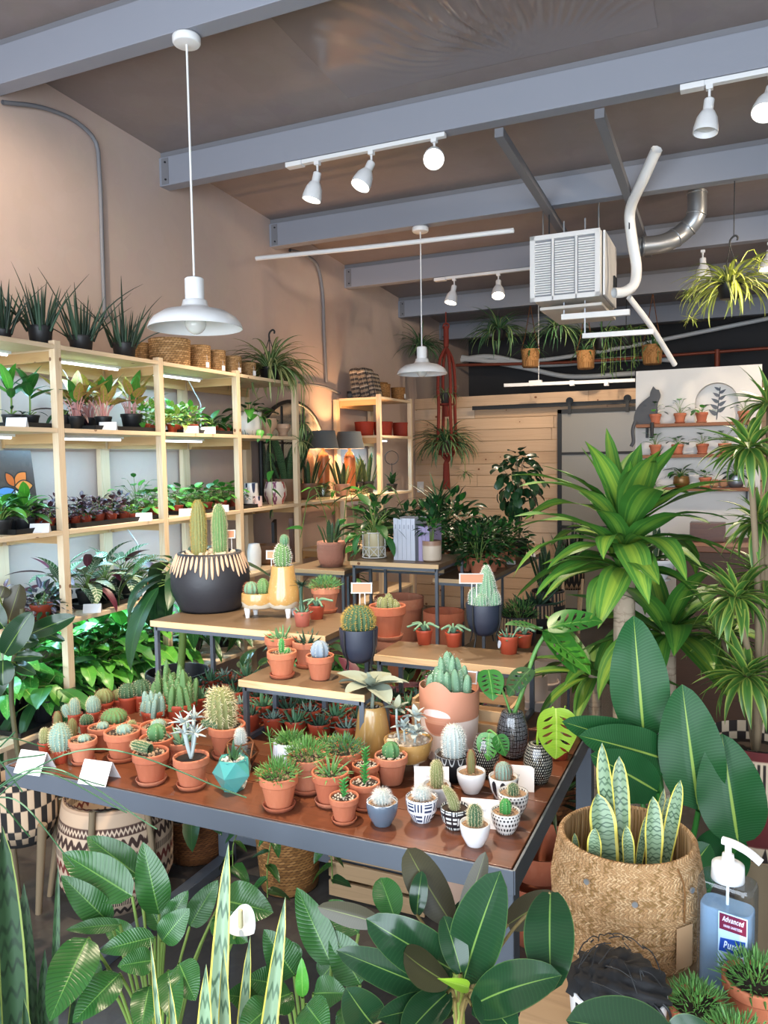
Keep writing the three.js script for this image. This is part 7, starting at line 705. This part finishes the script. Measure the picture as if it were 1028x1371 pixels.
// --- snake plants in the foreground
function snakes(name, label, hubPx, D, ls, m, potM, pr = .12, ph = .3) { const hub = atD(hubPx[0], hubPx[1], D), o = grounded(name, label, hub), y = tubPot(o, pr, ph, potM, .8), P = (x, y2, d = 0) => atD(x, y2, D + d); ls.forEach(([x0, y0, x1, y1, w, a = 0, b = 0, dr = .1, sd = 0], i) => { const A = P(x0, y0, a), B = P(x1, y1, b), dir = B.clone().sub(A).normalize(), root = V(lerp(hub.x, A.x, .5), Math.min(y - .02, A.y - .01), lerp(hub.z, A.z, .5)); leafTo(o, root, B, w * mpp(A), (m[i % m.length]), { shape: 'spear', fold: .45, droop: dr, nl: 16, side: sd, seed: i, tilt: (i % 3 - 1) * .3, wave: .06 }); }); return o; }
snakes('snake_plant', 'tall yellow-edged snake plant beside the peace lily bloom', [272, 1440], 1.12, [[258, 1371, 306, 1128, 34, 0, .1, .25], [300, 1371, 382, 1200, 30, 0, .06, .15], [284, 1371, 299, 1268, 28, -.05, 0], [255, 1371, 276, 1290, 36, -.06, -.05], [210, 1371, 201, 1254, 12, 0, .05], [222, 1371, 226, 1308, 20, -.05, 0], [300, 1371, 335, 1252, 24, .05, .1]], [L.snake], mat('#8a7a66', .7));
snakes('snake_plant', 'dark banded snake plant at the picture-window side of the peace lily', [20, 1420], 1.35, [[66, 1300, 32, 1182, 32, 0, .05], [80, 1300, 78, 1156, 13, 0, .05], [12, 1371, 3, 1105, 42, -.1, -.1], [18, 1371, 10, 1190, 34, -.05, 0], [38, 1371, 27, 1265, 18], [50, 1371, 32, 1335, 22, -.1, -.1], [0, 1371, -12, 1150, 40], [45, 1340, 60, 1270, 20, .05, .05], [92, 1340, 110, 1262, 24, .08, .1]], [L.snakeDark, L.snakeDark, L.snakeBack], M.blackPot);
// --- arching grass at the left edge
{ const D = 1.45, c = atD(-55, 1120, D), o = grounded('ponytail_palm', 'thin-bladed ponytail palm arching in front of the note cards', c); const y = tubPot(o, .1, .2, M.clay[0]); part(o, 'trunk', lathe([[.06, y], [.05, y + .06], [.02, y + .16], [.015, c.y]], 14), M.bark); for (const [x1, y1, k, i] of [[330, 1068, .13, 1], [140, 1052, .08, 2], [60, 1010, .06, 3], [170, 1088, .1, 4], [40, 1120, .07, 5], [20, 980, .04, 6], [100, 1160, .1, 7], [60, 1000, .1, 8], [210, 1110, .12, 9], [30, 1060, .12, 10]]) { const B = atD(x1, y1, D + .1 * ((i % 3) - 1)), A = c, mid = A.clone().lerp(B, .5).add(V(0, k, 0)), cv = new THREE.CatmullRomCurve3([A, A.clone().lerp(B, .25).add(V(0, k * .8, 0)), mid, B].map(p => o.worldToLocal(p.clone()))), g = new THREE.TubeGeometry(cv, 24, .0014, 4); part(o, 'leaf_blade', g, L.spiderGreen); } }
// --- rubber tree in the woven basket stand at the left
{ const b = at(38, 1212, 0), tex = bandTex([['#c9b197', .1], ['#1c1a1a', .14, 'check', '#c2a98e'], ['#1c1a1a', .14, 'check', '#c2a98e'], ['#1c1a1a', .14, 'check', '#c2a98e'], ['#1c1a1a', .14, 'check', '#c2a98e'], ['#1c1a1a', .14, 'check', '#a08a72'], ['#1c1a1a', .2]]), o = grounded('rubber_tree', 'tall rubber tree in a black and tan woven basket on wooden legs', b), R = 44 * mpp(b.clone().setY(.5)); for (const a of [.3, 1.87, 3.44, 5.0]) part(o, 'leg', cyl(.016, .011, .36, 8), M.bark, Math.cos(a) * R * .95, .17, Math.sin(a) * R * .95, Math.sin(a) * .18, 0, -Math.cos(a) * .18); part(o, 'basket', lathe([[0, .25], [R * .8, .26], [R * .98, .32], [R, .49], [R * .93, .495], [R * .9, .4], [0, .38]], 36), mat(W, .85, { map: rep(tex, 2, 1), bumpMap: rep(tex, 2, 1), bumpScale: .002 })); part(o, 'soil', cyl(R * .9, R * .88, .02, 20), M.soil, 0, .43, 0);
  const D = b.clone().sub(CAM).dot(FWD), P = (x, y, d = 0) => atD(x, y, D + d); twig(o, [V(b.x, .44, b.z), P(15, 930), P(18, 885), P(28, 845), P(30, 815)], .009, mat('#4c4a30', .7)); [[38, 850, 101, 825, 25, 0, 0, .4, 'rubber'], [6, 876, 43, 819, 32, -.1, -.1, .3, 'rubber'], [12, 830, 27, 782, 28, .05, .08, 0, 'turned'], [16, 880, 58, 879, 15, 0, 0, .5, 'rubber'], [19, 888, 48, 903, 16, 0, -.05, .5, 'rubber'], [30, 862, 52, 858, 16, 0, 0, .4, 'rubber'], [55, 846, 87, 858, 12, .05, .05, .5, 'rubber'], [4, 884, 4, 918, 28, -.08, -.1, .3, 'rubber'], [5, 840, -25, 800, 28, 0, 0, .3, 'rubber'], [0, 800, 6, 785, 20, .05, .05, .2, 'turned'], [10, 900, -20, 940, 26, 0, 0, .4, 'rubber']].forEach(([x0, y0, x1, y1, w, a, c, up, m], i) => { leafTo(o, P(x0, y0, a), P(x1, y1, c), w * mpp(P(x0, y0)), L[m === 'turned' ? 'rubber' : m], { up, shape: 'obl', droop: .6, seed: i, tilt: m === 'turned' ? PI : 0 }); twig(o, [P(18 + (i % 3) * 3, 870 + 6 * (i % 4)), P(x0, y0, a)], .003, M.stem, 'petiole'); }); }
// --- baskets and crates under the table
{ const b = at(158, 1196, 0), R = 74 * mpp(b), tex = bandTex([['#b99f86', .08], ['#4a332b', .06, 'zig', '#c9b29a'], ['#c4ab92', .1, 'wave', '#3a2620'], ['#c4ab92', .06, 'bars', '#2e221e'], ['#c4ab92', .1, 'wave', '#6b2f28'], ['#c4ab92', .08, 'wave', '#33241f'], ['#c4ab92', .08, 'wave', '#6b2f28'], ['#c4ab92', .08, 'bars', '#2e221e'], ['#c4ab92', .1, 'wave', '#33241f'], ['#c4ab92', .1, 'wave', '#6b2f28'], ['#a58b74', .16]]), o = thing('striped_basket', 'large round basket with wavy maroon and black stripes under the table', 'basket', b); part(o, 'woven_body', lathe([[0, 0], [R * .75, 0], [R * .98, .1], [R, .24], [R * .88, .38], [R * .82, .4], [R * .84, .3], [R * .7, .03], [0, .03]], 44), mat(W, .85, { map: rep(tex, 5, 2), bumpMap: TX.noise, bumpScale: .003 })); for (const a of [.2, 1.2]) part(o, 'strap_handle', tube([V(Math.cos(a) * R * 1.0, .1, Math.sin(a) * R * 1.0), V(Math.cos(a) * R * 1.03, .24, Math.sin(a) * R * 1.03), V(Math.cos(a) * R * .9, .4, Math.sin(a) * R * .9)], .012, 10, 6), M.bark); }
[[265, 1146, 46, .18, M.seagrassDark, 'dark seagrass basket standing under the display table beside its leg'], [388, 1188, 44, .21, M.seagrassPale, 'pale seagrass basket with trailing pothos under the table'], [735, 1190, 40, .4, M.seagrassDark, 'dark woven basket with thin green leaves right of the table leg']].forEach(([px, py, hw, H, m, l], i) => { const b = at(px, py - 6, 0), R = hw * mpp(b), o = thing('floor_basket', l, 'basket', b); part(o, 'woven_body', basketGeo(R, H, 10, .02, .85), m); part(o, 'soil', cyl(R * .86, R * .86, .02, 20), M.soil, 0, H * .8, 0); if (i === 1) for (const [a, s] of [[.2, 1], [1.4, 2], [2.6, 3], [4.4, 4], [5.4, 5]]) vine(o, [V(0, H * .9, 0), V(Math.cos(a) * R, H * 1.3, Math.sin(a) * R), V(Math.cos(a) * R * 1.6, H * .9, Math.sin(a) * R * 1.6), V(Math.cos(a) * R * 1.7, H * .3, Math.sin(a) * R * 1.7)], { n: 8, len: .09, wid: .6, shape: 'heart', el: [-.8, .2], mats: [L.deep, L.peace], seed: s, split: 1 }); if (i === 2) tuft(o, { n: 70, len: .3, wid: .08, shape: 'strap', el: [.3, 1.5], droop: [.3, 1.2], y0: H * .85, r0: R * .5, mats: [L.deep, L.aloeDark], seed: 6 }); if (i === 0) tuft(o, { n: 14, len: .16, wid: .4, el: [.1, 1], pet: .1, y0: H * .85, mats: [L.deep], seed: 3, split: 1 }); });
{ const b = at(505, 1212, 0), w = 140 * mpp(b), o = thing('slatted_crate', 'pale wooden slatted crate on the floor under the table', 'crate', V(b.x, 0, b.z - .12)); for (const s of [-1, 1]) { for (let i = 0; i < 3; i++) part(o, 'slat', wbox(w, .058, .012, 'x', .002), M.crate, 0, .035 + i * .072, s * .13); part(o, 'end_board', wbox(.016, .21, .25, 'z', .002), M.crate, s * (w / 2 - .01), .11, 0); } part(o, 'bottom_board', wbox(w - .03, .012, .24, 'x'), M.crate, 0, .01, 0); const p2 = thing('pale_round_pot', 'pale round clay pot on the floor behind the rubber plant', 'pot', at(610, 1225, 0)); part(p2, 'body', lathe([[0, 0], [.08, 0], [.14, .1], [.15, .24], [.13, .26], [.12, .24], [0, .05]], 32), mat('#c4a38e', .7)); const p3 = thing('terracotta_bowl', 'stack of brown terracotta dishes beside the table leg', 'pot', at(722, 1250, 0)); for (let i = 0; i < 3; i++) part(p3, 'dish', lathe([[0, i * .11], [.1, i * .11], [.14, i * .11 + .1], [.13, i * .11 + .1], [.09, i * .11 + .012], [0, i * .11 + .012]], 30), M.clay[3]); }
// --- side table at the right with jute basket, sanitizer, net bag
const SH = .72;
{ const a = at(835, 1262, SH), o = thing('side_table', 'rustic wooden side table under the jute basket', 'side table', V(.02, 0, -1.0)); const x0 = -.32, x1 = .42, z0 = .3, z1 = -.42; for (let i = 0; i < 5; i++) part(o, 'plank', wbox((x1 - x0), .03, (z0 - z1) / 5 - .003, 'x', .002), M.crate, (x0 + x1) / 2, SH - .015, z1 + (z0 - z1) / 5 * (i + .5)); for (const x of [x0 + .03, x1 - .03]) for (const z of [z0 - .03, z1 + .03]) part(o, 'leg', wbox(.05, SH - .03, .05, 'y', .002), M.crate, x, (SH - .03) / 2, z); for (const z of [z0 - .03, z1 + .03]) part(o, 'rail', wbox(x1 - x0 - .1, .06, .02, 'x'), M.crate, (x0 + x1) / 2, SH - .065, z); }
{ const c = at(838, 1252, SH), k = mpp(c.clone().setY(.83)), R = 97 * k, H = .19, o = thing('jute_basket_plant', 'braided jute basket with yellow-edged zigzag snake plant and paper tag', 'potted plant', c, 0); o.updateMatrixWorld(true); const pr = [[0, 0], [R * .9, 0]]; const rows = 17; for (let i = 0; i <= rows * 4; i++) { const t = i / (rows * 4), w = t < .55 ? lerp(.95, 1.0, t / .55) : lerp(1.0, .885, Math.pow((t - .55) / .45, 1.2)); pr.push([R * w + .0032 * Math.abs(Math.sin(t * rows * PI)), .004 + H * t]); } pr.push([R * .86, H + .006], [R * .83, H], [R * .84, H * .7], [R * .85, .03], [0, .03]); part(o, 'basket', lathe(pr, 72), M.jute); part(o, 'soil', cyl(R * .83, R * .8, .01, 28), M.soil, 0, H * .5, 0);
  const D = c.clone().sub(CAM).dot(FWD) - .01, P = (x, y, d = 0) => atD(x, y, D + d), q = [[826, 1180, 806, 994, 26, .02, .02, .15], [832, 1180, 829, 1012, 30, .0, .03, .05], [812, 1180, 800, 1062, 44, -.02, 0, .1], [797, 1180, 797, 1108, 24, -.05, -.05, .1], [836, 1185, 824, 1052, 32, .02, .03, .1], [873, 1185, 874, 1066, 29, -.03, -.02, .05], [852, 1180, 867, 1090, 13, 0, 0], [884, 1180, 911, 1044, 22, 0, 0, -.4], [864, 1180, 889, 1055, 14, .04, .06], [888, 1170, 895, 1066, 16, .04, .05], [774, 1170, 769, 1115, 12, 0, 0], [842, 1180, 838, 1105, 20, -.04, -.04]]; q.forEach(([x0, y0, x1, y1, w, a, b, dr = .1], i) => { const A = P(x0, y0, a); A.y = Math.max(A.y, SH + H * .45); leafTo(o, A, P(x1, y1, b), w * mpp(A), L.snake, { shape: 'spear', fold: .4, droop: dr, nl: 16, seed: i, tilt: (i % 3 - 1) * .35, wave: .1 }); });
  const a = Math.atan2(-c.x, -c.z) + .75, tg = (r, y) => V(Math.sin(a) * R * r, y, Math.cos(a) * R * r); part(o, 'tag_string', tube([tg(.88, H), tg(1.02, H * .85), tg(1.03, H * .6), tg(1.03, H * .52)], .0018, 12, 5), M.seagrassPale); part(o, 'paper_tag', rbox(.036, .072, .0015, .0005), mat('#b08d68', .8), ...tg(1.035, H * .3).toArray(), 0, a, 0); for (const [t, h] of [[-.35, .72], [-.95, .82], [.45, .78]]) part(o, 'rivet', cyl(.005, .005, .003, 12), M.galv, Math.sin(a + t - .3) * R * 1.02, H * h, Math.cos(a + t - .3) * R * 1.02, PI / 2, 0, -(a + t - .3)); }
{ const c = at(972, 1322, SH), k = mpp(c.clone().setY(.8)), w = 72 * k, d = w * .62, H = 152 * k, o = thing('sanitizer_bottle', 'clear pump bottle of blue-tinted hand sanitizer on the side table', 'bottle', c, Math.atan2(-c.x, -c.z) - .25); const sh = (W2, D2, r) => { const s = new THREE.Shape(), x = W2 / 2, y = D2 / 2; s.moveTo(-x + r, -y); s.lineTo(x - r, -y); s.quadraticCurveTo(x, -y, x, -y + r); s.lineTo(x, y - r); s.quadraticCurveTo(x, y, x - r, y); s.lineTo(-x + r, y); s.quadraticCurveTo(-x, y, -x, y - r); s.lineTo(-x, -y + r); s.quadraticCurveTo(-x, -y, -x + r, -y); return s; };
  const body = new THREE.ExtrudeGeometry(sh(w * .9, d * .9, d * .3), { depth: H * .86, bevelEnabled: true, bevelThickness: H * .07, bevelSize: w * .05, bevelSegments: 6, curveSegments: 8 }); body.rotateX(-PI / 2); body.translate(0, H * .07, 0); part(o, 'bottle', body, phys('#eef6ff', .05, { transmission: 1, thickness: 0 })); const liq = new THREE.ExtrudeGeometry(sh(w * .86, d * .84, d * .3), { depth: H * .68, bevelEnabled: true, bevelThickness: .004, bevelSize: .002, bevelSegments: 2 }); liq.rotateX(-PI / 2); liq.translate(0, H * .06, 0); part(o, 'gel', liq, phys('#c3ddf0', .12, { transmission: .55, thickness: 0 }));
  const tex = canvas(256, 320, (g, W2, H2) => { g.clearRect(0, 0, W2, H2); g.fillStyle = '#cfe3f3'; g.fillRect(0, 0, W2, H2); g.fillStyle = '#7d1f3c'; g.fillRect(10, 8, 236, 92); g.fillStyle = '#f4eef2'; g.font = 'italic bold 40px sans-serif'; g.textAlign = 'center'; g.fillText('Advanced', 128, 50); g.font = 'bold 20px sans-serif'; g.fillText('HAND SANITIZER', 128, 82); g.fillStyle = '#1f4fa8'; g.beginPath(); g.moveTo(20, 150); g.lineTo(240, 132); g.lineTo(228, 216); g.lineTo(8, 226); g.fill(); g.fillStyle = '#fff'; g.font = 'italic bold 58px sans-serif'; g.fillText('Purell', 126, 202); g.fillStyle = '#c8473c'; g.font = 'bold 18px sans-serif'; g.fillText('ADVANCED HAND', 128, 246); g.fillStyle = '#2a4f8f'; for (let i = 0; i < 3; i++) g.fillRect(40, 266 + i * 16, 150 - i * 30, 6); });
  part(o, 'front_label', new THREE.PlaneGeometry(w * .5, H * .5), mat(W, .4, { map: tex, side: THREE.DoubleSide }), w * .18, H * .52, d * .5 + .0015); part(o, 'pump_collar', lathe([[0, H * .995], [w * .29, H * .995], [w * .28, H * 1.13], [w * .2, H * 1.15], [w * .11, H * 1.16], [w * .1, H * 1.22], [0, H * 1.22]], 28), M.white); part(o, 'pump_stem', cyl(w * .06, w * .06, H * .12, 12), M.white, 0, H * 1.26, 0); part(o, 'pump_nozzle', tube([V(-w * .1, H * 1.33, 0), V(w * .1, H * 1.33, .002), V(w * .35, H * 1.3, .004), V(w * .58, H * 1.24, .006)], w * .075, 14, 10), M.white); part(o, 'dip_tube', cyl(.0025, .0025, H * .9, 8), M.white, 0, H * .5, 0); }
{ const c = at(826, 1400, SH), k = mpp(c.clone().setY(.8)), R = 64 * k, o = thing('net_bag_pot', 'black mesh net bag stuffed in a white marbled pot', 'pot', c), H = 86 * k; part(o, 'pot', lathe([[0, 0], [R * .7, 0], [R * .95, H * .5], [R, H], [R * .93, H], [R * .9, H * .6], [0, H * .5]], 36), mat('#d9d7d6', .5, { bumpMap: TX.noise, bumpScale: .003 })); const g = new THREE.SphereGeometry(R * .98, 48, 30), P = g.attributes.position; for (let i = 0; i < P.count; i++) { const v = V().fromBufferAttribute(P, i), n = 1 + .07 * Math.sin(v.x * 190 + v.y * 120) + .06 * Math.sin(v.z * 230 - v.y * 170) + .04 * Math.sin(v.x * 420 + v.z * 380); P.setXYZ(i, v.x * n, v.y * n * .6, v.z * n); } g.computeVertexNormals(); const ng = part(o, 'cloth_heap', g, mat('#141416', .85), 0, H * .95, 0); const r = rng(6), net = new Acc(); for (let i = 0; i < 22; i++) { const a = r() * 6.3, b = a + (r() - .5) * 2, e = .5 + r(), f = .4 + r(); const S = (t, p, q) => V(Math.cos(t) * Math.cos(p) * R * q, H * .95 + Math.sin(p) * R * .95 * q, Math.sin(t) * Math.cos(p) * R * q); net.add(tube([S(a, e, 1), S((a + b) / 2, (e + f) / 2 + .1, 1.05), S(b, f, 1.02)], .0009, 8, 4)); } part(o, 'netting', net.geo(), M.black); const ca = Math.atan2(-c.x, -c.z); for (const [t, q] of [[.9, .9], [1.1, 1.2], [.75, 1.0]]) part(o, 'drawstring', tube([V(Math.sin(ca + t) * R * .8, H * 1.1, Math.cos(ca + t) * R * .8), V(Math.sin(ca + t) * R * 1.08, H * 1.0, Math.cos(ca + t) * R * 1.08), V(Math.sin(ca + t + .2) * R * 1.06, H * .6, Math.cos(ca + t + .2) * R * 1.06), V(Math.sin(ca + t - .1) * R * 1.0, H * .3 * q, Math.cos(ca + t - .1) * R * 1.0)], .0022, 18, 6), M.black); }
for (const [px, py, w, l, s] of [[931, 1398, 74, 'terracotta pot of spiky green succulent before the sanitizer bottle', 1], [1010, 1372, 84, 'terracotta pot of spiky green succulent right of the sanitizer bottle', 2], [985, 1450, 80, 'terracotta pot of spiky green succulent at the side table front', 3]]) { const c = at(px, py, SH), R = w / 2 * mpp(c.clone().setY(.78)), o = thing('spiky_pot', l, 'potted plant', c), y = clayPot(o, R, R * 1.45, s, true, {}); PL.pencil(s + 30, .8, L.pencil)(o, y, R); }
// --- bird of paradise
{ const D = 1.95, hub = atD(905, 1230, D), o = grounded('bird_of_paradise', 'bird of paradise plant with huge paddle leaves behind the jute basket', hub), y = tubPot(o, .16, .32, M.blackPot), P = (x, y2, d = 0) => atD(x, y2, D + d); [[862, 990, 848, 824, 76, 0, .05, .1, 'paddle'], [935, 1085, 913, 916, 84, -.1, -.05, .1, 'paddle'], [988, 1130, 966, 982, 86, -.15, -.1, .1, 'paddle'], [880, 1010, 752, 966, 50, .0, -.05, .7, 'paddle'], [900, 1020, 775, 985, 60, -.05, -.1, .75, 'paddle'], [880, 1060, 790, 1010, 60, -.1, -.15, .5, 'paddle'], [950, 1180, 985, 1110, 70, -.1, -.05, .3, 'paddle'], [860, 1075, 835, 1000, 60, .1, .12, .3, 'paddle'], [905, 1190, 950, 1130, 60, -.1, -.1, .4, 'paddle']].forEach(([x0, y0, x1, y1, w, a, b, up, s], i) => { leafTo(o, P(x0, y0, a), P(x1, y1, b), w * mpp(P(x0, y0, a)), L.bop, { up, shape: 'bopl', droop: .35, fold: .25, nl: 18, nw: 8, wave: .05, seed: i }); twig(o, [V(hub.x, y, hub.z), V(hub.x, y, hub.z).lerp(P(x0, y0, a), .65).add(V(0, .05, 0)), P(x0, y0, a)], .007, L.green, 'petiole'); }); }
// --- corn plant
{ const D = 2.5, top = atD(836, 762, D), o = grounded('corn_plant', 'tall corn plant with yellow-striped leaves on a pale cane trunk', top), y = tubPot(o, .15, .3, M.blackPot); const bk = mat(W, .85, { map: TX.caneBark, bumpMap: TX.caneBark, bumpScale: .004 }); part(o, 'trunk', cyl(.033, .036, top.y - y + .02, 18), bk, 0, (top.y + y) / 2, 0); for (const [dy, n, e0, e1, d0, d1, len, sd] of [[.0, 18, .1, .7, .9, 1.7, .35, 3], [.06, 22, .4, 1.0, .9, 1.7, .38, 4], [.12, 18, .75, 1.25, .7, 1.5, .37, 6], [.15, 9, 1.15, 1.5, .2, .8, .3, 7]]) tuft(o, { n, len, wid: .24, shape: 'corn', el: [e0, e1], droop: [d0, d1], fold: .16, nl: 12, nw: 4, y0: top.y + dy, r0: .02, mats: dy ? [L.corn, L.corn, L.cornDark] : [L.cornDark, L.corn], seed: sd, split: 1, roll: .5, wave: .1 });
  part(o, 'crown_stem', cyl(.012, .022, .18, 12), M.stem, 0, top.y + .09, 0);
  const s = V(.13, 1.02, -.06); part(o, 'trunk', cyl(.024, .028, s.y - y + .02, 14), bk, s.x, (s.y + y) / 2, s.z); tuft(o, { n: 36, len: .33, wid: .24, shape: 'corn', el: [-.3, 1.4], droop: [.6, 1.6], fold: .2, nl: 12, nw: 4, p0: s, r0: .02, mats: [L.cornDark, L.cornDark, L.corn], seed: 8, split: 1 }); const s2 = V(-.1, .86, -.05); part(o, 'trunk', cyl(.02, .024, s2.y - y + .02, 14), bk, s2.x, (s2.y + y) / 2, s2.z); tuft(o, { n: 18, len: .3, wid: .2, shape: 'corn', el: [-.2, 1.2], droop: [.6, 1.5], fold: .2, nl: 12, nw: 4, p0: s2, r0: .02, mats: [L.cornDark, L.corn], seed: 9, split: 1 }); }
// --- yellow-edged dracaena at the right edge
{ const D = 2.2, b = atD(1012, 1010, D), o = grounded('song_dracaena', 'yellow-edged dracaena with several leafy crowns in a patterned red basket', b), tex = bandTex([['#5e1f1f', .16], ['#c9b59a', .2, 'check', '#2a211e'], ['#5e1f1f', .16], ['#c9b59a', .12, 'bars', '#2a211e'], ['#5e1f1f', .14], ['#c9b59a', .12, 'zig', '#2a211e'], ['#5e1f1f', .1]]), R = .14; part(o, 'basket', lathe([[0, b.y - .26], [R * .8, b.y - .26], [R * 1.02, b.y - .12], [R, b.y + .05], [R * .92, b.y + .055], [R * .9, b.y - .02], [0, b.y - .03]], 40), mat(W, .85, { map: rep(tex, 2, 1) })); part(o, 'plant_stand', lathe([[0, 0], [.14, 0], [.14, .03], [.05, .06], [.05, b.y - .3], [.12, b.y - .26], [0, b.y - .26]], 28), M.bark);
  part(o, 'soil', cyl(R * .9, R * .88, .02, 24), M.soil, 0, b.y - .01, 0); [[1003, 600, .0, 46, 1, .17], [1018, 700, .05, 40, 2, .17], [985, 800, -.08, 44, 3, .17], [1024, 770, .08, 36, 4, .16], [1000, 905, -.1, 40, 5, .17], [1030, 540, .1, 30, 6, .16], [965, 855, .15, 30, 7, .16]].forEach(([x, y, d, n, s, len]) => { const c = o.worldToLocal(atD(x, y, D + d)); part(o, 'stem', tube([V(0, b.y - .02, 0), V(c.x * .4 + .01, lerp(b.y, c.y, .5), c.z * .4), c], .009, 12, 7), M.bark); tuft(o, { n: n + 16, len: len * .82, wid: .17, shape: 'lance', el: [-.8, 1.4], droop: [.4, 1.3], fold: .3, nl: 8, nw: 4, p0: c, r0: .012, mats: [L.lime], seed: s + 50, split: 1 }); }); }

renderer.render(scene, camera);
